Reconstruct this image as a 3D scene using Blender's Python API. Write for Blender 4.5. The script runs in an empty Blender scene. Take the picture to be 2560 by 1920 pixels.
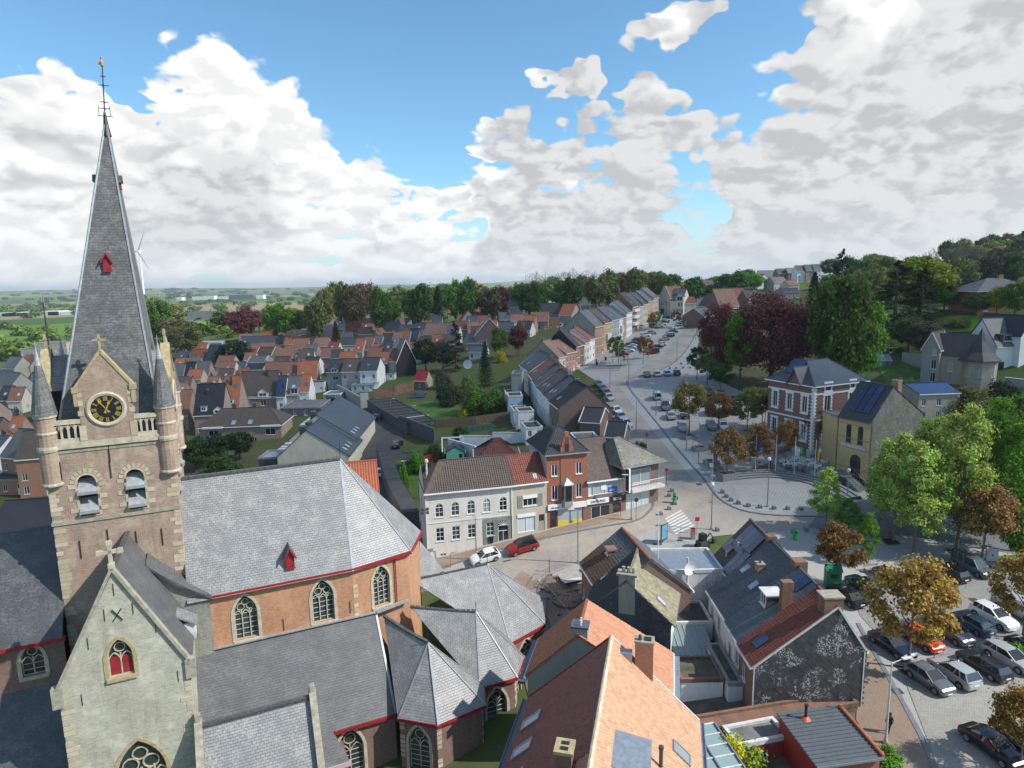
import bpy,math,random
import numpy as np
from mathutils import Vector,Matrix
from mathutils.geometry import tessellate_polygon,delaunay_2d_cdt
random.seed(7);RNG=np.random.default_rng(11)
SC=bpy.context.scene;COL=SC.collection
rad=math.radians
# ------------------------------------------------------------------ camera
FPX,PITCH,ROLL=1600.0,rad(9.0),0.02
CAM=np.array([0,0,36.0])
FW=np.array([0,math.cos(PITCH),-math.sin(PITCH)]);RT=np.array([1.0,0,0]);UPV=np.array([0,math.sin(PITCH),math.cos(PITCH)])
RR=RT*math.cos(ROLL)-UPV*math.sin(ROLL);UU=UPV*math.cos(ROLL)+RT*math.sin(ROLL)
cd=bpy.data.cameras.new('camera');cam=bpy.data.objects.new('camera',cd);COL.objects.link(cam)
cd.sensor_width=36.0;cd.lens=36.0*FPX/2560;cd.clip_end=40000;cd.clip_start=0.5
cam.matrix_world=Matrix(((RR[0],UU[0],-FW[0],CAM[0]),(RR[1],UU[1],-FW[1],CAM[1]),(RR[2],UU[2],-FW[2],CAM[2]),(0,0,0,1)))
SC.camera=cam
# ------------------------------------------------------------------ light, sky, exposure
SUN_AZ,SUN_EL=rad(105),rad(42)
sd=Vector((math.cos(SUN_EL)*math.sin(SUN_AZ),math.cos(SUN_EL)*math.cos(SUN_AZ),math.sin(SUN_EL)))
sl=bpy.data.lights.new('sun','SUN');sl.energy=3.7;sl.angle=rad(0.55);sl.color=(1,.955,.88)
so=bpy.data.objects.new('sun',sl);COL.objects.link(so);so.location=(60,-40,120)
so.rotation_euler=(-sd).to_track_quat('-Z','Y').to_euler()
vs=SC.view_settings;vs.view_transform='Standard';vs.look='None';vs.exposure=0.72;vs.gamma=1.0;vs.use_curve_mapping=False
SC.cycles.max_bounces=5;SC.cycles.diffuse_bounces=2;SC.cycles.glossy_bounces=2;SC.cycles.transmission_bounces=3;SC.cycles.transparent_max_bounces=6
SC.cycles.use_denoising=True
ORDW='zeroth first second third fourth fifth sixth seventh eighth ninth tenth eleventh twelfth thirteenth fourteenth fifteenth sixteenth seventeenth eighteenth nineteenth twentieth'.split()
def ordw(n):return ORDW[n]if n<=20 else{2:'twenty',3:'thirty',4:'forty',5:'fifty',6:'sixty',7:'seventy'}[n//10]+('-'+ORDW[n%10]if n%10 else 'th')
def raydir(x,y):
 d=FW*FPX+(x-1280)*RR-(y-960)*UU
 return d/np.linalg.norm(d)
class NT:
 """small helper for node trees"""
 def __init__(s,tree):s.t=tree;s.n=tree.nodes;s.l=tree.links
 def new(s,typ,**kw):
  n=s.n.new(typ)
  for k,v in kw.items():
   if k.startswith('i_'):
    key=k[2:];key=int(key)if key.isdigit()else key.replace('_',' ')
    s.put(n.inputs[key],v)
   else:setattr(n,k,v)
  return n
 def put(s,sock,v):
  if isinstance(v,bpy.types.NodeSocket):s.l.new(v,sock)
  elif isinstance(v,bpy.types.Node):s.l.new(v.outputs[0],sock)
  else:sock.default_value=v
 def math(s,op,a,b=None,c=None,clamp=False):
  n=s.n.new('ShaderNodeMath');n.operation=op;n.use_clamp=clamp
  s.put(n.inputs[0],a)
  if b is not None:s.put(n.inputs[1],b)
  if c is not None:s.put(n.inputs[2],c)
  return n.outputs[0]
 def vmath(s,op,a,b=None,out=0):
  n=s.n.new('ShaderNodeVectorMath');n.operation=op
  s.put(n.inputs[0],a)
  if b is not None:
   s.put(n.inputs[3]if op=='SCALE' else n.inputs[1],b)
  return n.outputs[out]
 def mix(s,fac,a,b,mode='MIX'):
  n=s.n.new('ShaderNodeMix');n.data_type='RGBA';n.blend_type=mode
  s.put(n.inputs[0],fac);s.put(n.inputs[6],a);s.put(n.inputs[7],b)
  return n.outputs[2]
 def mr(s,v,a,b,c=0.0,d=1.0,smooth=False):
  n=s.n.new('ShaderNodeMapRange');n.interpolation_type='SMOOTHSTEP' if smooth else 'LINEAR'
  s.put(n.inputs[0],v);s.put(n.inputs[1],a);s.put(n.inputs[2],b);s.put(n.inputs[3],c);s.put(n.inputs[4],d)
  return n.outputs[0]
 def noise(s,vec,scale,detail=4,rough=.55,dist=0.0,out=0):
  n=s.n.new('ShaderNodeTexNoise');s.put(n.inputs['Vector'],vec);n.inputs['Scale'].default_value=scale
  n.inputs['Detail'].default_value=detail;n.inputs['Roughness'].default_value=rough;n.inputs['Distortion'].default_value=dist
  return n.outputs[out]
def C4(c):return(c[0],c[1],c[2],1)
wd=bpy.data.worlds.new('World');SC.world=wd;wd.use_nodes=True
nt=NT(wd.node_tree);nt.n.clear()
sky=nt.new('ShaderNodeTexSky',sky_type='NISHITA',sun_disc=False,sun_elevation=SUN_EL,sun_rotation=SUN_AZ,altitude=50.0,air_density=1.0,dust_density=.6,ozone_density=2.2)
tc=nt.new('ShaderNodeTexCoord');dv=nt.vmath('NORMALIZE',tc.outputs['Generated'])
# cumulus field in direction space (clouds shrink towards the horizon); blobs give the big towers and the blue gaps of the photograph
sep=nt.new('ShaderNodeSeparateXYZ',i_0=dv);zc=nt.math('MAXIMUM',sep.outputs[2],0.0)
den=nt.math('ADD',zc,0.75);lay=nt.vmath('SCALE',nt.vmath('MULTIPLY',dv,(1.25,1.25,1.9)),nt.math('DIVIDE',1.0,den))
BLOBS=[(470,330,15,.20),(640,150,9,.16),(760,440,12,.17),(960,600,10,.14),(40,260,13,.20),(60,520,12,.14),(300,560,14,.14),(1060,300,5,.14),(1180,560,8,.10),(1330,330,9,.25),(1560,270,9,.24),(1420,170,6,.12),(1450,480,12,.22),(1720,330,9,.15),(2330,130,18,.24),(2250,400,15,.18),(2480,300,14,.16),(1900,600,10,.14),(2000,470,9,.12),(760,90,3,.10),(1480,190,7,.16),(1650,230,8,.19),(1790,310,6,.12),(1350,580,10,.14),(1620,640,9,.12),(1290,250,6,.12),(1180,10,17,-.30),(800,-60,13,-.26),(430,-80,12,-.22),(1560,-20,14,-.22),(860,300,4,-.08),(1720,60,8,-.20),(980,170,8,-.20),(1110,420,5,-.16),(1700,570,7,-.20),(1960,320,6,-.24),(1190,190,6,-.16),(190,60,8,-.28),(180,340,4,-.20),(640,-400,25,-.10),(1700,-400,25,-.12),(1130,480,4,-.12)]
def puffs(vec,sc,det=1):return nt.math('ABSOLUTE',nt.math('MULTIPLY_ADD',nt.noise(vec,sc,det,.5),2.0,-1.0))
def low(vec,dirv):
 d=nt.math('MULTIPLY',nt.noise(vec,2.4,2,.5),.55)
 for(px,py,rdeg,amp)in BLOBS:
  v=raydir(px,py);ca=nt.vmath('DOT_PRODUCT',dirv,tuple(v),out=1)
  d=nt.math('ADD',d,nt.mr(ca,math.cos(rad(rdeg)),math.cos(rad(rdeg*.2)),0.0,amp,smooth=True))
 return d
def fine(vec):return nt.math('ADD',nt.math('MULTIPLY',puffs(vec,7.0),.40),nt.math('MULTIPLY',puffs(vec,18.0,3),.23))
warp=nt.vmath('SCALE',nt.vmath('SUBTRACT',nt.noise(lay,5.0,3,.55,out=1),(.5,.5,.5)),.07)
dvw=nt.vmath('ADD',dv,warp);layw=nt.vmath('ADD',nt.vmath('ADD',lay,(3.1,7.7,0)),nt.vmath('SCALE',warp,.7))
lo=low(layw,dvw);fi=fine(layw);dn=nt.math('ADD',lo,fi)
# the same field nearer the sun and higher up: where that is thick the cloud is grey underneath, where the billow falls off it is shaded
lo2=low(nt.vmath('ADD',layw,(.06,-.03,.20)),nt.vmath('ADD',dvw,(.035,-.01,.075)));fi2=fine(nt.vmath('ADD',layw,(.014,-.008,.030)))
thr=nt.mr(zc,0.0,.25,.35,.42)
cov=nt.mr(nt.math('SUBTRACT',dn,thr),0.0,.08,0,1,smooth=True)
shade=nt.math('ADD',nt.mr(nt.math('SUBTRACT',lo2,thr),-.10,.20,0,.52,smooth=True),nt.mr(nt.math('SUBTRACT',fi2,fi),-.06,.08,0,.36,smooth=True),clamp=True)
lit=nt.mix(shade,(1.0,.99,.975,1),(.44,.455,.475,1))
hz=nt.mr(zc,0.0,.16,1,0,smooth=True)
lit=nt.mix(nt.math('MULTIPLY',hz,.45),lit,(.66,.72,.77,1))
cl=nt.vmath('SCALE',lit,6.9)
skyc=nt.mix(1.0,sky.outputs[0],(.80,1.10,1.16,1),'MULTIPLY');skyc=nt.mix(nt.math('MULTIPLY',hz,.6),skyc,(4.3,5.0,5.6,1))
mixd=nt.mix(cov,skyc,cl)
bg=nt.new('ShaderNodeBackground',i_0=mixd,i_1=0.1)
nt.l.new(bg.outputs[0],nt.new('ShaderNodeOutputWorld').inputs[0])
wd.cycles.sampling_method='MANUAL';wd.cycles.sample_map_resolution=256
# ------------------------------------------------------------------ terrain
TPX=[(1400,1560,-3),(1330,1650,-4.5),(1068,1400,-.8),(1283,1345,.7),(1180,1440,-1.6),(1640,1290,2.2),(1560,1350,1.3),(2216,1835,-.6),(2300,1650,-.5),(2520,1600,-.3),(2150,1450,.5),(2450,1400,.7),(1880,1220,3.2),(1700,1180,3.6),(1680,1049,6.5),(1680,947,9.6),(1633,887,12.2),(1700,826,16),(1740,785,20),(2000,1125,5),(2160,1085,6),(2110,1220,3.6),(2320,960,9.5),(2500,925,13),(2470,765,27),(2330,795,21),(30,1060,-2),(935,1055,.8),(1150,1000,3.2),(700,1010,0),(800,900,3),(950,806,11),(500,840,1.5),(1350,800,15),(1550,760,21),(2060,780,20),(1600,1700,-2.5),(1900,1850,-1.5),(1500,1880,-3),(1050,1250,-.3),(850,1180,-1),(1930,700,34),(2540,640,46),(1300,1080,3),(1700,740,25)]
TW=[]
for x,y,z in TPX:
 d=raydir(x,y);k=(z-CAM[2])/d[2];TW.append(CAM+d*k)
TW+=[np.array(q,float)for q in((-36,45,-8),(-20,40,-8),(-14,58,-7),(0,64,-5),(-60,40,-8),(-60,80,-7),(-100,60,-6),(0,10,-6),(60,10,-2),(120,60,2),(-100,200,-4),(-150,300,-3),(-250,250,-6),(-300,450,-6),(0,600,10),(-150,550,4),(150,650,20),(300,650,30),(420,450,48),(420,250,40),(300,150,24),(200,60,8),(-250,60,-8),(-200,-20,-9),(200,-20,4),(260,400,36),(330,330,40))]
TW=np.array(TW)
def _phi(r2):return.5*r2*np.log(r2+1e-6)
_n=len(TW);_xy=TW[:,:2]/100.0
_K=_phi(((_xy[:,None]-_xy[None])**2).sum(-1))+np.eye(_n)*.02
_A=np.zeros((_n+3,_n+3));_A[:_n,:_n]=_K;_A[:_n,_n]=1;_A[:_n,_n+1:]=_xy;_A[_n,:_n]=1;_A[_n+1:,:_n]=_xy.T
_w=np.linalg.solve(_A,np.r_[TW[:,2],0,0,0])
def _farz(x,y):
 r=np.hypot(x,y);az=np.arctan2(x,y)
 hill=np.clip((r-3000)/5500,0,1)**1.3*(52+14*np.sin(az*9+1)+9*np.sin(az*23)+5*np.sin(az*51))
 right=np.clip((az-.35)/.5,0,1)*40*np.exp(-((r-900)/900)**2)
 return-9+hill+right
def TZ(x,y):
 x=np.atleast_1d(np.asarray(x,float));y=np.atleast_1d(np.asarray(y,float))
 q=np.stack([x,y],-1).reshape(-1,2)/100.0
 z=np.empty(len(q))
 for i in range(0,len(q),4000):
  qq=q[i:i+4000]
  z[i:i+4000]=_phi(((qq[:,None]-_xy[None])**2).sum(-1))@_w[:_n]+_w[_n]+qq@_w[_n+1:]
 z=z.reshape(x.shape)
 r=np.hypot(x,y-150);t=np.clip((r-420)/350,0,1);t=t*t*(3-2*t)
 return np.clip(z,-14,52)*(1-t)+_farz(x,y)*t
def tz(x,y):return float(TZ(x,y)[0])
def gh(px,py,h=0.0):
 """point where the line of sight through a photo pixel meets the ground raised by h"""
 d=raydir(px,py);k=np.concatenate([np.linspace(25,300,700),np.linspace(300,900,500)])
 P=CAM+k[:,None]*d;e=P[:,2]-TZ(P[:,0],P[:,1])-h
 i=np.argmax(e<0)
 if e[i]>=0:i=len(k)-1
 if i>0 and e[i]<0:t=e[i-1]/(e[i-1]-e[i]);kk=k[i-1]+t*(k[i]-k[i-1])
 else:kk=k[i]
 return Vector(CAM+kk*d)
def G(px,py):return gh(px,py,0.0)
def AZ(px,py,z):d=raydir(px,py);return Vector(CAM+d*((z-CAM[2])/d[2]))
def AY(px,py,Y):d=raydir(px,py);return Vector(CAM+d*(Y/d[1]))
# ------------------------------------------------------------------ mesh builder
class MB:
 def __init__(s):s.v=[];s.f=[];s.uv=[];s.mi=[]
 def poly(s,pts,uvs=None,m=0):
  n=len(s.v);pts=[Vector(p)for p in pts];s.v+=pts;s.f.append(list(range(n,n+len(pts))));s.mi.append(m)
  if uvs is None:
   nr=Vector((0,0,0))
   for i in range(len(pts)):nr+=(pts[i]-pts[0]).cross(pts[(i+1)%len(pts)]-pts[0])
   if nr.length>1e-9:nr.normalize()
   else:nr=Vector((0,0,1))
   if abs(nr.z)>.97:U=Vector((1,0,0));V=Vector((0,1,0))
   else:U=Vector((0,0,1)).cross(nr).normalized();V=nr.cross(U)
   uvs=[(p.dot(U),p.dot(V))for p in pts]
  s.uv+=uvs
  return s
 def obox(s,o,X,Y,Z,m=0):
  o,X,Y,Z=Vector(o),Vector(X),Vector(Y),Vector(Z)
  c=[o,o+X,o+X+Y,o+Y,o+Z,o+X+Z,o+X+Y+Z,o+Y+Z]
  if X.cross(Y).dot(Z)<0:c=[c[3],c[2],c[1],c[0],c[7],c[6],c[5],c[4]]
  for q in((3,2,1,0),(4,5,6,7),(0,1,5,4),(1,2,6,5),(2,3,7,6),(3,0,4,7)):s.poly([c[i]for i in q],None,m)
  return s
 def box(s,x0,y0,z0,x1,y1,z1,m=0):return s.obox((x0,y0,z0),(x1-x0,0,0),(0,y1-y0,0),(0,0,z1-z0),m)
 def bar(s,p,q,w,h=None,m=0,up=(0,0,1)):
  p,q=Vector(p),Vector(q);h=h or w;d=(q-p)
  if d.length<1e-6:return s
  u=Vector(up)
  if abs(d.normalized().dot(u))>.98:u=Vector((1,0,0))
  r=d.cross(u).normalized();u2=r.cross(d).normalized()
  return s.obox(p-r*w/2-u2*h/2,r*w,d,u2*h,m)
 def ring(s,rings,m=0,cap0=True,cap1=True,closed=True):
  """loft through rings of equal length"""
  n=len(rings[0])
  for a,b in zip(rings[:-1],rings[1:]):
   for i in range(n if closed else n-1):
    j=(i+1)%n;s.poly([a[i],a[j],b[j],b[i]],None,m)
  if cap0:s.poly(list(reversed(rings[0])),None,m)
  if cap1:s.poly(rings[-1],None,m)
  return s
 def cyl(s,p,q,r0,r1=None,n=10,m=0,caps=True):
  p,q=Vector(p),Vector(q);r1=r0 if r1 is None else r1;d=(q-p).normalized()
  u=Vector((1,0,0))if abs(d.z)>.9 else Vector((0,0,1));a=d.cross(u).normalized();b=d.cross(a)
  R0=[p+(a*math.cos(t)+b*math.sin(t))*r0 for t in[-2*math.pi*i/n for i in range(n)]]
  R1=[q+(a*math.cos(t)+b*math.sin(t))*r1 for t in[-2*math.pi*i/n for i in range(n)]]
  R0 .reverse();R1 .reverse()
  return s.ring([R0,R1],m,caps,caps and r1>1e-4)
 def lathe(s,c,prof,n=12,m=0,ph=0.0):
  c=Vector(c)
  rs=[[c+Vector((r*math.cos(ph+2*math.pi*i/n),r*math.sin(ph+2*math.pi*i/n),z))for i in range(n)]for r,z in prof]
  return s.ring(rs,m,prof[0][0]>1e-4,prof[-1][0]>1e-4)
 def prism(s,pts,N,m=0,m2=None):
  """extrude planar polygon (front face) backwards by vector N"""
  pts=[Vector(p)for p in pts];N=Vector(N);m2=m if m2 is None else m2
  s.poly(pts,None,m);bk=[p+N for p in pts];s.poly(list(reversed(bk)),None,m2)
  for i in range(len(pts)):
   j=(i+1)%len(pts);s.poly([pts[j],pts[i],bk[i],bk[j]],None,m2)
  return s
 def mesh(s,name,mats,smooth=False):
  me=bpy.data.meshes.new(name);me.from_pydata(s.v,[],s.f)
  uvl=me.uv_layers.new(name='UVMap');uvl.data.foreach_set('uv',np.array(s.uv,dtype=np.float32).ravel())
  for mm in(mats if isinstance(mats,(list,tuple))else[mats]):me.materials.append(mm)
  if any(s.mi):me.polygons.foreach_set('material_index',s.mi)
  if smooth:me.polygons.foreach_set('use_smooth',[True]*len(s.f))
  me.update();return me
 def build(s,name,mats,parent=None,smooth=False,weld=False):
  me=s.mesh(name,mats,smooth)
  return link(name,me,parent)
def link(name,me,parent=None,M=None,label=None):
 o=bpy.data.objects.new(name,me);COL.objects.link(o)
 if parent is not None:o.parent=parent
 if M is not None:o.matrix_basis=M
 if label:o['label']=label
 return o
def empty(name,loc=(0,0,0),rz=0.0):
 o=bpy.data.objects.new(name,None);COL.objects.link(o);o.location=loc;o.rotation_euler=(0,0,rz);o.empty_display_size=.3
 return o
def tag(o,label=None,cat=None,group=None,kind=None):
 if label:o['label']=label
 if cat:o['category']=cat
 if group:o['group']=group
 if kind:o['kind']=kind
 return o
def thing(name,label,cat,loc=(0,0,0),rz=0.0,group=None):return tag(empty(name,loc,rz),label,cat,group)
def copy_tree(o,parent=None):
 c=o.copy();COL.objects.link(c);c.parent=parent
 for ch in o.children:copy_tree(ch,c)
 return c
def panel(mb,O,U,N,outer,holes=(),reveal=.15,m=0,mr=None):
 """vertical wall polygon with openings; outer/holes in (u, v) metres, N points outwards"""
 O,U,N=Vector(O),Vector(U),Vector(N);Z=Vector((0,0,1));mr=m if mr is None else mr
 P=lambda q:O+U*q[0]+Z*q[1]
 loops=[[Vector((q[0],q[1],0))for q in outer]]+[[Vector((q[0],q[1],0))for q in h]for h in holes]
 flat_=[q for l in loops for q in l]
 for t in tessellate_polygon(loops):
  a,b,c=[flat_[i]for i in t]
  if(b-a).cross(c-a).z<0:b,c=c,b
  q=[a,b,c]
  if U.cross(Z).dot(N)<0:q.reverse()
  mb.poly([P(k)for k in q],[(k.x,k.y)for k in q],m)
 for h in holes:
  n=len(h)
  ar=sum(h[i][0]*h[(i+1)%n][1]-h[(i+1)%n][0]*h[i][1]for i in range(n))
  hh=h if ar>0 else list(reversed(h))
  for i in range(n):
   a,b=P(hh[i]),P(hh[(i+1)%n]);mb.poly([b,a,a-N*reveal,b-N*reveal],None,mr)
def rect(cx,z,w,h):return[(cx-w/2,z),(cx+w/2,z),(cx+w/2,z+h),(cx-w/2,z+h)]
def archpts(cx,z,w,h,pointed=True,n=7):
 """window outline with its springing at h-rise"""
 pts=[(cx-w/2,z),(cx+w/2,z)]
 if pointed:
  rise=w*.87;zs=z+h-rise
  for i in range(n+1):t=i/n*math.pi/3;pts.append((cx-w/2+w*math.cos(t),zs+w*math.sin(t)))
  for i in range(n-1,-1,-1):t=i/n*math.pi/3;pts.append((cx+w/2-w*math.cos(t),zs+w*math.sin(t)))
 else:
  r=w/2;zs=z+h-r
  for i in range(2*n+1):t=i/(2*n)*math.pi;pts.append((cx+r*math.cos(t),zs+r*math.sin(t)))
 return pts
 # ------------------------------------------------------------------ materials
MT={}
def newmat(name):
 m=bpy.data.materials.new(name);m.use_nodes=True;t=NT(m.node_tree);t.n.clear()
 p=t.new('ShaderNodeBsdfPrincipled');o=t.new('ShaderNodeOutputMaterial');t.l.new(p.outputs[0],o.inputs[0]);MT[name]=m
 return m,t,p,o
def bumpn(t,p,h,strength=.4,dist=.05):
 b=t.new('ShaderNodeBump',i_Strength=strength,i_Distance=dist,i_Height=h);t.l.new(b.outputs[0],p.inputs['Normal'])
def objc(t):return t.new('ShaderNodeTexCoord').outputs['Object']
def uvc(t):return t.new('ShaderNodeTexCoord').outputs['UV']
def plain(name,c,rough=.6,metal=0.0,var=.12,scale=3.0,spec=.5,bump=0.0):
 m,t,p,o=newmat(name);n=t.noise(objc(t),scale,4,.6)
 c2=tuple(max(0,k*(1-var*2))for k in c)
 t.put(p.inputs['Base Color'],t.mix(t.mr(n,.35,.7),C4(c),C4(c2)))
 p.inputs['Roughness'].default_value=rough;p.inputs['Metallic'].default_value=metal;p.inputs['Specular IOR Level'].default_value=spec
 if bump:bumpn(t,p,n,bump,.03)
 return m
def stain(t,col,uv,dark,amt=.5,streak=True):
 """vertical weather streaks and blotches"""
 a=t.noise(t.vmath('MULTIPLY',uv,(1.6,.22,1)),1.3,5,.65)
 b=t.noise(uv,.35,5,.65)
 f=t.math('MULTIPLY',t.mr(t.math('MULTIPLY',a,b),.20,.42,0,1,smooth=True),amt)
 return t.mix(f,col,C4(dark))
def brick(name,c1,c2,mortar,bw=.24,bh=.075,ms=.012,rough=.85,patch=None,dark=(.08,.06,.05),amt=.35,bump=.25):
 m,t,p,o=newmat(name);uv=uvc(t)
 jit=t.vmath('ADD',uv,t.vmath('SCALE',t.vmath('SUBTRACT',t.noise(uv,2.0,2,.5,out=1),(.5,.5,.5)),.03))
 b=t.new('ShaderNodeTexBrick',offset=.5,i_Vector=jit,i_Color1=C4(c1),i_Color2=C4(c2),i_Mortar=C4(mortar),i_Scale=1.0,i_Mortar_Size=ms,i_Mortar_Smooth=.3,i_Bias=0.0,i_Brick_Width=bw,i_Row_Height=bh)
 col=b.outputs[0]
 nz=t.noise(t.vmath('MULTIPLY',uv,(2.2,7.5,1)),1.5,3,.7)
 col=t.mix(t.mr(nz,.42,.72,0,.55),col,C4(tuple(k*.42 for k in c1)))
 if patch:col=t.mix(t.mr(t.noise(uv,.55,5,.7),.48,.66,0,.8,smooth=True),col,C4(patch))
 col=stain(t,col,uv,dark,amt)
 t.put(p.inputs['Base Color'],col);p.inputs['Roughness'].default_value=rough
 bumpn(t,p,t.math('SUBTRACT',nz,b.outputs[1]),bump,.03)
 return m
def stucco(name,c,dark=(.22,.2,.18),amt=.35,rough=.85):
 m,t,p,o=newmat(name);uv=uvc(t);n=t.noise(uv,9.0,4,.6);n2=t.noise(uv,.5,4,.6)
 col=t.mix(t.mr(n2,.35,.7,0,.5),C4(c),C4(tuple(k*.82 for k in c)))
 col=stain(t,col,uv,dark,amt);t.put(p.inputs['Base Color'],col);p.inputs['Roughness'].default_value=rough
 bumpn(t,p,n,.15,.02);return m
def roofm(name,c1,c2,tw=.3,th=.3,gap=(.03,.03,.03),lichen=None,lam=.5,rough=.6,dark=None,bump=.5,big=.35,moss=None,spec=.5,off=.5):
 """courses of slates or tiles laid along the eaves (u) and up the slope (v)"""
 m,t,p,o=newmat(name);uv=uvc(t)
 b=t.new('ShaderNodeTexBrick',offset=off,i_Vector=uv,i_Color1=C4(c1),i_Color2=C4(c2),i_Mortar=C4(gap),i_Scale=1.0,i_Mortar_Size=min(tw,th)*.075,i_Mortar_Smooth=.2,i_Bias=0.0,i_Brick_Width=tw,i_Row_Height=th)
 n=t.noise(uv,big,6,.7);n3=t.noise(uv,5.0,4,.7)
 col=t.mix(t.mr(n,.38,.68,0,.75),b.outputs[0],C4(dark or tuple(k*.5 for k in c1)))
 if lichen:col=t.mix(t.math('MULTIPLY',t.mr(t.math('ADD',t.math('MULTIPLY',n3,.5),t.math('MULTIPLY',t.noise(uv,.8,5,.7),.5)),.46,.64,0,1,smooth=True),lam),col,C4(lichen))
 if moss:col=t.mix(t.mr(t.noise(uv,1.1,6,.75),.55,.68,0,.85,smooth=True),col,C4(moss))
 t.put(p.inputs['Base Color'],col)
 t.put(p.inputs['Roughness'],t.mr(n3,.3,.7,rough-.1,rough+.15));p.inputs['Specular IOR Level'].default_value=spec
 vv=t.new('ShaderNodeSeparateXYZ',i_0=uv).outputs[1]
 saw=t.math('FRACT',t.math('DIVIDE',vv,th));hgt=t.math('SUBTRACT',t.math('MULTIPLY',saw,-.6),t.math('MULTIPLY',b.outputs[1],.5))
 bumpn(t,p,t.math('ADD',hgt,t.math('MULTIPLY',n3,.4)),bump,.04);return m
def cobble(name,c1,c2,size=.14,mortar=(.10,.09,.08),rough=.8,big=(.5,.5,.5),patch=.06,warm=None):
 m,t,p,o=newmat(name);uv=t.new('ShaderNodeTexCoord').outputs['Object']
 b=t.new('ShaderNodeTexBrick',offset=.5,i_Vector=uv,i_Color1=C4(c1),i_Color2=C4(c2),i_Mortar=C4(mortar),i_Scale=1.0,i_Mortar_Size=size*.09,i_Mortar_Smooth=.4,i_Bias=0.0,i_Brick_Width=size*1.35,i_Row_Height=size)
 n=t.noise(uv,patch,6,.65);n2=t.noise(uv,1.2,5,.7)
 col=t.mix(t.mr(n,.38,.66,0,.6),b.outputs[0],C4(tuple(k*.72 for k in c1)))
 if warm:col=t.mix(t.mr(t.noise(uv,patch*2.3,5,.6),.45,.65,0,.7),col,C4(warm))
 col=t.mix(t.mr(n2,.5,.78,0,.45),col,C4(tuple(k*.6 for k in c2)))
 t.put(p.inputs['Base Color'],col);p.inputs['Roughness'].default_value=rough
 bumpn(t,p,t.math('SUBTRACT',n2,b.outputs[1]),.3,.03);return m
 # masonry
brick('church_brick_pale',(.36,.235,.165),(.27,.15,.105),(.42,.39,.33),.30,.095,.014,patch=(.43,.35,.25),amt=.35)
brick('church_brick',(.50,.225,.105),(.36,.145,.075),(.46,.35,.24),.30,.095,.012,patch=(.50,.28,.15),amt=.25)
brick('church_brick_dark',(.22,.11,.08),(.16,.08,.06),(.3,.26,.22),.28,.09,.012,amt=.5)
brick('green_stone',(.44,.42,.335),(.34,.325,.255),(.48,.455,.38),.36,.13,.012,patch=(.52,.49,.40),dark=(.16,.14,.10),amt=.4)
brick('grey_stone_rough',(.27,.27,.23),(.2,.2,.17),(.36,.35,.31),.32,.14,.012,dark=(.10,.10,.085),amt=.7)
plain('cream_stone',(.50,.44,.33),.8,var=.18,scale=2.0,bump=.2)
plain('old_stone',(.36,.33,.26),.85,var=.22,scale=2.5,bump=.3)
plain('ochre_stone',(.42,.34,.19),.85,var=.2,scale=3)
brick('red_brick',(.36,.095,.045),(.29,.07,.035),(.33,.2,.15),amt=.2)
brick('brown_brick',(.20,.105,.075),(.15,.08,.06),(.28,.24,.2),amt=.3)
brick('pink_brick',(.40,.26,.20),(.33,.2,.15),(.42,.38,.33),amt=.25)
brick('villa_brick',(.25,.095,.065),(.2,.08,.06),(.3,.22,.18),amt=.2)
brick('yellow_brick',(.68,.50,.20),(.60,.43,.17),(.5,.42,.28),amt=.15)
brick('orange_brick',(.47,.19,.10),(.40,.16,.09),(.42,.3,.22),amt=.2)
brick('moss_brick',(.26,.10,.06),(.2,.09,.06),(.2,.17,.12),dark=(.06,.06,.03),amt=.9,patch=(.13,.08,.05))
brick('white_brick',(.62,.62,.62),(.58,.58,.58),(.5,.5,.5),amt=.3)
for k,c in dict(white=(.74,.74,.72),offwhite=(.66,.61,.55),cream=(.62,.57,.45),beige=(.48,.43,.34),grey=(.34,.33,.31),darkgrey=(.10,.105,.115),pinkish=(.50,.37,.36),salmon=(.50,.23,.17),sand=(.52,.45,.34),bluewhite=(.55,.60,.66),taupe=(.38,.34,.27),concrete=(.34,.33,.30),ochre=(.50,.33,.15),greywall=(.30,.29,.25),black=(.02,.02,.022),mint=(.22,.60,.42),lilac=(.48,.42,.44),paleblue=(.42,.52,.60)).items():
 stucco('st_'+k,c,dark=tuple(x*.45 for x in c))
stucco('st_dirtywhite',(.70,.69,.66),dark=(.28,.27,.24),amt=.75)
# roofs
roofm('church_slate',(.25,.25,.25),(.195,.195,.197),.34,.22,(.05,.05,.05),lichen=(.40,.40,.385),lam=.5,rough=.5,dark=(.15,.155,.16),spec=.6)
roofm('church_slate_dark',(.075,.08,.088),(.06,.064,.072),.22,.14,(.04,.04,.04),lichen=(.16,.165,.17),lam=.5,rough=.42,spec=.7)
roofm('aisle_slate',(.115,.117,.122),(.085,.087,.091),.34,.22,(.07,.07,.07),lichen=(.165,.165,.165),lam=.5,rough=.5,spec=.6,moss=None)
roofm('spire_slate',(.135,.14,.145),(.085,.089,.093),.34,.22,(.07,.07,.07),lichen=(.26,.26,.245),lam=.55,rough=.6,dark=(.055,.056,.058))
roofm('slate_dark',(.045,.05,.058),(.036,.04,.048),.3,.2,(.02,.02,.02),lichen=(.09,.09,.095),lam=.35,rough=.5)
roofm('slate_black',(.022,.025,.032),(.018,.02,.026),.3,.2,(.01,.01,.01),rough=.42)
roofm('slate_mid',(.13,.135,.14),(.10,.105,.11),.3,.2,(.05,.05,.05),lichen=(.2,.2,.19),lam=.4,rough=.55)
roofm('slate_blue',(.075,.09,.115),(.06,.075,.095),.3,.2,(.03,.03,.04),rough=.45)
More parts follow.
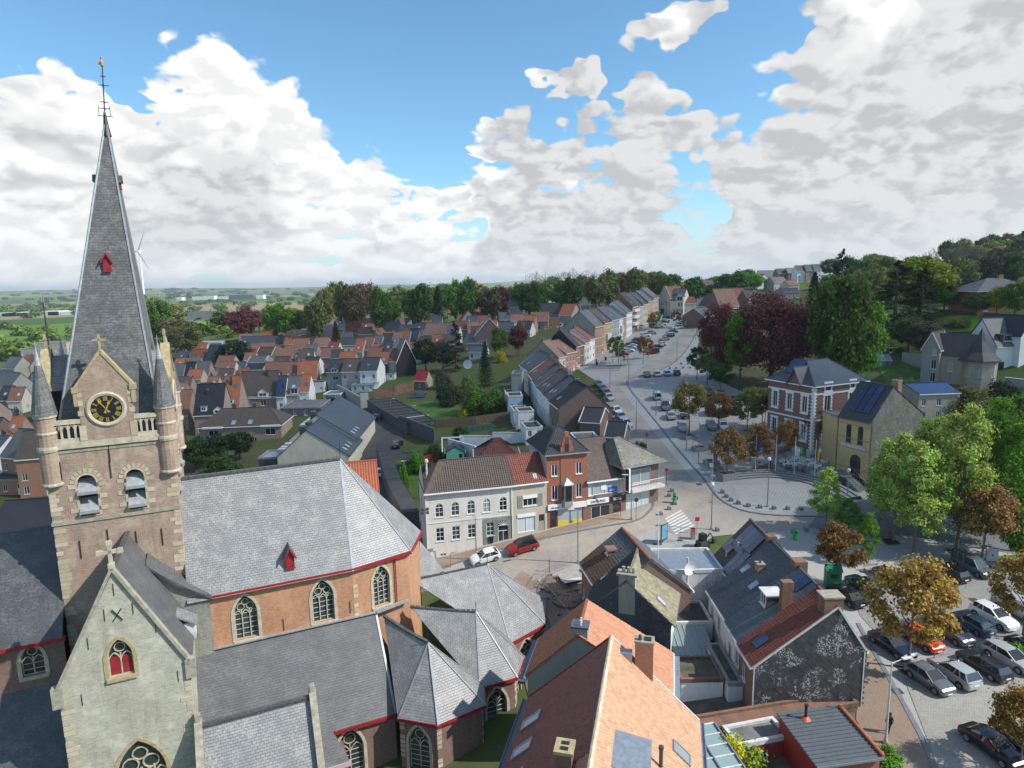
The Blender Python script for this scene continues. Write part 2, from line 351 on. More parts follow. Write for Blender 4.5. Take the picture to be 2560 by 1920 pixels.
roofm('tile_brown',(.105,.075,.06),(.085,.062,.05),.26,.3,(.03,.025,.02),rough=.65,lichen=(.15,.125,.09),lam=.3)
roofm('tile_orange',(.44,.145,.06),(.36,.11,.05),.26,.3,(.10,.04,.02),rough=.65,dark=(.2,.07,.04))
roofm('tile_red',(.25,.07,.045),(.2,.055,.035),.26,.3,(.08,.03,.02),rough=.65,dark=(.13,.05,.035))
roofm('tile_mixed',(.33,.125,.075),(.21,.095,.065),.26,.3,(.07,.035,.025),rough=.7,dark=(.15,.08,.055),lichen=(.2,.17,.12),lam=.3)
roofm('tile_pink',(.30,.155,.115),(.25,.125,.095),.26,.3,(.1,.06,.05),rough=.7,dark=(.2,.12,.09))
roofm('tile_tan',(.42,.255,.17),(.36,.205,.135),.22,.2,(.15,.09,.06),rough=.65,dark=(.33,.18,.12),big=.5)
roofm('moss_slate',(.26,.235,.17),(.2,.185,.14),.3,.24,(.09,.085,.06),rough=.8,moss=(.19,.17,.05),lichen=(.36,.34,.27),lam=.5)
roofm('asbestos',(.17,.16,.14),(.14,.13,.12),.42,.42,(.08,.075,.065),rough=.8,moss=(.12,.11,.06),lichen=(.3,.29,.25),lam=.5)
# single tiles and slates (pieces): colour differs from piece to piece
def piece(name,c1,c2,rough=.65,lich=None,moss=None):
 m,t,p,o=newmat(name);oi=t.new('ShaderNodeObjectInfo');gi=t.new('ShaderNodeNewGeometry')
 r=t.math('FRACT',t.math('ADD',oi.outputs['Random'],gi.outputs['Random Per Island']));gc=gi.outputs['Position']
 col=t.mix(r,C4(c1),C4(c2));n=t.noise(gc,1.6,5,.7)
 col=t.mix(t.mr(n,.45,.75,0,.5),col,C4(tuple(k*.55 for k in c2)))
 if lich:col=t.mix(t.math('MULTIPLY',t.mr(t.noise(gc,7,5,.75),.50,.56,0,.95,smooth=True),t.math('MULTIPLY',t.mr(t.noise(gc,.5,3,.6),.46,.58,0,1,smooth=True),t.mr(r,.25,.45))),col,C4(lich))
 if moss:col=t.mix(t.mr(t.noise(gc,1.2,5,.7),.52,.62,0,.8),col,C4(moss))
 t.put(p.inputs['Base Color'],col);p.inputs['Roughness'].default_value=rough;bumpn(t,p,t.noise(gc,12,4,.6),.2,.02);return m
piece('p_tan',(.49,.30,.18),(.42,.24,.14));piece('p_orange',(.52,.25,.135),(.43,.185,.10),lich=None,moss=None)
piece('p_red',(.24,.075,.05),(.17,.055,.04));piece('p_brown',(.16,.095,.05),(.09,.055,.035));piece('p_dark',(.07,.075,.08),(.05,.053,.058),.5)
piece('p_gable',(.060,.062,.064),(.040,.042,.044),.55,lich=(.52,.52,.50));piece('p_moss',(.30,.27,.19),(.19,.175,.125),.85,moss=(.2,.18,.06));piece('p_rough',(.09,.092,.098),(.045,.047,.05),.6,lich=(.17,.17,.175))
piece('p_asb',(.21,.2,.17),(.13,.125,.11),.8,lich=(.34,.33,.28),moss=(.14,.13,.07));piece('p_grey',(.12,.13,.14),(.09,.098,.105),.55)
piece('p_stone',(.52,.45,.33),(.36,.31,.22),.85);piece('p_ridge',(.62,.52,.38),(.45,.33,.22),.7);piece('p_orr',(.42,.13,.06),(.36,.10,.05),.6)
piece('p_plank',(.30,.20,.12),(.2,.14,.09),.8)
piece('p_cobble',(.30,.285,.26),(.22,.21,.2),.8)
# trims, metal, glass
plain('white',(.78,.78,.76),.45,var=.05);plain('white_dirty',(.62,.61,.58),.6,var=.15,scale=1.5);plain('zinc',(.40,.43,.46),.38,.6,var=.15);plain('zinc_dark',(.16,.18,.21),.4,.5,var=.15)
plain('lead',(.42,.43,.44),.45,.4,var=.15);plain('red_paint',(.30,.018,.02),.55,var=.2,scale=1.5);plain('black_iron',(.02,.02,.02),.5,var=.1);plain('dark_grey',(.06,.062,.066),.5);plain('steel',(.45,.46,.47),.35,.8,var=.1)
plain('rubber',(.012,.012,.013),.8);plain('rim',(.42,.43,.44),.3,.7);plain('gold',(.80,.52,.12),.35,.7,var=.05);plain('clock_black',(.008,.008,.009),.5);plain('timber',(.28,.17,.10),.75,var=.25);plain('timber_grey',(.36,.33,.29),.8,var=.2)
plain('wood_red',(.30,.035,.028),.55,var=.12);plain('bin_green',(.02,.42,.06),.35,var=.05);plain('kiosk_green',(.008,.20,.10),.45);plain('plinth',(.33,.33,.33),.8);plain('stonegrey',(.28,.285,.29),.75,var=.15);plain('bluestone',(.17,.18,.195),.7,var=.15)
plain('soil',(.05,.035,.025),.95,var=.3);plain('orange_sign',(.65,.10,.02),.5);plain('red_sign',(.55,.02,.03),.4);plain('blue_sign',(.02,.12,.5),.4);plain('yellow',(.75,.55,.02),.5);plain('black_plastic',(.015,.015,.017),.35);plain('curtain',(.55,.58,.56),.9,var=.1,scale=9);plain('skyblue',(.12,.34,.50),.4);plain('rubble',(.34,.22,.15),.95,var=.35,scale=5);plain('tarp',(.05,.16,.15),.5);plain('flag_red',(.6,.03,.04),.7);plain('navy',(.01,.015,.06),.5)
plain('skin',(.55,.32,.22),.6);plain('cloth_dark',(.02,.02,.026),.85);plain('cloth_pale',(.6,.6,.62),.85)
plain('bark',(.13,.10,.07),.95,var=.3,scale=6,bump=.4);plain('bark_pale',(.22,.19,.12),.95,var=.3,scale=6,bump=.4);plain('twig',(.20,.165,.13),.95,var=.2)
plain('flatroof',(.05,.052,.055),.85,var=.25,scale=.6);plain('flatroof_grey',(.17,.17,.17),.85,var=.25,scale=.6);plain('flatroof_moss',(.11,.10,.065),.9,var=.3,scale=1.2);plain('corrugated',(.11,.125,.14),.5,.2,var=.1)
def glass(name,c,rough=.06,spec=.8):
 m,t,p,o=newmat(name);oi=t.new('ShaderNodeObjectInfo');t.put(p.inputs['Base Color'],t.mix(oi.outputs['Random'],C4(c),C4(tuple(k*2.2+.01 for k in c))))
 p.inputs['Roughness'].default_value=rough;p.inputs['Specular IOR Level'].default_value=spec;return m
glass('pane',(.012,.015,.018));glass('pane_blue',(.03,.07,.13));glass('pane_pale',(.22,.25,.26),.12);glass('leaded',(.014,.022,.022),.16);glass('car_glass',(.010,.012,.014),.03,1.0);glass('solar',(.010,.020,.060),.16,.7);glass('greenhouse',(.10,.14,.145),.12)
m,t,p,o=newmat('paint');oi=t.new('ShaderNodeObjectInfo');t.put(p.inputs['Base Color'],oi.outputs['Color']);p.inputs['Roughness'].default_value=.28;p.inputs['Metallic'].default_value=.25;p.inputs['Coat Weight'].default_value=.7;p.inputs['Coat Roughness'].default_value=.05
m,t,p,o=newmat('objcol');oi=t.new('ShaderNodeObjectInfo');t.put(p.inputs['Base Color'],oi.outputs['Color']);p.inputs['Roughness'].default_value=.6
m,t,p,o=newmat('lamp_glass');p.inputs['Base Color'].default_value=(.35,.36,.38,1);p.inputs['Roughness'].default_value=.12
m,t,p,o=newmat('tail');p.inputs['Base Color'].default_value=(.35,.008,.01,1);p.inputs['Roughness'].default_value=.15
def leafm(name,trans=.35,vary=.5):
 m,t,p,o=newmat(name);oi=t.new('ShaderNodeObjectInfo');gi=t.new('ShaderNodeNewGeometry')
 n=t.noise(gi.outputs['Position'],.45,3,.6);r=gi.outputs['Random Per Island']
 hs=t.new('ShaderNodeHueSaturation',i_Color=oi.outputs['Color']);t.put(hs.inputs['Hue'],t.math('ADD',t.mr(r,0,1,.475,.525),t.mr(n,.3,.7,-.02,.02)));t.put(hs.inputs['Value'],t.math('MULTIPLY',t.mr(r,0,1,1-vary,1+vary),t.mr(n,.3,.7,.8,1.2)))
 t.put(p.inputs['Base Color'],hs.outputs[0]);p.inputs['Roughness'].default_value=.7;p.inputs['Specular IOR Level'].default_value=.2
 tr=t.new('ShaderNodeBsdfTranslucent',i_0=hs.outputs[0]);mx=t.new('ShaderNodeMixShader',i_0=trans);t.l.new(p.outputs[0],mx.inputs[1]);t.l.new(tr.outputs[0],mx.inputs[2]);t.l.new(mx.outputs[0],o.inputs[0]);return m
leafm('leaf');leafm('needle',.1,.35)
# ground
cobble('cob_grey',(.42,.41,.39),(.35,.34,.32),.16);cobble('cob_road',(.36,.325,.285),(.29,.26,.225),.15,warm=(.42,.345,.265));cobble('cob_park',(.24,.235,.225),(.17,.167,.16),.16,mortar=(.30,.29,.27));cobble('cob_park_pale',(.30,.285,.25),(.22,.21,.19),.17,mortar=(.38,.36,.32))
cobble('pave_brown',(.30,.215,.15),(.24,.165,.115),.13,warm=(.34,.27,.20));cobble('pave_stone',(.42,.43,.43),(.37,.375,.375),.4);cobble('cob_blue',(.17,.18,.19),(.14,.15,.16),.16)
plain('asphalt',(.075,.075,.076),.9,var=.2,scale=.25);plain('road_white',(.62,.62,.60),.7,var=.15)
plain('lawn',(.07,.15,.018),.95,var=.25,scale=.5,bump=.3);plain('lawn_bright',(.16,.33,.02),.95,var=.2,scale=.3,bump=.3);plain('yard',(.12,.11,.09),.95,var=.3,scale=.6)
m,t,p,o=newmat('terrain');gp=t.new('ShaderNodeNewGeometry').outputs['Position']
n1=t.noise(gp,.02,6,.65);n2=t.noise(gp,.6,4,.6)
vo=t.new('ShaderNodeTexVoronoi',i_Vector=t.vmath('MULTIPLY',gp,(1,.55,0)),i_Scale=.0042);fc=t.new('ShaderNodeSeparateColor',i_0=vo.outputs['Color'])
near=t.mix(t.mr(n1,.4,.62),C4((.06,.10,.022)),C4((.11,.095,.06)));near=t.mix(t.mr(n2,.45,.7,0,.6),near,C4((.04,.07,.014)))
far=t.mix(t.mr(fc.outputs[0],.3,.7),C4((.12,.20,.035)),C4((.055,.10,.025)));far=t.mix(t.mr(fc.outputs[1],.72,.8),far,C4((.25,.2,.12)))
dist=t.vmath('LENGTH',gp,out=1);t.put(p.inputs['Base Color'],t.mix(t.mr(dist,450,800),near,far));p.inputs['Roughness'].default_value=.95;p.inputs['Specular IOR Level'].default_value=.1
piece('p_dbrown',(.125,.09,.07),(.085,.065,.052),.65)
plain('concrete',(.33,.32,.30),.85,var=.15);plain('concrete_',(.30,.29,.26),.85,var=.2)
plain('purple_cloth',(.25,.12,.3),.8)
# ------------------------------------------------------------------ ground sheet
def spaced(lo,hi,n0,n1,far):
 a=np.arange(lo,hi+.1,n0);g=[n1];
 while sum(g)<far:g.append(g[-1]*1.22)
 c=np.cumsum(g);return np.r_[(lo-c)[::-1],a,hi+c]
gx=spaced(-260,300,5,8,12000);gy=spaced(-10,480,5,8,14000);gy=gy[gy>-300]
XX,YY=np.meshgrid(gx,gy);ZZ=TZ(XX.ravel(),YY.ravel()).reshape(XX.shape)
me=bpy.data.meshes.new('ground');nx,ny=len(gx),len(gy)
idx=np.arange(nx*ny).reshape(ny,nx);fq=np.stack([idx[:-1,:-1],idx[:-1,1:],idx[1:,1:],idx[1:,:-1]],-1).reshape(-1,4)
me.from_pydata(np.stack([XX,YY,ZZ],-1).reshape(-1,3).tolist(),[],fq.tolist());me.materials.append(MT['terrain'])
me.polygons.foreach_set('use_smooth',[True]*len(fq));tag(link('ground',me),kind='structure')
def TZgrid(x,y):
 """height of the built sheet itself (bilinear over its cells), so that paving never sinks below it"""
 x=np.atleast_1d(x).astype(float);y=np.atleast_1d(y).astype(float)
 i=np.clip(np.searchsorted(gx,x)-1,0,nx-2);j=np.clip(np.searchsorted(gy,y)-1,0,ny-2)
 u=(x-gx[i])/(gx[i+1]-gx[i]);v=(y-gy[j])/(gy[j+1]-gy[j])
 return ZZ[j,i]*(1-u)*(1-v)+ZZ[j,i+1]*u*(1-v)+ZZ[j+1,i]*(1-u)*v+ZZ[j+1,i+1]*u*v
def pip(x,y,poly):
 ins=np.zeros(len(x),bool);n=len(poly)
 for k in range(n):
  x0,y0=poly[k];x1,y1=poly[(k+1)%n]
  if y0==y1:continue
  c=((y0>y)!=(y1>y))&(x<(x1-x0)*(y-y0)/(y1-y0)+x0);ins^=c
 return ins
def drape(name,pts,off,mat,step=3.0,parent=None,thick=0.0):
 """lay a polygon given in world metres on the ground, off above it; thick > 0 closes its sides (a kerb step)"""
 P=[]
 for k in range(len(pts)):
  a=np.array(pts[k][:2]);b=np.array(pts[(k+1)%len(pts)][:2]);n=max(1,int(np.linalg.norm(b-a)/step))
  for i in range(n):P.append(a+(b-a)*i/n)
 P=np.array(P);lo,hi=P.min(0),P.max(0)
 g=np.stack(np.meshgrid(np.arange(lo[0]+.3,hi[0],step),np.arange(lo[1]+.3,hi[1],step)),-1).reshape(-1,2)
 if len(g):
  g=g[pip(g[:,0],g[:,1],P.tolist())]
  if len(g):dm=np.array([np.min(np.hypot(*(P-q).T))for q in g]);g=g[dm>step*.35]
 V=[Vector(q)for q in P]+[Vector(q)for q in g];nb=len(P)
 vo,_,fo,_,_,_=delaunay_2d_cdt(V,[],[list(range(nb))],1,1e-4)
 xs=np.array([v.x for v in vo]);ys=np.array([v.y for v in vo]);zs=TZgrid(xs,ys)+off
 mb=MB();mb.v=[Vector((a,b,c))for a,b,c in zip(xs,ys,zs)];mb.f=[list(f)for f in fo];mb.mi=[0]*len(fo)
 for f in mb.f:
  a,b,c=[mb.v[i]for i in f[:3]]
  if(b-a).cross(c-a).z<0:f.reverse()
  mb.uv+=[(mb.v[i].x,mb.v[i].y)for i in f]
 if thick>0:
  zb=TZgrid(P[:,0],P[:,1])+off
  for i in range(nb):
   j=(i+1)%nb;a=Vector((P[i][0],P[i][1],zb[i]));b=Vector((P[j][0],P[j][1],zb[j]));dz=Vector((0,0,thick));mb.poly([a,b,b-dz,a-dz])
 return mb.build(name,mat,parent)
def strip(pl,w0,w1=None):
 """ribbon polygon along a polyline, w0 to its left and w1 to its right"""
 w1=w0 if w1 is None else w1;pl=[np.array(p[:2])for p in pl];L,R_=[],[]
 for i in range(len(pl)):
  d=pl[min(i+1,len(pl)-1)]-pl[max(i-1,0)];d=d/np.linalg.norm(d);n=np.array([-d[1],d[0]]);L.append(pl[i]+n*w0);R_.append(pl[i]-n*w1)
 return L+R_[::-1]
def smooth(pl,it=2):
 for _ in range(it):
  q=[pl[0]]
  for a,b in zip(pl[:-1],pl[1:]):a,b=np.array(a),np.array(b);q+=[a*.75+b*.25,a*.25+b*.75]
  pl=q+[pl[-1]]
 return pl
def GP(*pts):return[tuple(G(x,y))[:2]for x,y in pts]
def S_(o):return tag(o,kind='structure')
# whole paved square and street (pale grey setts), then the carriageways and details on it
S_(drape('square_paving',GP((1040,1470),(1060,1400),(1283,1345),(1500,1290),(1600,1240),(1600,1180),(1540,1030),(1500,960),(1440,920),(1530,870),(1600,810),(1660,778),(1730,772),(1760,775),(1755,830),(1740,880),(1790,950),(1900,1000),(1960,1090),(2000,1140),(2170,1110),(2200,1250),(2560,1330),(2620,1560),(2620,1990),(2250,1990),(2150,1760),(2100,1640),(2080,1500),(1900,1310),(1800,1330),(1700,1400),(1600,1440),(1440,1560),(1420,1800),(1330,1790),(1300,1560)),.05,MT['cob_grey']))
road=smooth(GP((1180,1470),(1300,1415),(1440,1360),(1560,1315),(1680,1250),(1660,1190),(1600,1090),(1550,1000),(1545,960),(1590,925),(1640,885),(1690,830),(1735,782)))
S_(drape('carriageway',strip(road[:18],3.4),.075,MT['cob_road']))
S_(drape('main_carriageway',smooth(GP((1600,1300),(1590,1230),(1560,1100),(1500,985),(1520,955),(1600,930),(1660,860),(1720,800),(1742,780)),1)+smooth(GP((1757,781),(1745,830),(1710,890),(1650,930),(1570,948),(1565,962),(1620,1030),(1690,1120),(1770,1210),(1800,1255),(1880,1290),(2060,1295),(2300,1325),(2300,1345),(2060,1320),(1850,1335),(1720,1350)),1),.08,MT['cob_road']))
# kerbs, raised
def kerb(pts,w=.16,h=.12,mat='bluestone',it=2):return S_(drape('kerb',strip(smooth(GP(*pts),it),w),h+.06,MT[mat],2.0,thick=h+.1))
kerb([(1757,781),(1745,830),(1710,890),(1650,930),(1570,948),(1565,962),(1620,1030),(1690,1120),(1770,1210),(1800,1255),(1880,1288),(2060,1293)])
kerb([(1060,1435),(1180,1395),(1330,1352),(1540,1312),(1590,1305),(1622,1285),(1640,1255),(1600,1190),(1545,1090)])
kerb([(1420,1680),(1385,1590),(1345,1500),(1350,1460),(1375,1440)],.2)
kerb([(2145,1560),(2300,1830),(2340,1930)],.2,.06)
# brick pavements
S_(drape('brick_pavement',GP((1050,1465),(1062,1405),(1283,1350),(1450,1305),(1545,1285),(1560,1300),(1335,1348),(1185,1390),(1065,1445)),.085,MT['pave_brown']))
S_(drape('pavement_by_the_car_park',GP((2150,1590),(2160,1590),(2330,1900),(2360,1990),(2260,1990),(2140,1800)),.085,MT['pave_brown']))
S_(drape('excavated_pavement',GP((1352,1480),(1375,1452),(1440,1450),(1455,1540),(1450,1640),(1425,1670),(1390,1590)),.085,MT['pave_brown']))
S_(drape('church_square',GP((1150,1470),(1300,1425),(1345,1450),(1345,1510),(1400,1650),(1330,1780),(1290,1600),(1240,1500)),.07,MT['pave_brown']))
# car park by the bottom right corner
S_(drape('car_park',GP((2150,1540),(2130,1470),(2300,1420),(2420,1405),(2640,1450),(2640,1640),(2240,1640)),.085,MT['cob_park']))
S_(drape('car_park_setts',GP((2240,1645),(2640,1645),(2640,1990),(2370,1990)),.086,MT['cob_park_pale']))
# plaza and car park in the middle distance
S_(drape('plaza',GP((1830,1215),(1950,1210),(2060,1240),(2090,1265),(2080,1283),(1900,1280),(1850,1262)),.085,MT['pave_stone']))
S_(drape('cycle_path',strip(smooth(GP((1572,965),(1622,1030),(1700,1120),(1778,1205)),1),.3,2.4),.09,MT['pave_stone']))
S_(drape('upper_car_park',GP((1600,975),(1740,945),(1800,960),(1900,1035),(1850,1120),(1720,1060)),.085,MT['cob_grey']))
S_(drape('street_parking',GP((1560,905),(1650,900),(1735,790),(1700,790),(1590,860)),.085,MT['cob_grey']))
S_(drape('street_pavement',strip(smooth(GP((1440,925),(1500,890),(1560,850),(1620,806),(1640,790)),1),.6,2.2),.12,MT['pave_stone']))
S_(drape('hill_road',GP((2100,1130),(2180,1100),(2230,1110),(2230,1130),(2140,1150)),.09,MT['pave_brown']))
S_(drape('tree_avenue',GP((2020,1320),(2300,1345),(2560,1390),(2560,1330),(2300,1290),(2120,1235),(2060,1260)),.082,MT['cob_blue']))
# zebra crossing: painted bars
za,zb,zc_,zd=[G(*q)for q in((1662,1297),(1702,1275),(1738,1318),(1690,1340))]
for i in range(7):
 t0=i/7+.02;t1=t0+.075;a=za.lerp(zd,t0);b=zb.lerp(zc_,t0);c=zb.lerp(zc_,t1);d=za.lerp(zd,t1)
 S_(drape('crossing_stripe',[a,b,c,d],.10,MT['road_white'],4))
 # courtyard tarmac, lawns, garden grounds
S_(drape('courtyard',GP((820,1020),(905,1000),(1010,1080),(1000,1130),(960,1230),(975,1420),(1040,1460),(1020,1290),(950,1140),(880,1120)),.05,MT['asphalt']))
S_(drape('lane',GP((905,1110),(985,1120),(960,1200),(985,1330),(1045,1470),(1020,1475),(940,1300)),.06,MT['asphalt']))
S_(drape('garden_lawn',GP((975,1150),(1040,1140),(1065,1200),(1040,1245),(1000,1250),(980,1200)),.08,MT['lawn']))
S_(drape('orchard_lawn',GP((985,1010),(1120,1000),(1180,1030),(1080,1045),(1010,1030)),.08,MT['lawn']))
S_(drape('hill_lawn',GP((2330,795),(2470,790),(2440,830),(2340,835)),.25,MT['lawn_bright']))
S_(drape('villa_garden',GP((2190,905),(2300,900),(2320,960),(2220,970)),.2,MT['lawn']))
S_(drape('corner_lawn',GP((2140,1120),(2175,1105),(2200,1130),(2160,1150)),.1,MT['lawn']))
S_(drape('park_lawn',GP((2470,1395),(2620,1380),(2620,1440),(2520,1430)),.12,MT['lawn']))
S_(drape('back_street',strip(GP((20,1160),(30,1060),(42,980),(60,930)),2.6),.06,MT['asphalt']))
# ------------------------------------------------------------------ church
def slope(mb,pts,th=.14,m=0,m2=None):
 """roof plane: first edge is the eave; a slab th thick below it"""
 pts=[Vector(p)for p in pts];U=(pts[1]-pts[0]).normalized();n=Vector((0,0,0))
 for i in range(1,len(pts)-1):n+=(pts[i]-pts[0]).cross(pts[i+1]-pts[0])
 n.normalize()
 if n.z<0:pts=[pts[1],pts[0]]+pts[:1:-1];n=-n;U=-U
 V=n.cross(U);o=pts[0];m2=m if m2 is None else m2
 mb.poly(pts,[((p-o).dot(U)+o.x*.37,(p-o).dot(V))for p in pts],m)
 lo=[p-n*th for p in pts];mb.poly(list(reversed(lo)),None,m2)
 for i in range(len(pts)):
  j=(i+1)%len(pts);mb.poly([pts[j],pts[i],lo[i],lo[j]],None,m2)
 return mb
CH=thing('church','medieval brick church with slate roofs and a square clock tower with tall spire','church',(-36.95,48.95,0),rad(24))
def ringmesh(mb,O,U,N,a,b,y0,y1,m=0):
 """band between two outlines a (outer) and b (inner), front at y0 outwards"""
 O,U,N=Vector(O),Vector(U),Vector(N);Z=Vector((0,0,1));n=len(a)
 P=lambda q,y:O+U*q[0]+Z*q[1]+N*y
 for i in range(n):
  j=(i+1)%n
  mb.poly([P(a[i],y0),P(a[j],y0),P(b[j],y0),P(b[i],y0)],None,m);mb.poly([P(b[i],y0),P(b[j],y0),P(b[j],y1),P(b[i],y1)],None,m);mb.poly([P(a[j],y0),P(a[i],y0),P(a[i],y1),P(a[j],y1)],None,m)
def cwin(parent,O,U,N,cx,z,w,h,lights=3,surround='cream_stone',pane='leaded',bars=True,shutter=None,depth=.32,tm='cream_stone'):
 O,U,N=Vector(O),Vector(U),Vector(N);Z=Vector((0,0,1));P=lambda u,v,y=0.0:O+U*u+Z*v+N*y
 mb=MB();so=archpts(cx,z-.25,w+.56,h+.56);ringmesh(mb,O,U,N,so,archpts(cx,z,w,h),.05,-.02)
 mb.obox(P(cx-w/2-.2,z-.3,-.25),U*(w+.4),N*.42,Z*.28);mb.build('window_surround',MT[surround],parent)
 mb=MB();mb.poly([P(q[0],q[1],-depth)for q in archpts(cx,z,w,h)]);mb.build('pane',MT[pane],parent)
 mb=MB();rise=w*.87;zs=z+h-rise;b=.09 if w<3 else.13;y=-depth+.08
 for i in range(1,lights):x=cx-w/2+w*i/lights;mb.bar(P(x,z,y),P(x,zs+.15*w,y),b,b)
 lw=w/lights
 for i in range(lights):
  c0=cx-w/2+lw*(i+.5);q=[P(u,v,y)for u,v in archpts(c0,zs-lw,lw,lw*1.35)[2:]]
  for k in range(len(q)-1):mb.bar(q[k],q[k+1],b*.8,b*.8)
 for(ox,oz,rr)in([(0,.42*rise+.1,.22*w)]if lights==2 else[(-.2*w,.27*rise+.1,.16*w),(.2*w,.27*rise+.1,.16*w),(0,.58*rise,.15*w)]):
  q=[P(cx+ox+rr*math.cos(k*math.pi/5),zs+oz+rr*math.sin(k*math.pi/5),y)for k in range(11)]
  for k in range(10):mb.bar(q[k],q[k+1],b*.7,b*.7)
 q=[P(u,v,y)for u,v in archpts(cx,z+.03,w-.06,h-.06)]
 for k in range(len(q)):mb.bar(q[k],q[(k+1)%len(q)],b*.9,b*.9)
 mb.build('tracery',MT[tm],parent)
 if bars:
  mb=MB();k=z+.42
  while k<zs:mb.bar(P(cx-w/2,k,-depth+.03),P(cx+w/2,k,-depth+.03),.035,.035);k+=.48
  mb.build('glazing_bars',MT['white_dirty'],parent)
 if shutter:
  for sgn in(-1,1):mb=MB();mb.obox(P(cx+sgn*w/4-w/4+.08,z+.1,-depth+.04),U*(w/2-.16),N*.05,Z*(zs-z)*.9);mb.build('shutter',MT[shutter],parent)
X,Y_,Zv=Vector((1,0,0)),Vector((0,1,0)),Vector((0,0,1));NF=Vector((0,-1,0))
# --- tower
mb=MB();bw=[archpts(2.6,17.95,1.3,3.4,False),archpts(6.0,17.95,1.3,3.4,False)]
panel(mb,(0,0,0),X,NF,[(0,-8),(9,-8),(9,23.8),(0,23.8)],bw,.9)
panel(mb,(9,0,0),Y_,X,[(0,-8),(9,-8),(9,23.8),(0,23.8)],bw,.9)
panel(mb,(0,9,0),-Y_,-X,[(0,-8),(9,-8),(9,23.8),(0,23.8)],[],.9);panel(mb,(9,9,0),-X,Y_,[(0,-8),(9,-8),(9,23.8),(0,23.8)],[],.9)
mb.poly([(0,0,23.8),(9,0,23.8),(9,9,23.8),(0,9,23.8)])
TWR=mb.build('tower',MT['church_brick_pale'],CH)
def ringbox(name,z0,z1,pr,mat,parent):
 mb=MB();a,b=-pr,9+pr
 for(x0,y0,x1,y1)in((a,a,b,.2),(a,8.8,b,b),(a,.2,.2,8.8),(8.8,.2,b,8.8)):mb.box(x0,y0,z0,x1,y1,z1)
 return mb.build(name,MT[mat],parent)
ringbox('string_course',17.45,17.72,.10,'old_stone',TWR);ringbox('cornice',23.65,24.15,.18,'cream_stone',TWR);ringbox('string_course',23.3,23.5,.06,'old_stone',TWR)
qm=[MB().box(-.03,-.03,0,l,.5,.34).mesh('quoin',MT['p_stone'])for l in(.42,.62,.8)]
for cx_,mir in((0,0),(9,1)):
 z=-1.0
 while z<23:
  if random.random()<.66:
   o=link('quoin',random.choice(qm),TWR,Matrix.Translation((cx_,0,z))@(Matrix.Scale(-1,4,X)if mir else Matrix()))
  z+=.37
for k,cx_ in enumerate((2.6,6.0)):
 for side in(0,1):
  M=Matrix()if side==0 else Matrix.Translation((4.5,4.5,0))@Matrix.Rotation(rad(90),4,'Z')@Matrix.Translation((-4.5,-4.5,0))
  mb=MB();ringmesh(mb,(0,0,0),X,NF,archpts(cx_,17.9,1.62,3.62,False),bw[k],.04,-.02);o=mb.build('belfry_arch',MT['cream_stone'],TWR);o.matrix_basis=M
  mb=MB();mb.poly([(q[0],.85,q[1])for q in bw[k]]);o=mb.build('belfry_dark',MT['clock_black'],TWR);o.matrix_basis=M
  for zz in(18.15,19.75):
   mb=MB();a=[(cx_-.62,.75,zz+1.15),(cx_+.62,.75,zz+1.15),(cx_+.66,-.28,zz+.25),(cx_-.66,-.28,zz+.25)];mb.prism([a[3],a[2],a[1],a[0]],(0,0,-.16));mb.box(cx_-.68,-.34,zz+.03,cx_+.68,-.24,zz+.27)
   o=mb.build('louvre',MT['lead'],TWR);o.matrix_basis=M
  for i in range(9):
   t=math.pi*(i+.5)/9;r=.86;c=Vector((cx_+r*math.cos(t),-.05,20.7+r*math.sin(t)));mb=MB();d=Vector((math.cos(t),0,math.sin(t)));e=Vector((-math.sin(t),0,math.cos(t)))
   mb.obox(c-d*.02-e*.13,d*.3,(0,.3,0),e*.26);o=mb.build('voussoir',MT['p_stone'],TWR);o.matrix_basis=M
  if side==0:
   for zz in(18.3,19.3,20.3):
    for sg in(-1,1):link('jamb_stone',qm[1],TWR,Matrix.Translation((cx_+sg*.68,-.01,zz))@(Matrix.Scale(-1,4,X)if sg<0 else Matrix()))
am=MB().box(-.035,-.07,-.75,.035,0,.75).mesh('iron_anchor',MT['black_iron'])
for s_,z_ in((4.35,21.6),(8.2,22.1),(1.0,21.9),(1.6,15.2),(3.6,15.8),(5.6,15.3),(7.5,15.2),(4.4,22.9)):link('iron_anchor',am,TWR,Matrix.Translation((s_,0,z_)))
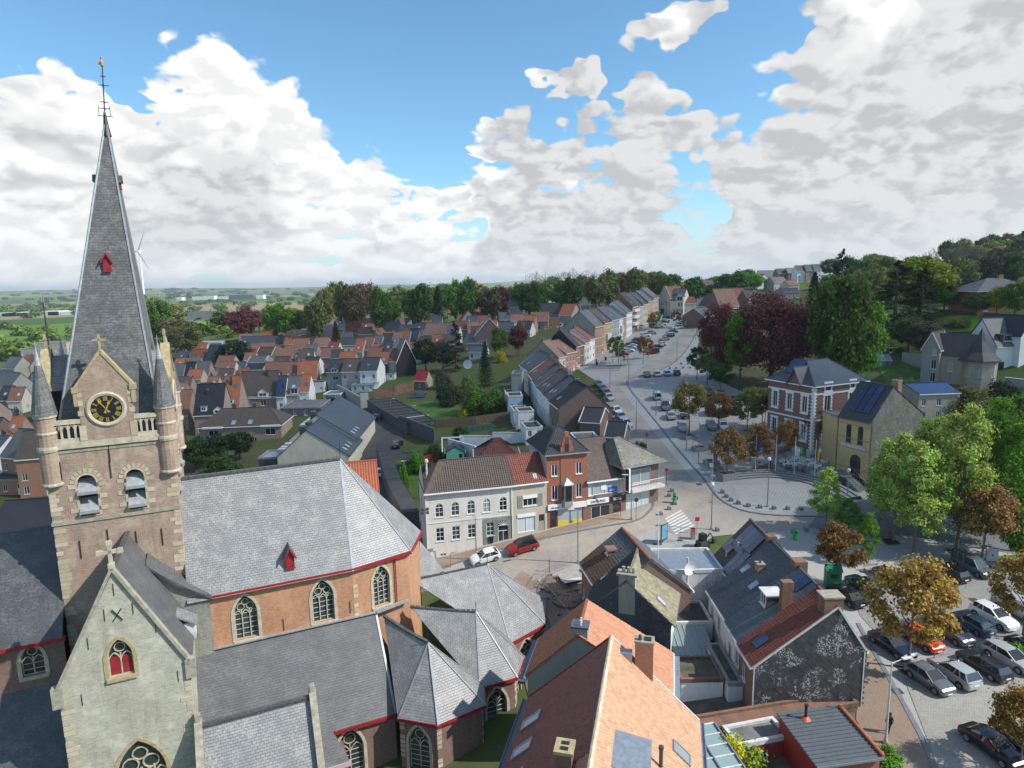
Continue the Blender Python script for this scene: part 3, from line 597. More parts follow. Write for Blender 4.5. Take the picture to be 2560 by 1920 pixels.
# balustrades, clock gables on four sides
HALF=lambda z:3.75*(49.5-z)/25.5
for side in range(4):
 M=Matrix.Translation((4.5,4.5,0))@Matrix.Rotation(rad(90*side),4,'Z')@Matrix.Translation((-4.5,-4.5,0))
 for x0,x1 in((.9,2.75),(6.45,8.1)):
  mb=MB();mb.box(x0,-.12,25.6,x1,.18,25.95);mb.box(x0,-.08,24.15,x1,.14,24.45);n=5
  for i in range(n):
   x=x0+(x1-x0)*i/(n-1);mb.box(x-.07,-.05,24.45,x+.07,.11,25.6)
   if i<n-1:
    wd_=(x1-x0)/(n-1);q=archpts(x+wd_/2,24.7,wd_-.12,.82)[2:]
    for k in range(len(q)-1):mb.bar((q[k][0],.03,q[k][1]),(q[k+1][0],.03,q[k+1][1]),.12,.10)
  o=mb.build('balustrade',MT['cream_stone'],TWR);o.matrix_basis=M
 mb=MB();outl=[(2.75,24.0),(6.45,24.0),(6.45,28.45),(4.6,31.15),(2.75,28.45)];panel(mb,(0,-.15,0),X,NF,outl);panel(mb,(0,.45,0),X,-NF,outl)
 mb.box(2.75,-.14,24,2.76,.44,28.4);mb.box(6.44,-.14,24,6.45,.44,28.4);o=mb.build('clock_gable',MT['church_brick_pale'],TWR);o.matrix_basis=M
 for sg in(-1,1):
  mb=MB();mb.bar((4.6+sg*2.05,.15,28.35),(4.6,.15,31.3),.72,.2);mb.box(4.6+sg*1.98-.22,-.28,28.05,4.6+sg*1.98+.22,.5,28.5);mb.box(4.6+sg*1.98-.15,-.24,27.0,4.6+sg*1.98+.15,.1,28.05);o=mb.build('gable_coping',MT['ochre_stone'],TWR);o.matrix_basis=M
  for zz,hh,ww in((24.2,1.2,.24),(26.2,.4,.2),(27.0,.4,.2),(27.7,.3,.2)):mb=MB();mb.box(4.6+sg*1.76-ww,-.175,zz,4.6+sg*1.76+ww,.1,zz+hh);o=mb.build('jamb_stone',MT['p_stone'],TWR);o.matrix_basis=M
 mb=MB();mb.bar((4.6,.15,31.2),(4.6,.15,32.6),.16,.16);mb.bar((4.15,.15,32.15),(5.05,.15,32.15),.16,.16);o=mb.build('gable_finial',MT['ochre_stone'],TWR);o.matrix_basis=M
 mb=MB();yb=4.5-HALF(30.6)
 for sg in(-1,1):slope(mb,[(4.6+sg*1.85,.4,28.0),(4.6+sg*1.85,4.5-HALF(28.0)+.1,28.0),(4.6,yb+.2,30.75),(4.6,.4,30.75)],.1)
 o=mb.build('gable_roof',MT['church_slate'],TWR);o.matrix_basis=M
 mb=MB();nseg=40;mb.ring([[Vector((4.6+r*math.cos(2*math.pi*i/nseg),y,26.6+r*math.sin(2*math.pi*i/nseg)))for i in range(nseg)]for r,y in((1.42,-.12),(1.42,-.24),(1.30,-.30),(1.12,-.24),(1.08,-.16))],0,False,False)
 o=mb.build('clock_ring',MT['cream_stone'],TWR);o.matrix_basis=M
 mb=MB();mb.poly([(4.6+1.12*math.cos(2*math.pi*i/nseg),-.19,26.6+1.12*math.sin(2*math.pi*i/nseg))for i in range(nseg)]);o=mb.build('clock_face',MT['clock_black'],TWR);o.matrix_basis=M
 def face(r,th,y=-.20):return Vector((4.6+r*math.sin(th),y,26.6+r*math.cos(th)))
 ROM=['XII','I','II','III','IIII','V','VI','VII','VIII','IX','X','XI']
 for hh in range(12):
  mb=MB();th=hh*math.pi/6;txt=ROM[hh];wdt={'I':.085,'V':.15,'X':.15};tot=sum(wdt[c]for c in txt);u0=-tot/2;rd=face(1,th)-face(0,th);tg=Vector((math.cos(th),0,-math.sin(th)));c0=face(.86,th,-.215)
  for ch_ in txt:
   wc=wdt[ch_];uc=u0+wc/2;u0+=wc;B=lambda u,v:c0+tg*u+rd*v
   if ch_=='I':mb.bar(B(uc,-.14),B(uc,.14),.05,.02,up=(0,1,0))
   elif ch_=='V':mb.bar(B(uc,-.14),B(uc-.05,.14),.045,.02,up=(0,1,0));mb.bar(B(uc,-.14),B(uc+.05,.14),.03,.02,up=(0,1,0))
   else:mb.bar(B(uc-.055,-.14),B(uc+.055,.14),.045,.02,up=(0,1,0));mb.bar(B(uc+.055,-.14),B(uc-.055,.14),.03,.02,up=(0,1,0))
  for sgn in(-.15,.15):mb.bar(c0+tg*(-tot/2)+rd*sgn,c0+tg*(tot/2)+rd*sgn,.02,.02,up=(0,1,0))
  o=mb.build('numeral',MT['gold'],TWR);o.matrix_basis=M
 for(th,ln,wh)in((rad(325),.95,.07),(rad(22),.72,.10)):
  mb=MB();mb.bar(face(-.28,th,-.25),face(ln,th,-.25),wh,.02,up=(0,1,0));c=face(ln*.72,th,-.25);tg=Vector((math.cos(th),0,-math.sin(th)));rd=face(1,th)-face(0,th)
  mb.prism([c-tg*.12,c-rd*.1,c+tg*.12,c+rd*.25],(0,.015,0));c=face(-.26,th,-.25);mb.prism([c-tg*.1-rd*.08,c+tg*.1-rd*.08,c+tg*.06+rd*.1,c-tg*.06+rd*.1],(0,.015,0))
  o=mb.build('clock_hand',MT['gold'],TWR);o.matrix_basis=M
  # corner turrets
for(cx_,cy_)in((.35,.3),(8.65,.3),(8.65,8.7),(.35,8.7)):
 mb=MB();mb.lathe((cx_,cy_,0),[(.1,20.0),(.35,20.3),(.55,20.5),(.7,20.9),(.72,23.4),(.72,26.5)],14);t_=mb.build('turret',MT['church_brick_pale'],TWR,True)
 for z0,z1,r in((20.75,20.98,.80),(23.55,23.95,.80),(24.9,25.12,.76),(26.25,26.62,.80)):MB().lathe((cx_,cy_,0),[(r,z0),(r+.03,(z0+z1)/2),(r,z1)],14).build('stone_band',MT['cream_stone'],TWR)
 MB().lathe((cx_,cy_,0),[(.90,26.5),(.86,26.65),(.55,28.6),(.24,30.4)],12).build('turret_roof',MT['spire_slate'],TWR)
 mb=MB();mb.lathe((cx_,cy_,0),[(.25,30.35),(.05,31.65)],10);mb.bar((cx_,cy_,31.5),(cx_,cy_,32.3),.05);mb.bar((cx_-.18,cy_,32.05),(cx_+.18,cy_,32.05),.04);mb.build('turret_finial',MT['lead'],TWR)
 # spire (old timber, a little out of plumb)
LEAN=lambda z:1.75*max(0,z-25)/24.5
mb=MB();zs_=[24.0,26,32,40,49.5];prev=None
rings_=[[Vector((4.5+LEAN(z)+sx*max(HALF(z),.08),4.5+sy*max(HALF(z),.08),z))for sx,sy in((-1,-1),(1,-1),(1,1),(-1,1))]for z in zs_]
for k in range(4):
 a,b=[rings_[i][k]for i in(0,-1)],[rings_[i][(k+1)%4]for i in(0,-1)]
 slope(mb,[a[0],b[0],b[1],a[1]],.05)
SP=mb.build('spire',MT['spire_slate'],CH)
for k in range(4):mb=MB();mb.bar(rings_[0][k],rings_[-1][k],.13,.13);mb.build('hip_lead',MT['lead'],SP)
def red_dormer(parent,M,sc=1.0):
 mb=MB();mb.box(-.42,-.35,0,.42,1.6,1.15);mb.prism([(-.42,-.36,1.15),(.42,-.36,1.15),(0,-.36,2.0)],(0,2.0,0));a=mb.build('dormer',MT['red_paint'],parent);a.matrix_basis=M
 mb=MB();mb.poly([(q[0],-.37,q[1])for q in archpts(0,.5,.45,.95,False)]);mb.box(-.5,-.45,-.12,.5,-.3,.02)
 b=mb.build('dormer_opening',MT['red_paint'],parent);b.matrix_basis=M
 mb=MB()
 for sg in(-1,1):mb.prism([(sg*.62,-.55,.98),(0,-.55,2.15),(0,2.2,2.15),(sg*.62,2.2,.98)][::sg],(0,0,.1))
 c=mb.build('dormer_roof',MT['church_slate_dark'],parent);c.matrix_basis=M
 mb=MB()
 for sg in(-1,1):mb.bar((sg*.62,-.57,1.0),(0,-.57,2.17),.06,.16)
 d=mb.build('bargeboard',MT['red_paint'],parent);d.matrix_basis=M
red_dormer(SP,Matrix.Translation((4.5+LEAN(38),4.5-HALF(38)-.05,37.6))@Matrix.Scale(.66,4))
for k in(1,3):red_dormer(SP,Matrix.Translation((4.5+LEAN(45),4.5,0))@Matrix.Rotation(rad(90*k),4,'Z')@Matrix.Translation((0,-HALF(44.6)-.05,44.4))@Matrix.Scale(.5,4))
mb=MB();tx=4.5+LEAN(49.5);mb.lathe((tx,4.5,0),[(.34,48.6),(.2,49.4),(.10,50.4),(.05,50.6)],8);mb.bar((tx,4.5,50.3),(tx+.2,4.5,54.0),.075)
for z_,l_ in((50.2,.55),(50.8,.4),(51.3,.3),(52.6,.42),(53.3,.2)):mb.bar((tx-l_+(z_-50)*.05,4.5,z_),(tx+l_+(z_-50)*.05,4.5,z_),.05);mb.bar((tx+(z_-50)*.05,4.5-l_,z_),(tx+(z_-50)*.05,4.5+l_,z_),.05)
for l_ in(-.4,.4):mb.bar((tx+l_,4.5,50.2),(tx+l_,4.5,51.0),.04)
mb.build('spire_cross',MT['black_iron'],SP)
mb=MB();mb.lathe((tx+.2,4.5,54.0),[(.02,0),(.13,.1),(.16,.35),(.07,.6),(.1,.75),(.02,.9)],8);mb.prism([(tx+.15,4.48,54.25),(tx-.25,4.48,54.55),(tx-.1,4.48,54.15)],(0,.04,0));mb.build('weathercock',MT['ochre_stone'],SP)
# --- nave, west of the tower
mb=MB();slope(mb,[(-45,-1.9,8.75),(0,-1.9,8.75),(0,4.5,16.2),(-45,4.5,16.2)],.2);slope(mb,[(-45,10.9,8.75),(0,10.9,8.75),(0,4.5,16.2),(-45,4.5,16.2)],.2);mb.build('nave_roof',MT['church_slate_dark'],CH)
mb=MB();nh=[archpts(-2.2-5.5*i,6.0,1.5,2.6)for i in range(3)];panel(mb,(0,-1.5,0),X,NF,[(-45,-8),(0,-8),(0,8.9),(-45,8.9)],nh,.35);panel(mb,(-45,10.5,0),-Y_,-X,[(0,-8),(12,-8),(12,8.9),(6,16),(0,8.9)]);panel(mb,(0,10.5,0),-X,Y_,[(0,-8),(45,-8),(45,8.9),(0,8.9)])
NV=mb.build('nave_wall',MT['church_brick_dark'],CH)
for i in range(3):cwin(NV,(0,-1.5,0),X,NF,-2.2-5.5*i,6.0,1.5,2.6,2)
MB().box(-45,-2.02,8.55,.2,-1.5,8.82).build('red_cornice',MT['red_paint'],CH)
mb=MB();slope(mb,[(-45,-7.7,-2.2),(.9,-7.7,-2.2),(.9,-1.45,5.05),(-45,-1.45,5.05)],.2);mb.build('nave_aisle_roof',MT['church_slate_dark'],CH)
mb=MB();panel(mb,(0,-7.4,0),X,NF,[(-45,-8),(.9,-8),(.9,-2),(-45,-2)]);mb.build('nave_aisle_wall',MT['church_brick_dark'],CH)
# --- south transept
tg_=[(.9,-8),(9.2,-8),(9.2,8.1),(5.0,16.0),(.9,8.1)];w1=archpts(4.85,7.95,1.6,2.9);w2=archpts(5.3,-5.5,3.4,8.0)
mb=MB();panel(mb,(0,-8.3,0),X,NF,tg_,[w1,w2],.5);panel(mb,(9.2,-8.3,0),Y_,X,[(0,-8),(8.3,-8),(8.3,8.1),(0,8.1)]);panel(mb,(.9,0,0),-Y_,-X,[(0,-8),(8.3,-8),(8.3,8.1),(0,8.1)])
TR=mb.build('transept_wall',MT['green_stone'],CH)
cwin(TR,(0,-8.3,0),X,NF,4.85,7.95,1.6,2.9,2,'ochre_stone',bars=False,shutter='red_paint');cwin(TR,(0,-8.3,0),X,NF,5.3,-5.5,3.4,8.0,4,'ochre_stone')
mb=MB();slope(mb,[(.7,-8.0,7.75),(.7,0,7.75),(5.0,0,16.05),(5.0,-8.0,16.05)],.2);slope(mb,[(9.45,-8.0,7.75),(9.45,0,7.75),(5.0,0,16.05),(5.0,-8.0,16.05)],.2);mb.build('transept_roof',MT['aisle_slate'],CH)
mb=MB()
for sg,x_ in((-1,.8),(1,9.3)):mb.bar((x_,-8.25,8.0),(5.0,-8.25,16.35),.5,.22);mb.box(x_-.35,-8.5,6.6,x_+.35,-7.9,8.15)
mb.build('transept_coping',MT['old_stone'],CH)
for i in range(14):t_=(i+.5)/14;MB().obox((5.0-.16,-8.0+8*i/14,16.0),(.32,0,0),(0,8/14-.04,0),(0,0,.16)).build('ridge_tile',MT['church_slate_dark'],CH)
mb=MB();mb.bar((5.0,-8.25,16.3),(5.0,-8.25,18.2),.24,.24);mb.bar((4.4,-8.25,17.55),(5.6,-8.25,17.55),.24,.24);mb.box(4.8,-8.45,16.0,5.2,-8.05,16.7)
for p_ in((5,18.2),(4.35,17.55),(5.65,17.55)):mb.box(p_[0]-.17,-8.4,p_[1]-.17,p_[0]+.17,-8.1,p_[1]+.17)
mb.build('gable_cross',MT['cream_stone'],CH)
for s_,z_ in((4.95,14.7),(4.2,12.9),(6.0,13.0),(3.0,11.0),(7.3,11.2),(2.2,6.8),(8.4,6.9)):link('iron_anchor',am,TR,Matrix.Translation((s_,-8.3,z_))@Matrix.Scale(.6,4))
mb=MB();mb.bar((4.7,-8.36,12.3),(5.3,-8.36,13.2),.06);mb.bar((5.3,-8.36,12.3),(4.7,-8.36,13.2),.06);mb.build('iron_cross',MT['black_iron'],TR)
for z_ in np.arange(-5,6.5,.42):
 if random.random()<.7:link('quoin',random.choice(qm),TR,Matrix.Translation((.9,-8.3,z_)))
 if random.random()<.7:link('quoin',random.choice(qm),TR,Matrix.Translation((9.2,-8.3,z_))@Matrix.Scale(-1,4,X))
 # masonry between transept, tower and choir, with its sloping roof; small dormer on the transept slope
mb=MB();panel(mb,(0,-1.7,0),X,NF,[(6.4,3),(10.7,3),(10.7,9.6),(9.0,10.6),(6.6,13.2)]);panel(mb,(10.7,-1.7,0),Y_,X,[(0,3),(2,3),(2,9.6),(0,9.6)]);mb.build('stair_wall',MT['grey_stone_rough'],CH)
mb=MB();mb.prism([(6.3,-2.0,13.75),(8.3,-2.0,11.45),(10.9,-2.0,9.9),(10.9,1.5,10.3),(9.0,1.5,11.6),(6.3,1.5,14.2)][:6],(0,0,-.3));mb.build('stair_roof',MT['aisle_slate'],CH)
mb=MB();mb.box(8.2,-4.3,7.6,9.6,-3.0,9.0);mb.build('roof_hatch',MT['white_dirty'],CH);mb=MB();slope(mb,[(9.75,-4.5,8.9),(9.75,-2.8,8.9),(7.6,-2.8,10.4),(7.6,-4.5,10.4)],.12);mb.build('hatch_roof',MT['church_slate'],CH)
# --- choir with polygonal end
CE=[(10.6,-1.5),(22.9,-1.5),(28.7,-.1),(31,4.2),(28.7,8.5),(22.9,9.9),(9,9.9)];EZ=9.95;RG=(Vector((9,4.2,18.9)),Vector((23.3,4.2,18.9)))
def ov(p,k=.45):c=Vector((18,4.2));q=Vector(p);d=(q-Vector((min(max(q.x,9),23.3),4.2)));d=d.normalized()*k if d.length>.01 else d;return Vector((q.x+d.x,q.y+d.y,EZ-.35))
oe=[ov(p)for p in CE];mb=MB();oe[0]=Vector((9.0,oe[0].y,oe[0].z))
slope(mb,[oe[0],oe[1],RG[1],RG[0]],.2);slope(mb,[oe[5],oe[6],RG[0],RG[1]],.2)
for i in(1,2,3,4):slope(mb,[oe[i],oe[i+1],RG[1]],.2)
CR=mb.build('choir_roof',MT['church_slate'],CH)
for i in(1,2):mb=MB();mb.bar(oe[i],RG[1],.18,.06);mb.build('hip_lead',MT['lead'],CR)
rt=MB().box(0,-.2,-.06,.56,.2,.16).mesh('ridge_tile',MT['church_slate_dark'])
for i in range(24):link('ridge_tile',rt,CR,Matrix.Translation((9.1+i*.59,4.2,18.9)))
mb=MB();mb.bar((23.3,4.2,18.9),(23.3,4.2,20.6),.05);mb.build('ridge_finial',MT['black_iron'],CR)
red_dormer(CR,Matrix.Translation((17.5,-1.1,10.85))@Matrix.Scale(.85,4))
for s_ in(12.2,15.2,19,20.4,21.8):k=.09;mb=MB();mb.box(s_-.12,-.95,10.75,s_+.12,-.7,10.95);mb.build('roof_hook',MT['white_dirty'],CR)
mb=MB();hl={0:[archpts(13.45-10.6,5.05,1.9,4.1),archpts(20.1-10.6,5.05,1.95,4.1)],1:[archpts(2.9,5.0,1.7,4.1)]}
CWs=[]
for i in range(6):
 a,b=Vector((*CE[i],0)),Vector((*CE[i+1],0));U=(b-a).normalized();N=Vector((U.y,-U.x,0));L=(b-a).length;panel(mb,a,U,N,[(0,-8),(L,-8),(L,EZ),(0,EZ)],hl.get(i,[]),.4);CWs.append((a,U,N,L))
CW=mb.build('choir_wall',MT['church_brick'],CH)
for a,U,N,L in CWs[:4]:mb=MB();mb.obox(a+Vector((0,0,EZ-.42))-U*.1,U*(L+.2),N*.42,Vector((0,0,.3)));mb.build('red_cornice',MT['red_paint'],CH)
a,U,N,L=CWs[0];cwin(CW,a,U,N,13.45-10.6,5.05,1.9,4.1,3);cwin(CW,a,U,N,20.1-10.6,5.05,1.95,4.1,3);a1,U1,N1,L1=CWs[1];cwin(CW,a1,U1,N1,2.9,5.0,1.7,4.1,3)
for u,z_ in((5.9,5.6),(11.9,5.9)):link('iron_anchor',am,CW,Matrix.Translation(a+U*u+Vector((0,0,z_)))@Matrix.Scale(.8,4))
mb=MB();q=[a1+U1*4.4+N1*.15+Vector((0,0,z_))for z_ in(9.4,9.0,4.4)];mb.cyl(q[0],q[1],.12,.07);mb.cyl(q[1],q[2],.06);mb.build('downpipe',MT['wood_red'],CH)
for i in range(11):
 for aa,UU_ in((a1,U1),):
  if random.random()<.7:o=link('quoin',qm[0],CW,Matrix.Translation(aa+Vector((0,0,4.3+i*.48)))@Matrix.Rotation(math.atan2(UU_.y,UU_.x),4,'Z'))
  # --- south aisle of the choir, red eaves
AZE=-2.0;AEV=-7.6
mb=MB();slope(mb,[(9.2,AEV,AZE),(25.0,AEV,AZE),(24.9,-1.45,4.75),(9.2,-1.45,4.75)],.2);mb.build('aisle_roof',MT['aisle_slate'],CH)
mb=MB();mb.bar((24.9,-1.45,4.8),(25.0,AEV,AZE+.05),.2,.07);mb.bar((10.6,-1.6,4.85),(24.9,-1.6,4.85),.3,.12);mb.bar((24.9,-1.6,4.85),(28.4,-.6,4.85),.5,.14);mb.build('aisle_flashing',MT['lead'],CH)
mb=MB();aw=[archpts(20.9-18,-7,2.3,4.6),archpts(23.6-18,-7,.9,4.4)];panel(mb,(18,AEV+.3,0),X,NF,[(0,-8),(7,-8),(7,AZE),(0,AZE)],aw[:1],.4);AW=mb.build('aisle_wall',MT['church_brick_dark'],CH);cwin(AW,(18,AEV+.3,0),X,NF,2.9,-7,2.3,4.6,2)
MB().box(19.6,AEV-.12,AZE-.32,25.0,AEV+.25,AZE-.02).build('red_cornice',MT['red_paint'],CH)
# radiating chapels: pyramid ended slate roofs
def chapel(K0,K1,E,ze,nwin,valley,roofmat='church_slate',wallmat='church_brick_dark'):
 K0,K1=Vector(K0),Vector(K1);Ev=[Vector((*e,ze))for e in E];cen=Vector((sum(e[0]for e in E)/len(E)*.5+K0 .x*.5,sum(e[1]for e in E)/len(E)*.5+K0 .y*.5,ze))
 o_=[e+(e-cen).normalized()*.35-Vector((0,0,.2))for e in Ev];mb=MB()
 slope(mb,[o_[0],K1,K0]if valley[0]is None else[Vector(valley[0]),o_[0],K1,K0],.15)
 for i in range(len(o_)-1):slope(mb,[o_[i],o_[i+1],K1],.15)
 slope(mb,[o_[-1],K1,K0]if valley[1]is None else[o_[-1],Vector(valley[1]),K0,K1],.15)
 r=mb.build('chapel_roof',MT[roofmat],CH)
 for e in o_:mb=MB();mb.bar(e+Vector((0,0,.06)),K1+Vector((0,0,.05)),.12,.06);mb.build('hip_lead',MT['lead'],r)
 n=int((K1-K0).length/.5);d=(K1-K0)/n
 for i in range(n):mb=MB();mb.bar(K0+d*(i+.06)+Vector((0,0,-.12*math.sin(math.pi*i/n)+.06)),K0+d*(i+.9)+Vector((0,0,-.12*math.sin(math.pi*(i+.9)/n)+.06)),.3,.2);mb.build('ridge_tile',MT['church_slate_dark'],r)
 mb=MB();mb.bar(K1,K1+Vector((0,0,1.0)),.05);mb.build('chapel_finial',MT['black_iron'],r)
 mb=MB();fr=[]
 for i in range(len(Ev)-1):
  a,b=Vector((Ev[i].x,Ev[i].y,0)),Vector((Ev[i+1].x,Ev[i+1].y,0));U=(b-a).normalized();N=Vector((U.y,-U.x,0));L=(b-a).length;h=[archpts(L/2,-7.2,min(2.3,L*.55),4.9)]if i in nwin else[]
  panel(mb,a,U,N,[(0,-8.5),(L,-8.5),(L,ze),(0,ze)],h,.4);fr.append((i,a,U,N,L))
 w=mb.build('chapel_wall',MT[wallmat],CH)
 for i,a,U,N,L in fr:
  mb=MB();mb.obox(a+Vector((0,0,ze-.42))-U*.15,U*(L+.3),N*.34,Vector((0,0,.3)));mb.build('red_cornice',MT['red_paint'],CH)
  if i in nwin:cwin(w,a,U,N,L/2,-7.2,min(2.3,L*.55),4.9,2 if L<4.2 else 3)
  for z_ in np.arange(-6,-2.2,.45):
   if random.random()<.65:link('quoin',qm[0],w,Matrix.Translation(a+Vector((0,0,z_)))@Matrix.Rotation(math.atan2(U.y,U.x),4,'Z'))
chapel((25.6,-1.7,4.3),(28.5,-6.8,3.5),[(25.1,-8.6),(27.8,-10.9),(32.3,-10.3),(33.2,-7.7)],-1.5,(0,),(None,(30.0,-2.2,-.6)))
chapel((28.4,-1.0,4.3),(34.4,-3.6,3.6),[(32.9,-7.7),(36.6,-7.8),(38.6,-5.2),(38.6,-2.0)],-1.5,(0,1,2),(None,(33.0,.5,-.6)))
chapel((30.0,4.4,4.4),(39.4,5.7,3.8),[(38.5,-2.1),(43.4,-.4),(46.0,4.2),(44.8,9.6),(39.5,12)],-1.5,(0,1),(None,None))
mb=MB();c=[(33.5,14.5),(37.5,16.5),(35.5,20.5),(31.5,18.5)];ap=Vector((34.6,17.2,3.2))
for i in range(4):slope(mb,[Vector((*c[i],-1.2)),Vector((*c[(i+1)%4],-1.2)),ap],.12)
mb.build('chapel_roof',MT['church_slate'],CH);mb=MB();mb.prism([(*q,-1.3)for q in c],(0,0,-7));mb.build('chapel_wall',MT['church_brick_dark'],CH)
# --- sacristy in front of the aisle, gable parapets
mb=MB();slope(mb,[(9.5,-13.2,-3.8),(17.7,-13.2,-3.8),(17.7,-8.7,2.5),(9.5,-8.7,2.5)],.18);slope(mb,[(9.5,-7.0,0),(17.7,-7.0,0),(17.7,-8.7,2.5),(9.5,-8.7,2.5)],.18);SR=mb.build('sacristy_roof',MT['church_slate'],CH)
for i in range(14):mb=MB();mb.box(9.55+i*.585,-8.9,2.42,9.55+i*.585+.55,-8.5,2.66);mb.build('ridge_tile',MT['church_slate_dark'],SR)
for x_ in(9.25,17.75):
 mb=MB();mb.prism([(x_,-13.6,-8),(x_,-6.8,-8),(x_,-6.8,.2),(x_,-8.7,3.1),(x_,-13.6,-3.7)],(.4,0,0));mb.build('parapet',MT['church_brick_dark'],CH)
 mb=MB();mb.bar((x_+.2,-13.7,-3.75),(x_+.2,-8.7,3.2),.55,.16);mb.bar((x_+.2,-8.7,3.2),(x_+.2,-6.8,.3),.55,.16);mb.box(x_,-8.95,3.1,x_+.4,-8.45,3.6);mb.build('parapet_coping',MT['old_stone'],CH)
MB().box(9.6,-13.0,-8,17.6,-12.7,-3.9).build('sacristy_wall',MT['church_brick_dark'],CH)
mb=MB();slope(mb,[(18.3,-10.2,-3.2),(20.4,-10.2,-3.2),(19.2,-7.6,-1.2),(18.3,-7.6,-1.2)],.12);mb.build('porch_roof',MT['aisle_slate'],CH);MB().box(18.2,-10.3,-3.6,20.5,-10.0,-3.2).build('porch_fascia',MT['st_pinkish'],CH);MB().box(18.2,-9.9,-8,20.3,-7.3,-3.3).build('porch_wall',MT['church_brick_dark'],CH)
# ------------------------------------------------------------------ houses: shared pieces
WC={};HC=[]
def wmesh(w,h,st,fc='white'):
 """window or door, meshes shared between equal sizes: returns (frame mesh, pane mesh or None)"""
 w=round(w,1);h=round(h,1);k=(w,h,st,fc)
 if k in WC:return WC[k]
 f=MB();p=MB();b=.07;y0,y1=.05,.12
 def fr(x0,z0,x1,z1):f.box(x0,y0,z0,x1,y1,z1)
 arch=st.startswith('a')
 if arch:
  o_,i_=archpts(0,0,w,h,False),archpts(0,b,w-2*b,h-2*b,False);ringmesh(f,(0,0,0),X,NF,o_,i_,-y0,-y1);p.poly([(q[0],.11,q[1])for q in i_]);zs=h-w/2
  f.box(-.025,y0,b,.025,y1,h-b);f.box(-w/2+b,y0,zs-.03,w/2-b,y1,zs+.03)
  if st=='ax':f.box(-w/2+b,y0,zs/2-.02,w/2-b,y1,zs/2+.02)
 else:
  fr(-w/2,0,-w/2+b,h);fr(w/2-b,0,w/2,h);fr(-w/2+b,0,w/2-b,b);fr(-w/2+b,h-b,w/2-b,h)
  if st in('w','b','p'):fr(-.035,b,.035,h-b)if w>.75 else None
  if st=='ww':fr(-w/6-.03,b,-w/6+.03,h-b);fr(w/6-.03,b,w/6+.03,h-b)
  if st=='t':fr(-w/2+b,h*.68,w/2-b,h*.68+.06);fr(-.03,b,.03,h*.68)
  if st=='x':
   fr(-.025,b,.025,h-b)
   for q in(1/3,2/3):fr(-w/2+b,h*q-.02,w/2-b,h*q+.02)
  if st=='s':
   n=max(1,round(w/1.6))
   for q in range(1,n):fr(-w/2+w*q/n-.03,b,-w/2+w*q/n+.03,h-b)
  if st in('d','g'):
   f.box(-w/2+b,y0+.01,b,w/2-b,y1,h*(.62 if st=='d' else 1)-b)
   if st=='d':p.poly([(-w/2+b,.11,h*.6),(w/2-b,.11,h*.6),(w/2-b,.11,h-b),(-w/2+b,.11,h-b)])
   else:
    for q in range(1,5):f.box(-w/2+b,y0-.01,h*q/5-.015,w/2-b,y0+.02,h*q/5+.015)
  else:p.poly([(-w/2+b,.11,b),(w/2-b,.11,b),(w/2-b,.11,h-b),(-w/2+b,.11,h-b)])
  if st=='b':f.box(-w/2+.02,y0-.03,h*.45,w/2-.02,y0,h-.02)
 if st not in('d','g','s'):f.box(-w/2-.08,-.09,-.09,w/2+.08,.05,0)
 WC[k]=(f.mesh('window',MT[fc]),p.mesh('pane',MT['pane'])if p.f else None)
 return WC[k]
WR={'f':0,'r':90,'b':180,'l':270}
PANES=['pane','pane','pane','pane_pale','pane']
def put_window(root,M,w,h,st,fc='white',pm=None):
 a,b=wmesh(w,h,st,fc);nm='door' if st in('d',)else 'garage_door' if st=='g' else 'shop_window' if st=='s' else 'window'
 o=link(nm,a,root,M)
 if b is not None:
  q=link('pane',b,o);pm=pm or random.choice(PANES)
  if pm!='pane':q.material_slots[0].link='OBJECT';q.material_slots[0].material=MT[pm]
 return o
def onslope(F,u,v,n=0.0):O,U,V,N,lu,lv=F;M=Matrix((U,V,N)).transposed().to_4x4();M.translation=O+U*u+V*v+N*n;return M
def mkframe(O,U,V):O,U,V=Vector(O),Vector(U),Vector(V);lu,lv=U.length,V.length;U=U/lu;V=V/lv;return(O,U,V,U.cross(V).normalized(),lu,lv)
_rw=MB();_rw.box(-.42,-.6,0,.42,-.52,.09);_rw.box(-.42,.52,0,.42,.6,.09);_rw.box(-.42,-.52,0,-.34,.52,.09);_rw.box(.34,-.52,0,.42,.52,.09);_rw.poly([(-.34,-.52,.05),(.34,-.52,.05),(.34,.52,.05),(-.34,.52,.05)],None,1)
RWD=_rw.mesh('roof_window',[MT['zinc_dark'],MT['pane_blue']]);RWP=_rw.mesh('roof_window',[MT['zinc'],MT['pane_pale']])
_sp=MB();_sp.box(-.5,-.82,.06,.5,.82,.11);
for q in((-.5,-.82,.5,-.79),(-.5,.79,.5,.82),(-.5,-.79,-.47,.79),(.47,-.79,.5,.79)):_sp.box(q[0],q[1],.11,q[2],q[3],.118,1)
SPM=_sp.mesh('solar_panel',[MT['solar'],MT['zinc_dark']])
def roofwin(H,side,u,v,sc=1.0,pale=False):link('roof_window',RWP if pale else RWD,H['roof'],onslope(H['fr'][side],u,v,.03)@Matrix.Scale(sc,4))
def solar(H,side,u0,v0,nu,nv,w=1.02,h=1.66,land=False):
 for i in range(nu):
  for j in range(nv):
   M=onslope(H['fr'][side],u0+(h if land else w)*(i+.5),v0+(w if land else h)*(j+.5),.05);link('solar_panel',SPM,H['roof'],M@Matrix.Rotation(rad(90),4,'Z')if land else M)
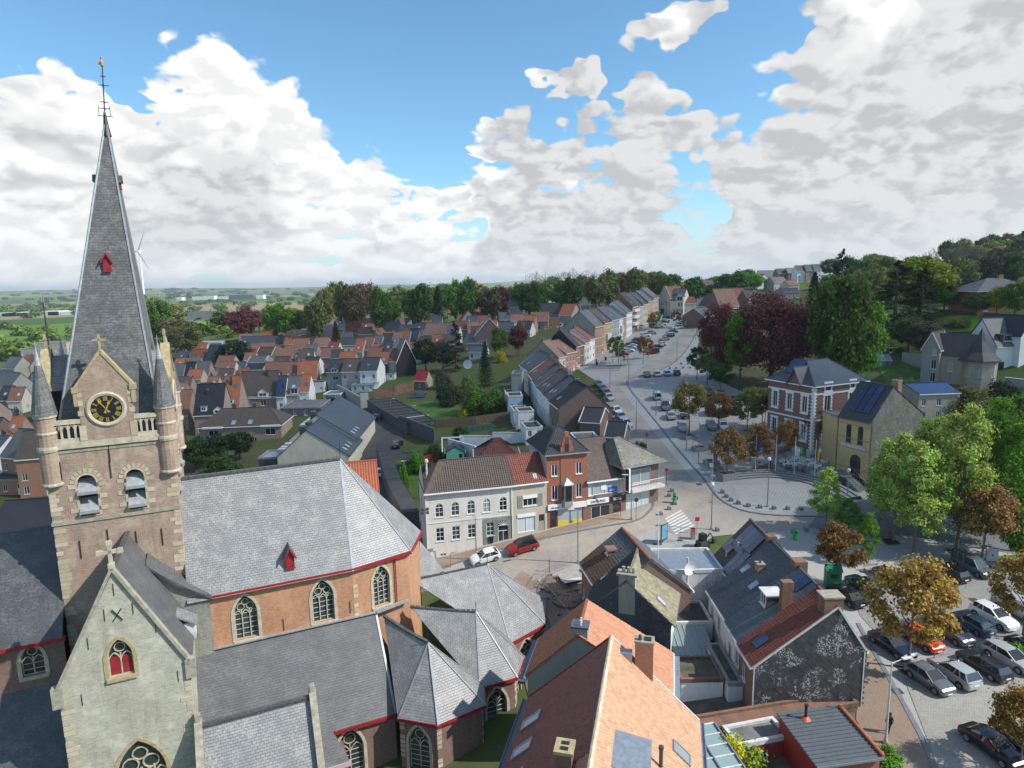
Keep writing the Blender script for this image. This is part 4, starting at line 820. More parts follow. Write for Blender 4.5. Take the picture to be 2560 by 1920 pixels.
def chimney(H,x,y,w=.6,d=.45,top=1.0,mat='brown_brick',base=None,pots=2,cap=True):
 """stack from inside the roof to top metres above the ridge"""
 z1=H['zr']+top;z0=base if base is not None else H['zr']-1.6;mb=MB();mb.box(x-w/2,y-d/2,z0,x+w/2,y+d/2,z1)
 mb.build('chimney',MT[mat],H['roof'])
 if cap:
  c=MB();c.box(x-w/2-.06,y-d/2-.06,z1,x+w/2+.06,y+d/2+.06,z1+.1);c.build('chimney_cap',MT['concrete_']if 'concrete_' in MT else MT['old_stone'],H['roof'])
 for i in range(pots):xx=x-w/2+w*(i+.5)/pots;MB().lathe((xx,y,z1+.1),[(.11,0),(.09,.3),(.11,.32),(.07,.34)],8).build('chimney_pot',MT['tile_red']if i%2 else MT['dark_grey'],H['roof'])
def boxdormer(H,side,u,v,w=1.5,h=1.1,wall='white',flat=True,roof='zinc',fc='white',st='w'):
 """dormer standing on a roof slope; front wall vertical above slope position (u, v)"""
 O,U,V,N,lu,lv=H['fr'][side];P=O+U*u+V*v;A=Vector((V.x,V.y,0)).normalized();tanp=V.z/max(.01,math.hypot(V.x,V.y));dp=h/tanp+.1
 mb=MB();Z=Vector((0,0,1));mb.obox(P-U*w/2-Z*.1,U*w,A*dp,Z*(h+.1))
 if not flat:mb.prism([P-U*w/2+Z*h,P+U*w/2+Z*h,P+Z*(h+w*.45)],A*(dp+w*.45/tanp))
 mb.build('dormer',MT[wall],H['roof']);mb=MB()
 if flat:mb.obox(P-U*(w/2+.15)-A*.2+Z*h,U*(w+.3),A*(dp+.2),Z*.14)
 else:
  for sg in(-1,1):q=[P+U*sg*(w/2+.18)+Z*(h-.15)-A*.18,P+Z*(h+w*.45+.04)-A*.18];slope(mb,[q[0],q[0]+A*(dp+.2),q[1]+A*(dp+w*.45/tanp+.2),q[1]],.1)
 mb.build('dormer_roof',MT[roof],H['roof'])
 ang=math.atan2(U.y,U.x);put_window_in(H['roof'],Matrix.Translation(P-A*.005+Z*.15)@Matrix.Rotation(ang,4,'Z')@Matrix.Translation((0,-.13,0)),w*.72,h-.25,st,fc)
def put_window_in(parent,M,w,h,st,fc='white'):
 a,b=wmesh(w,h,st,fc);link('dormer_window',a,parent,M);
 if b is not None:link('dormer_pane',b,parent,M)
def row(n,W,z,w,h,st='w',m=0.5,x0=None,x1=None):
 a=m+w/2 if x0 is None else x0;b=W-m-w/2 if x1 is None else x1
 return[((a+b)/2 if n==1 else a+(b-a)*i/(n-1),z,w,h,st)for i in range(n)]
def house(name,label,cat,p0,p1,D,eave,rise,wall='st_white',roof='tile_brown',kind='gable',z0=None,yr=.5,eb=None,wins=None,side=None,oh=.25,gutter='white',group=None,fc='white',hip=(0,0),verge=.12,deep=2.0,ridge=True,trim=None,pm=None,plinth=None,gable=True):
 """p0, p1: ground corners of the front wall as seen from outside; x runs along it, y into the house"""
 p0,p1=Vector(p0[:2]),Vector(p1[:2]);W=(p1-p0).length;rz=math.atan2(p1 .y-p0 .y,p1 .x-p0 .x)
 if z0 is None:z0=.5*(tz(p0 .x,p0 .y)+tz(p1 .x,p1 .y))
 HC.append(((p0+p1)/2+Vector((p0 .y-p1 .y,p1 .x-p0 .x)).normalized()*D/2,max(W,D)/2))
 root=thing(name,label,cat,(p0 .x,p0 .y,z0),rz,group);wins=wins or{};side=side or wall;eb=eave if eb is None else eb;yR=yr*D;zr=eave+rise
 mats=[MT[wall],MT[side],MT[plinth or wall]];mb=MB()
 out={}
 if kind in('gable','half'):
  out['f']=[(0,-deep),(W,-deep),(W,eave),(0,eave)];out['b']=[(0,-deep),(W,-deep),(W,eb),(0,eb)]
  out['r']=[(0,-deep),(D,-deep),(D,eb),(yR,zr),(0,eave)];out['l']=[(0,-deep),(D,-deep),(D,eave),(D-yR,zr),(0,eb)]
 elif kind=='cross':
  out['f']=[(0,-deep),(W,-deep),(W,eave),(W*yr,zr),(0,eave)];out['b']=[(0,-deep),(W,-deep),(W,eave),(W*(1-yr),zr),(0,eave)];out['r']=[(0,-deep),(D,-deep),(D,eave),(0,eave)];out['l']=out['r']
 elif kind=='mono':out['f']=[(0,-deep),(W,-deep),(W,eave),(0,eave)];out['b']=[(0,-deep),(W,-deep),(W,zr),(0,zr)];out['r']=[(0,-deep),(D,-deep),(D,zr),(0,eave)];out['l']=[(0,-deep),(D,-deep),(D,eave),(0,zr)]
 else:
  for k,L in(('f',W),('b',W),('r',D),('l',D)):out[k]=[(0,-deep),(L,-deep),(L,eave),(0,eave)]
 org={'f':(0,0,0),'r':(W,0,0),'b':(W,D,0),'l':(0,D,0)};dirs={'f':(X,NF),'r':(Y_,X),'b':(-X,Y_),'l':(-Y_,-X)}
 for k in 'frbl':
  hs=[archpts(q[0],q[1],q[2],q[3],False)if q[4].startswith('a')else rect(*q[:4])for q in wins.get(k,[])]
  panel(mb,org[k],dirs[k][0],dirs[k][1],out[k],hs,.13,0 if k=='f' else 1)
 wl=mb.build('wall',mats,root)
 for k,lst in wins.items():
  for q in lst:
   U,N=dirs[k];put_window(root,Matrix.Translation(Vector(org[k])+U*q[0]+Zv*q[1])@Matrix.Rotation(rad(WR[k]),4,'Z'),q[2],q[3],q[4],q[5]if len(q)>5 else fc,q[6]if len(q)>6 else pm)
 H=dict(root=root,W=W,D=D,eave=eave,zr=zr,fr={},wall=wl)
 mb=MB();v=verge;rm=MT[roof]if isinstance(roof,str)else roof
 if kind=='gable':
  k=rise/max(.01,yR);a=[(-v,-oh,eave-oh*k),(W+v,-oh,eave-oh*k),(W+v-hip[1],yR,zr),(-v+hip[0],yR,zr)];k2=(zr-eb)/max(.01,D-yR);b=[(W+v,D+oh,eb-oh*k2),(-v,D+oh,eb-oh*k2),(-v+hip[0],yR,zr),(W+v-hip[1],yR,zr)]
  slope(mb,[Vector(q)+Vector((0,0,.1))for q in a]);slope(mb,[Vector(q)+Vector((0,0,.1))for q in b])
  H['fr']['f']=mkframe(Vector(a[0])+Vector((0,0,.1)),(W+2*v,0,0),(0,yR+oh,rise+oh*k));H['fr']['b']=mkframe(Vector(b[0])+Vector((0,0,.1)),(-(W+2*v),0,0),(0,-(D-yR+oh),zr-eb+oh*k2))
  if hip[1]:slope(mb,[Vector((W+v,-oh,eave-oh*k+.1)),Vector((W+v,D+oh,eb-oh*k2+.1)),Vector((W+v-hip[1],yR,zr+.1))])
  if hip[0]:slope(mb,[Vector((-v,D+oh,eb-oh*k2+.1)),Vector((-v,-oh,eave-oh*k+.1)),Vector((-v+hip[0],yR,zr+.1))])
  rl=(Vector((-v+hip[0],yR,zr+.14)),Vector((W+v-hip[1],yR,zr+.14)));gl=[(Vector((-v,-oh-.06,eave-oh*k+.02)),Vector((W+v,-oh-.06,eave-oh*k+.02))),(Vector((-v,D+oh+.06,eb-oh*k2+.02)),Vector((W+v,D+oh+.06,eb-oh*k2+.02)))]
 elif kind=='cross':
  xr=W*yr;k=rise/xr;k2=rise/(W-xr);a=[(-oh,D+v,eave-oh*k),(-oh,-v,eave-oh*k),(xr,-v,zr),(xr,D+v,zr)];b=[(W+oh,-v,eave-oh*k2),(W+oh,D+v,eave-oh*k2),(xr,D+v,zr),(xr,-v,zr)]
  for q in(a,b):slope(mb,[Vector(p)+Vector((0,0,.1))for p in q])
  H['fr']['l']=mkframe(Vector(a[0])+Vector((0,0,.1)),(0,-(D+2*v),0),(xr+oh,0,rise+oh*k));H['fr']['r']=mkframe(Vector(b[0])+Vector((0,0,.1)),(0,D+2*v,0),(-(W-xr+oh),0,rise+oh*k2))
  rl=(Vector((xr,-v,zr+.14)),Vector((xr,D+v,zr+.14)));gl=[(Vector(a[0]),Vector(a[1])),(Vector(b[0]),Vector(b[1]))]
 elif kind=='hip':
  hx=hip[0]or D/2;hx2=hip[1]or D/2;k=rise/(D/2);ze=eave-oh*k*.4+.1;c=[Vector((-oh,-oh,ze)),Vector((W+oh,-oh,ze)),Vector((W+oh,D+oh,ze)),Vector((-oh,D+oh,ze))];r0,r1=Vector((hx,D/2,zr+.1)),Vector((W-hx2,D/2,zr+.1))
  slope(mb,[c[0],c[1],r1,r0]);slope(mb,[c[2],c[3],r0,r1]);slope(mb,[c[1],c[2],r1]);slope(mb,[c[3],c[0],r0])
  H['fr']['f']=mkframe(c[0],c[1]-c[0],Vector((0,D/2+oh,zr+.1-ze)));H['fr']['r']=mkframe(c[1],c[2]-c[1],Vector((-(hx2+oh),0,zr+.1-ze)));H['fr']['l']=mkframe(c[3],c[0]-c[3],Vector((hx+oh,0,zr+.1-ze)));H['fr']['b']=mkframe(c[2],c[3]-c[2],Vector((0,-(D/2+oh),zr+.1-ze)))
  rl=(r0,r1);gl=[(c[i],c[(i+1)%4])for i in range(4)];H['hips']=[(c[0],r0),(c[1],r1),(c[2],r1),(c[3],r0)]
 elif kind=='mono':
  a=[Vector((-v,-oh,eave-oh*rise/D+.1)),Vector((W+v,-oh,eave-oh*rise/D+.1)),Vector((W+v,D+oh,zr+.1)),Vector((-v,D+oh,zr+.1))];slope(mb,a);rl=None;gl=[(a[0],a[1])];H['fr']['f']=mkframe(a[0],a[1]-a[0],a[3]-a[0])
 else:
  mb.poly([(.2,.2,eave-.15),(W-.2,.2,eave-.15),(W-.2,D-.2,eave-.15),(.2,D-.2,eave-.15)]);rl=None;gl=[];H['fr']['f']=mkframe((0,0,eave-.15),(W,0,0),(0,D,0));H['zr']=eave
 H['roof']=mb.build('roof',rm,root)
 if kind=='flat':
  c=MB()
  for q in((-.06,-.06,W+.06,.22),(-.06,D-.22,W+.06,D+.06),(-.06,.22,.22,D-.22),(W-.22,.22,W+.06,D-.22)):c.box(q[0],q[1],eave-.3,q[2],q[3],eave+.08)
  c.build('parapet',MT[trim or 'stonegrey'],root)
 if rl and ridge and(rl[1]-rl[0]).length>.5:mb=MB();mb.bar(rl[0],rl[1],.24,.16);mb.build('ridge',rm,H['roof'])
 if 'hips' in H:
  for a,b in H['hips']:mb=MB();mb.bar(a+Vector((0,0,.03)),b+Vector((0,0,.03)),.16,.1);mb.build('hip',rm,H['roof'])
 if gutter and gl:
  for a,b in gl:mb=MB();mb.bar(a-Vector((0,0,.06)),b-Vector((0,0,.06)),.2,.18);mb.build('gutter',MT[gutter],root)
 if trim and kind in('gable','cross'):
  for F in H['fr'].values():
   for u in(0.0,F[4]):mb=MB();mb.bar(F[0]+F[1]*u,F[0]+F[1]*u+F[2]*F[5],.16,.2,up=F[3]);mb.build('verge_board',MT[trim],root)
 return H
 # tiles as single pieces on the nearest roofs
def tmesh(kind,w,h,mat):
 mb=MB();t=.025
 if kind=='plain':mb.obox((0,-.03,.0),(w*.97,0,0),(0,h*1.15,-.035),(0,0,t))
 elif kind=='pan':
  prof=[(0,.0),(.18,-.028),(.42,-.03),(.62,.0),(.8,.045),(1.02,.05)]
  for(x0,z0),(x1,z1)in zip(prof[:-1],prof[1:]):mb.poly([(x0*w,-.03,z0+.045),(x1*w,-.03,z1+.045),(x1*w,h*1.05,z1),(x0*w,h*1.05,z0)]);mb.poly([(x1*w,-.03,z1+.045),(x0*w,-.03,z0+.045),(x0*w,-.03,z0+.015),(x1*w,-.03,z1+.015)])
  mb.poly([(w*1.02,-.03,.095),(w*1.02,-.03,.03),(w*1.02,h*1.05,.0),(w*1.02,h*1.05,.05)])
 elif kind=='dia':s_=w*.72;q=[(0,-s_,0),(s_,0,.012),(0,s_,0),(-s_,0,.012)];mb.prism([Vector(p)+Vector((0,0,.035 if i==0 else.02))for i,p in enumerate(q)],(0,0,-.02))
 return mb.mesh('tile',mat)
def tiles(parent,F,tw,th,kind,mat,clip=None,limit=300,name='tile',jit=.012,n=.02,key=None,stag=False):
 """cover a slope frame with tiles: the largest seen ones as parts, the rest joined"""
 O,U,V,N,lu,lv=F;me=tmesh(kind,tw,th,MT[mat]);pts=[]
 nu,nv=int(lu/tw)+1,int(lv/th*(2 if kind=='dia' else 1))+1
 for j in range(nv):
  for i in range(nu):
   u=i*tw+(tw/2 if(stag and j%2)else 0);v=j*th
   if kind=='dia':u=i*tw*1.0+(tw/2 if j%2 else 0);v=j*th*.5
   if kind!='dia' and(u>lu-tw*.5 or v>lv-th*.4):continue
   if clip and not clip(u+(tw/2 if kind!='dia' else 0),v+(th/2 if kind!='dia' else 0)):continue
   pts.append((u,v))
 rm=parent.matrix_world
 def d2(p):w=WM(parent)@(O+U*p[0]+V*p[1]);return(w-Vector(CAM)).length
 if key is None:key=d2
 pts.sort(key=key);B=Matrix((U,V,N)).transposed().to_4x4()
 for k,(u,v)in enumerate(pts[:limit]):
  M=B.copy();M.translation=O+U*u+V*v+N*(n+random.uniform(0,jit));link(name,me,parent,M@Matrix.Rotation(random.uniform(-.02,.02),4,'Z'))
 if len(pts)>limit:
  base=np.array([v.co[:]for v in me.vertices]);nvv=len(base);fs=[list(p.vertices)for p in me.polygons];uv=np.array([d.uv[:]for d in me.uv_layers[0].data]);mb=MB();R3=np.array([U,V,N]);allv=[]
  for k,(u,v)in enumerate(pts[limit:]):
   off=np.array(O+U*u+V*v+N*(n+random.uniform(0,jit)));allv.append(base@R3+off)
   for f in fs:mb.f.append([q+k*nvv for q in f])
  mb.v=np.concatenate(allv).tolist();mb.mi=[0]*len(mb.f);mb.uv=np.tile(uv,(len(pts)-limit,1)).tolist()
  tag(mb.build(name+'s',MT[mat],parent),kind='stuff')
def WM(o):
 M=o.matrix_basis.copy();p=o.parent
 while p is not None:M=p.matrix_basis@M;p=p.parent
 return M
 # ------------------------------------------------------------------ the houses nearest the camera
def vdir(azd):return Vector((math.sin(rad(azd)),math.cos(rad(azd))))
# T: big tan tiled house at the bottom edge
r_=vdir(14);e_=Vector((r_.y,-r_.x));ap=Vector((7.02,44.0));fr_=ap+e_*6.1
H=house('tan_roofed_house','large house with tan tiled roof and pale ridge tiles at the bottom edge','house',fr_-r_*15,fr_,12.2,7.1,5.6,'red_brick','tile_tan',z0=-3.0,gutter=None,side='st_grey',oh=.3)
TH=H;Ff,Fb=H['fr']['f'],H['fr']['b']
tiles(H['roof'],Ff,.30,.26,'plain','p_tan',stag=True,limit=300,clip=lambda u,v:u>.8)
tiles(H['roof'],Fb,.30,.26,'plain','p_red',stag=True,limit=280,clip=lambda u,v:u<12)  # left slope is tan tile too; its shade is put into this darker red
rtm=MB().cyl((0,0,0),(.36,0,.03),.15,.17,8).mesh('ridge_tile',MT['p_ridge'])
for i in range(42):link('ridge_tile',rtm,H['roof'],Matrix.Translation((.1+i*.355,6.1,H['zr']+.16)))
mb=MB();g=Ff[0];mb.box(-.1,-.62,6.45,15.3,-.12,6.62);mb.box(-.1,-.68,6.45,15.3,-.62,6.75);mb.build('box_gutter',MT['zinc'],H['root'])
mb=MB();mb.box(-.1,12.35,6.4,15.3,12.95,6.55);mb.box(-.1,12.95,6.4,15.3,13.02,6.72);mb.build('box_gutter',MT['zinc_dark'],H['root'])
mb=MB();k=Ff;mb.bar(k[0]+k[1]*15.25,k[0]+k[1]*15.25+k[2]*k[5],.14,.14,up=k[3]);mb.build('verge_trim',MT['white_dirty'],H['root']);mb=MB();k=Fb;mb.bar(k[0],k[0]+k[2]*k[5],.14,.2,up=k[3]);mb.build('verge_trim',MT['red_paint'],H['root'])
mb=MB();mb.box(14.35,3.05,8.5,15.2,4.35,13.0);mb.build('chimney',MT['orange_brick'],H['roof']);mb=MB();mb.box(14.28,2.98,13.0,15.27,4.42,13.14);mb.build('chimney_cap',MT['old_stone'],H['roof']);MB().lathe((14.6,4.0,13.14),[(.14,0),(.12,.35),(.05,.4)],8).build('chimney_pot',MT['dark_grey'],H['roof']);MB().box(14.5,3.2,13.14,15.0,3.7,13.2).build('chimney_vent',MT['black_iron'],H['roof'])
mb=MB();mb.obox((14.1,4.55,11.2),(.7,0,0),(0,.8,0),(0,0,1.0));mb.build('roof_vent',MT['zinc'],H['roof'])
for u,v in((7.4,1.9),):link('roof_window',RWP,H['roof'],onslope(Ff,u+2.5,v,.05)@Matrix.Scale(1.25,4))
for u in(4.0,6.9,9.7):link('roof_window',RWP,H['roof'],onslope(Fb,u,1.5,.05)@Matrix.Scale(1.25,4)@Matrix.Scale(1.2,4,Y_))
M=onslope(Ff,6.9,3.6);mb=MB();c=M.translation;mb.cyl(c-Zv*.2,c+Zv*1.3,.12,n=10);mb.cyl(c+Zv*1.3,c+Zv*1.5,.16,n=10);mb.build('flue_pipe',MT['dark_grey'],H['roof']);mb=MB();mb.lathe(c-Zv*.1,[(.35,0),(.16,.25)],10);mb.build('flue_collar',MT['zinc'],H['roof'])
# dormer with zinc cheek at the frame's bottom
mb=MB();mb.box(3.4,3.2,9.0,6.0,6.0,11.5);mb.build('dormer',MT['st_cream'],H['roof']);mb=MB();mb.prism([(3.2,2.9,11.55),(6.3,2.9,11.55),(6.3,6.1,12.1),(3.2,6.1,12.1)],(0,0,-.14));mb.build('dormer_roof',MT['zinc'],H['roof'])
mb=MB();mb.box(2.3,7.2,10.0,3.3,8.1,12.9);mb.build('chimney',MT['moss_brick'],H['roof']);mb=MB();mb.box(2.2,7.1,12.9,3.4,8.2,13.1);mb.build('chimney_cap',MT['ochre_stone'],H['roof'])
for q in(2.55,3.0):MB().box(q-.13,7.4,13.1,q+.13,7.85,13.14).build('chimney_vent',MT['black_iron'],H['roof'])
# O: orange pantiled house just behind it
Rn,Rf,Ln=AZ(1677,1735,3.4),AZ(1698,1640,3.4),AZ(1325,1670,3.4);An=AZ(1449,1575,7.5)
eo=Vector((Rn.x-Ln.x,Rn.y-Ln.y));Dn=eo.dot(e_);
H=house('orange_pantile_house','house with sunlit orange pantile roof and cement gable behind the tan roof','house',Vector((Rn.x,Rn.y)),Vector((Rn.x,Rn.y))+r_*5.8,Dn,6.2,4.1,'st_dirtywhite','tile_orange',z0=-2.8,side='st_greywall',yr=max(.3,min(.75,(Vector((Rn.x-An.x,Rn.y-An.y)).dot(e_))/Dn)),gutter='white',oh=.15)
tiles(H['roof'],H['fr']['f'],.33,.36,'pan','p_orange',limit=300);tiles(H['roof'],H['fr']['b'],.33,.36,'pan','p_orange',limit=60)
mb=MB();mb.box(-.2,-.75,5.75,5.9,-.2,5.95);mb.build('box_gutter',MT['zinc'],H['root']);mb=MB();mb.box(-.4,Dn+.1,5.6,6.0,Dn+.75,5.85);mb.build('box_gutter',MT['zinc_dark'],H['root'])
mb=MB();yy=H['D']*.5+.9;mb.box(.05,yy-.1,7.0,1.2,yy+1.2,10.9);mb.build('chimney',MT['st_greywall'],H['roof']);MB().box(-.02,yy-.18,10.9,1.28,yy+1.28,11.05).build('chimney_cap',MT['zinc_dark'],H['roof'])
for q in(.35,.75):MB().lathe((q,yy+.5,11.05),[(.09,0),(.08,.45)],8).build('chimney_pot',MT['white_dirty'],H['roof'])
# S2: house with mossy slates and rough slated gable; S1 behind it
r2=vdir(19);e2=Vector((r2 .y,-r2 .x));ap2=Vector((10.9,59.0));n_r=ap2+e2*4.3
H=house('mossy_slate_house','white house with mossy slate roof and rough black slated gable','house',n_r,n_r+r2*8.0,8.6,5.2,3.7,'st_white','moss_slate',z0=-2.1,side='st_darkgrey',gutter='stonegrey',wins={'f':[(1.5,1.8,.9,1.7,'w'),(4.0,1.8,.9,1.7,'w')]})
tiles(H['roof'],H['fr']['f'],.42,.34,'plain','p_moss',limit=300,stag=True,jit=.03)
tiles(H['roof'],H['fr']['b'],.36,.36,'pan','p_dark',limit=200)
Wg=(Vector((0,8.6,0)),Vector((0,-1,0)),Vector((0,0,1)),Vector((-1,0,0)),8.6,9.0)
tiles(H['root'],(Vector((0,8.6,-.5)),Vector((0,-1,0)),Vector((0,0,1)),Vector((-1,0,0)),8.6,9.4),.42,.42,'dia','p_rough',limit=300,name='slate',jit=.05,n=.03,clip=lambda u,v:.2<u<8.4 and not 3.1<u<5.5 and v>.2 and v-.5<5.0+(min(u,8.6-u)/4.3)*3.7-.15)
mb=MB();mb.box(-.1,3.5,5.5,.8,5.1,9.5);mb.build('chimney',MT['st_taupe'],H['roof']);MB().box(-.25,3.3,9.5,.95,5.3,9.7).build('chimney_cap',MT['old_stone'],H['roof'])
for q in(3.7,4.2,4.7):MB().lathe((.35,q,9.7),[(.16,0),(.14,.5),(.18,.55)],8).build('chimney_pot',MT['old_stone'],H['roof'])
link('roof_window',RWP,H['roof'],onslope(H['fr']['f'],2.0,1.9,.06));mb=MB();mb.box(-.2,8.75,4.55,8.2,9.3,4.75);mb.build('box_gutter',MT['slate_blue'],H['root'])
F1,L1,L2=AZ(1560,1320,6.8),AZ(1454,1405,3.2),AZ(1495,1469,3.2)
dl=Vector((L2 .x-L1 .x,L2 .y-L1 .y));H=house('brown_pantile_house','house with brown and grey pantile roof by the dug up pavement','house',Vector((L1 .x,L1 .y)),Vector((L2 .x,L2 .y))+dl.normalized()*2.5,9.5,5.0,3.7,'red_brick','tile_brown',z0=-1.8,side='brown_brick',yr=.52,gutter='white',wins={'f':row(2,dl.length+2,.8,.9,1.5)})
Lc=H['fr']['f'][4];tiles(H['roof'],H['fr']['f'],.36,.38,'pan','p_brown',limit=260,clip=lambda u,v:v<3.6);tiles(H['roof'],H['fr']['f'],.36,.38,'pan','p_grey',limit=120,clip=lambda u,v:v>=3.6)
mb=MB();F=H['fr']['b'];mb.prism([F[0]+F[1]*.6+F[2]*.3+F[3]*.1,F[0]+F[1]*(F[4]-.4)+F[2]*.3+F[3]*.1,F[0]+F[1]*(F[4]-.4)+F[2]*(F[5]-.6)+F[3]*.1,F[0]+F[1]*.6+F[2]*(F[5]-.6)+F[3]*.1],-F[3]*.06);mb.build('roofing_sheet',MT['corrugated'],H['roof'])
link('roof_window',RWP,H['roof'],onslope(H['fr']['f'],Lc*.72,1.5,.06)@Matrix.Rotation(rad(90),4,'Z')@Matrix.Scale(1.25,4));boxdormer(H,'f',Lc*.3,3.2,1.1,.7,'timber',True,'tile_pink')
rtm2=MB().cyl((0,0,0),(.42,0,.03),.14,.16,8).mesh('ridge_tile',MT['p_orr'])
for i in range(int(H['W']/.42)):link('ridge_tile',rtm2,H['roof'],Matrix.Translation((.1+i*.42,H['D']*.52,H['zr']+.15)))
# R: the row with the slated end gable beside the car park; seen from its yard side, far to near
def rrow(lbl,y0,y1,x0,roof,wall,z0=-.6,eave=3.9,side='st_darkgrey',wins=None):
 return house('row_house',lbl,'house',(x0,y1),(x0,y0),29.5-x0,eave,9.15-eave,wall,roof,z0=z0,yr=(27.0-x0)/(29.5-x0),eb=5.3,side=side,gutter='white',wins=wins,group='row beside the car park',oh=.2,deep=3)
h1=rrow('far end house of the yard row with solar panels on brown tiles',63.75,70.0,23.0,'tile_brown','st_white',eave=4.9)
h2=rrow('yard row house with black slate roof and brick chimney',57.45,63.7,20.5,'slate_dark','st_dirtywhite',wins={'f':[(1.2,1.2,.9,1.5,'w'),(3.4,1.2,.9,1.5,'w')]})
h3=rrow('yard row house with blue grey slates, white dormer and solar panels',53.65,57.4,20.3,'slate_blue','st_white',wins={'f':[(1.0,.2,.9,2.0,'w'),(2.8,1.0,.9,1.6,'w')]})
h4=rrow('end house of the yard row with red pantiles and diamond slated gable',50.1,53.6,20.15,'tile_red','brown_brick',wins={'f':[(1.3,1.2,.9,1.5,'w')]})
F=h1['fr']['f'];solar(h1,'f',1.2,F[5]-3.6,4,2);solar(h1,'f',.2,1.6,2,1);solar(h1,'f',3.6,.2,2,2);link('roof_window',RWD,h1['roof'],onslope(F,4.6,F[5]-2.9-2.0,.06)@Matrix.Scale(.9,4))
for u,v in((2.6,3.0),(2.2,1.3)):c=onslope(F,u,v).translation;MB().cyl(c,c+Zv*.6,.09).build('vent_pipe',MT['white_dirty'],h1['roof'])
F=h2['fr']['f'];tiles(h2['roof'],F,.32,.3,'plain','p_dark',limit=200,stag=True);chimney(h2,2.5,4.3,.8,.7,-1.2,'orange_brick',base=5.0,pots=1);roofwin(h2,'f',1.2,4.6,.9,True);roofwin(h2,'f',4.4,4.2,.9,True)
F=h3['fr']['f'];tiles(h3['roof'],F,.3,.24,'plain','p_grey',limit=200,stag=True);boxdormer(h3,'f',1.6,3.9,1.5,1.3,'slate_blue',True,'white_dirty');solar(h3,'f',.5,F[5]-3.5,2,1,1.1,1.9);solar(h3,'f',1.2,F[5]-1.75,2,1,.8,1.6);mb=MB();mb.box(3.0,3.6,6.5,3.7,4.6,9.6);mb.build('chimney',MT['moss_brick'],h3['roof'])
F=h4['fr']['f'];tiles(h4['roof'],F,.31,.35,'pan','p_red',limit=300);link('roof_window',RWD,h4['roof'],onslope(F,1.8,1.9,.07)@Matrix.Scale(1.15,4));tiles(h4['roof'],h4['fr']['b'],.31,.35,'pan','p_orr',limit=60)
D4=h4['D'];W4=h4['W']
def gclip(u,v):
 x=u;z=v-.0;lim=3.9+(9.15-3.9)*min(1,x/(27-20.15))if x<6.85 else 5.3+(9.15-5.3)*(D4-x)/(D4-6.85)
 return.1<x<D4-.1 and.15<z<lim-.15
tiles(h4['root'],(Vector((W4,0,0)),Vector((0,1,0)),Vector((0,0,1)),Vector((1,0,0)),D4,9.4),.50,.50,'dia','p_gable',limit=300,name='slate',clip=gclip,n=.03,jit=.02)
mb=MB();a=Vector((W4+.12,0,3.9));mb.bar((W4+.1,-.2,3.75),(W4+.1,6.85,9.2),.12,.18);mb.bar((W4+.1,6.85,9.2),(W4+.1,D4+.1,5.2),.12,.18);mb.bar((W4+.06,0,-.3),(W4+.06,0,3.8),.1,.1);mb.bar((W4+.06,D4,-.3),(W4+.06,D4,5.2),.1,.1);mb.bar((W4+.06,0,-.25),(W4+.06,D4,-.25),.1,.12);mb.build('verge_trim',MT['white_dirty'],h4['root'])
mb=MB();mb.box(W4-1.2,5.7,7.6,W4+.05,7.3,9.9);mb.build('chimney',MT['moss_brick'],h4['roof']);MB().box(W4-1.3,5.6,9.9,W4+.12,7.4,10.05).build('chimney_cap',MT['old_stone'],h4['roof'])
mb=MB();mb.box(h1['W']-1.3,3.7,7.9,h1['W']-.2,4.6,9.6);mb.build('chimney',MT['moss_brick'],h1['roof']);mb=MB();mb.box(h2['W']-1.3,6.2,7.9,h2['W']-.1,7.4,9.7);mb.build('chimney',MT['moss_brick'],h2['roof'])
# yard between the two rows: flat roofs, lean-to of glass, walls
def blk(name,label,cat,x0,y0,x1,y1,z0,z1,wall,roof,rz=0.0,trim=None):
 """flat roofed outbuilding; corners in world metres"""
 return house(name,label,cat,(x0,y0),(x1,y0),y1-y0,z1-z0,0,wall,roof,'flat',z0=z0,trim=trim,deep=1.0)
blk('yard_annex','white walled annex with black flat roof between the two rows','annex',15.4,61.5,20.3,66.0,-2.2,.9,'st_dirtywhite','flatroof',trim='white_dirty')
blk('link_building','tall white plastered link house with drain pipe behind the yard','house',16.0,66.2,22.8,72.0,-2.0,4.4,'st_dirtywhite','zinc',trim='white_dirty')
mb=MB();
H=house('glass_lean_to','old glass roofed lean-to in the narrow yard','lean-to',(15.6,57.8),(19.2,57.8),3.4,1.6,1.2,'st_dirtywhite','greenhouse','mono',z0=-2.2,gutter='white_dirty',wins={'f':[(2.4,.3,.9,1.2,'p')]})
for i in range(8):mb=MB();F=H['fr']['f'];mb.bar(F[0]+F[1]*(F[4]*i/7)+F[3]*.05,F[0]+F[1]*(F[4]*i/7)+F[2]*F[5]+F[3]*.05,.07,.07);mb.build('glazing_bar',MT['timber_grey'],H['root'])
blk('yard_wall_block','low white yard walls with mossy tops in front of the lean-to','wall',14.8,53.0,18.6,56.6,-2.2,.2,'st_white','flatroof_moss',trim='moss_brick');blk('narrow_flat_roof','narrow mossy flat roof along the white row','annex',18.8,52.2,20.1,58.5,-2.2,.3,'st_white','flatroof_moss')
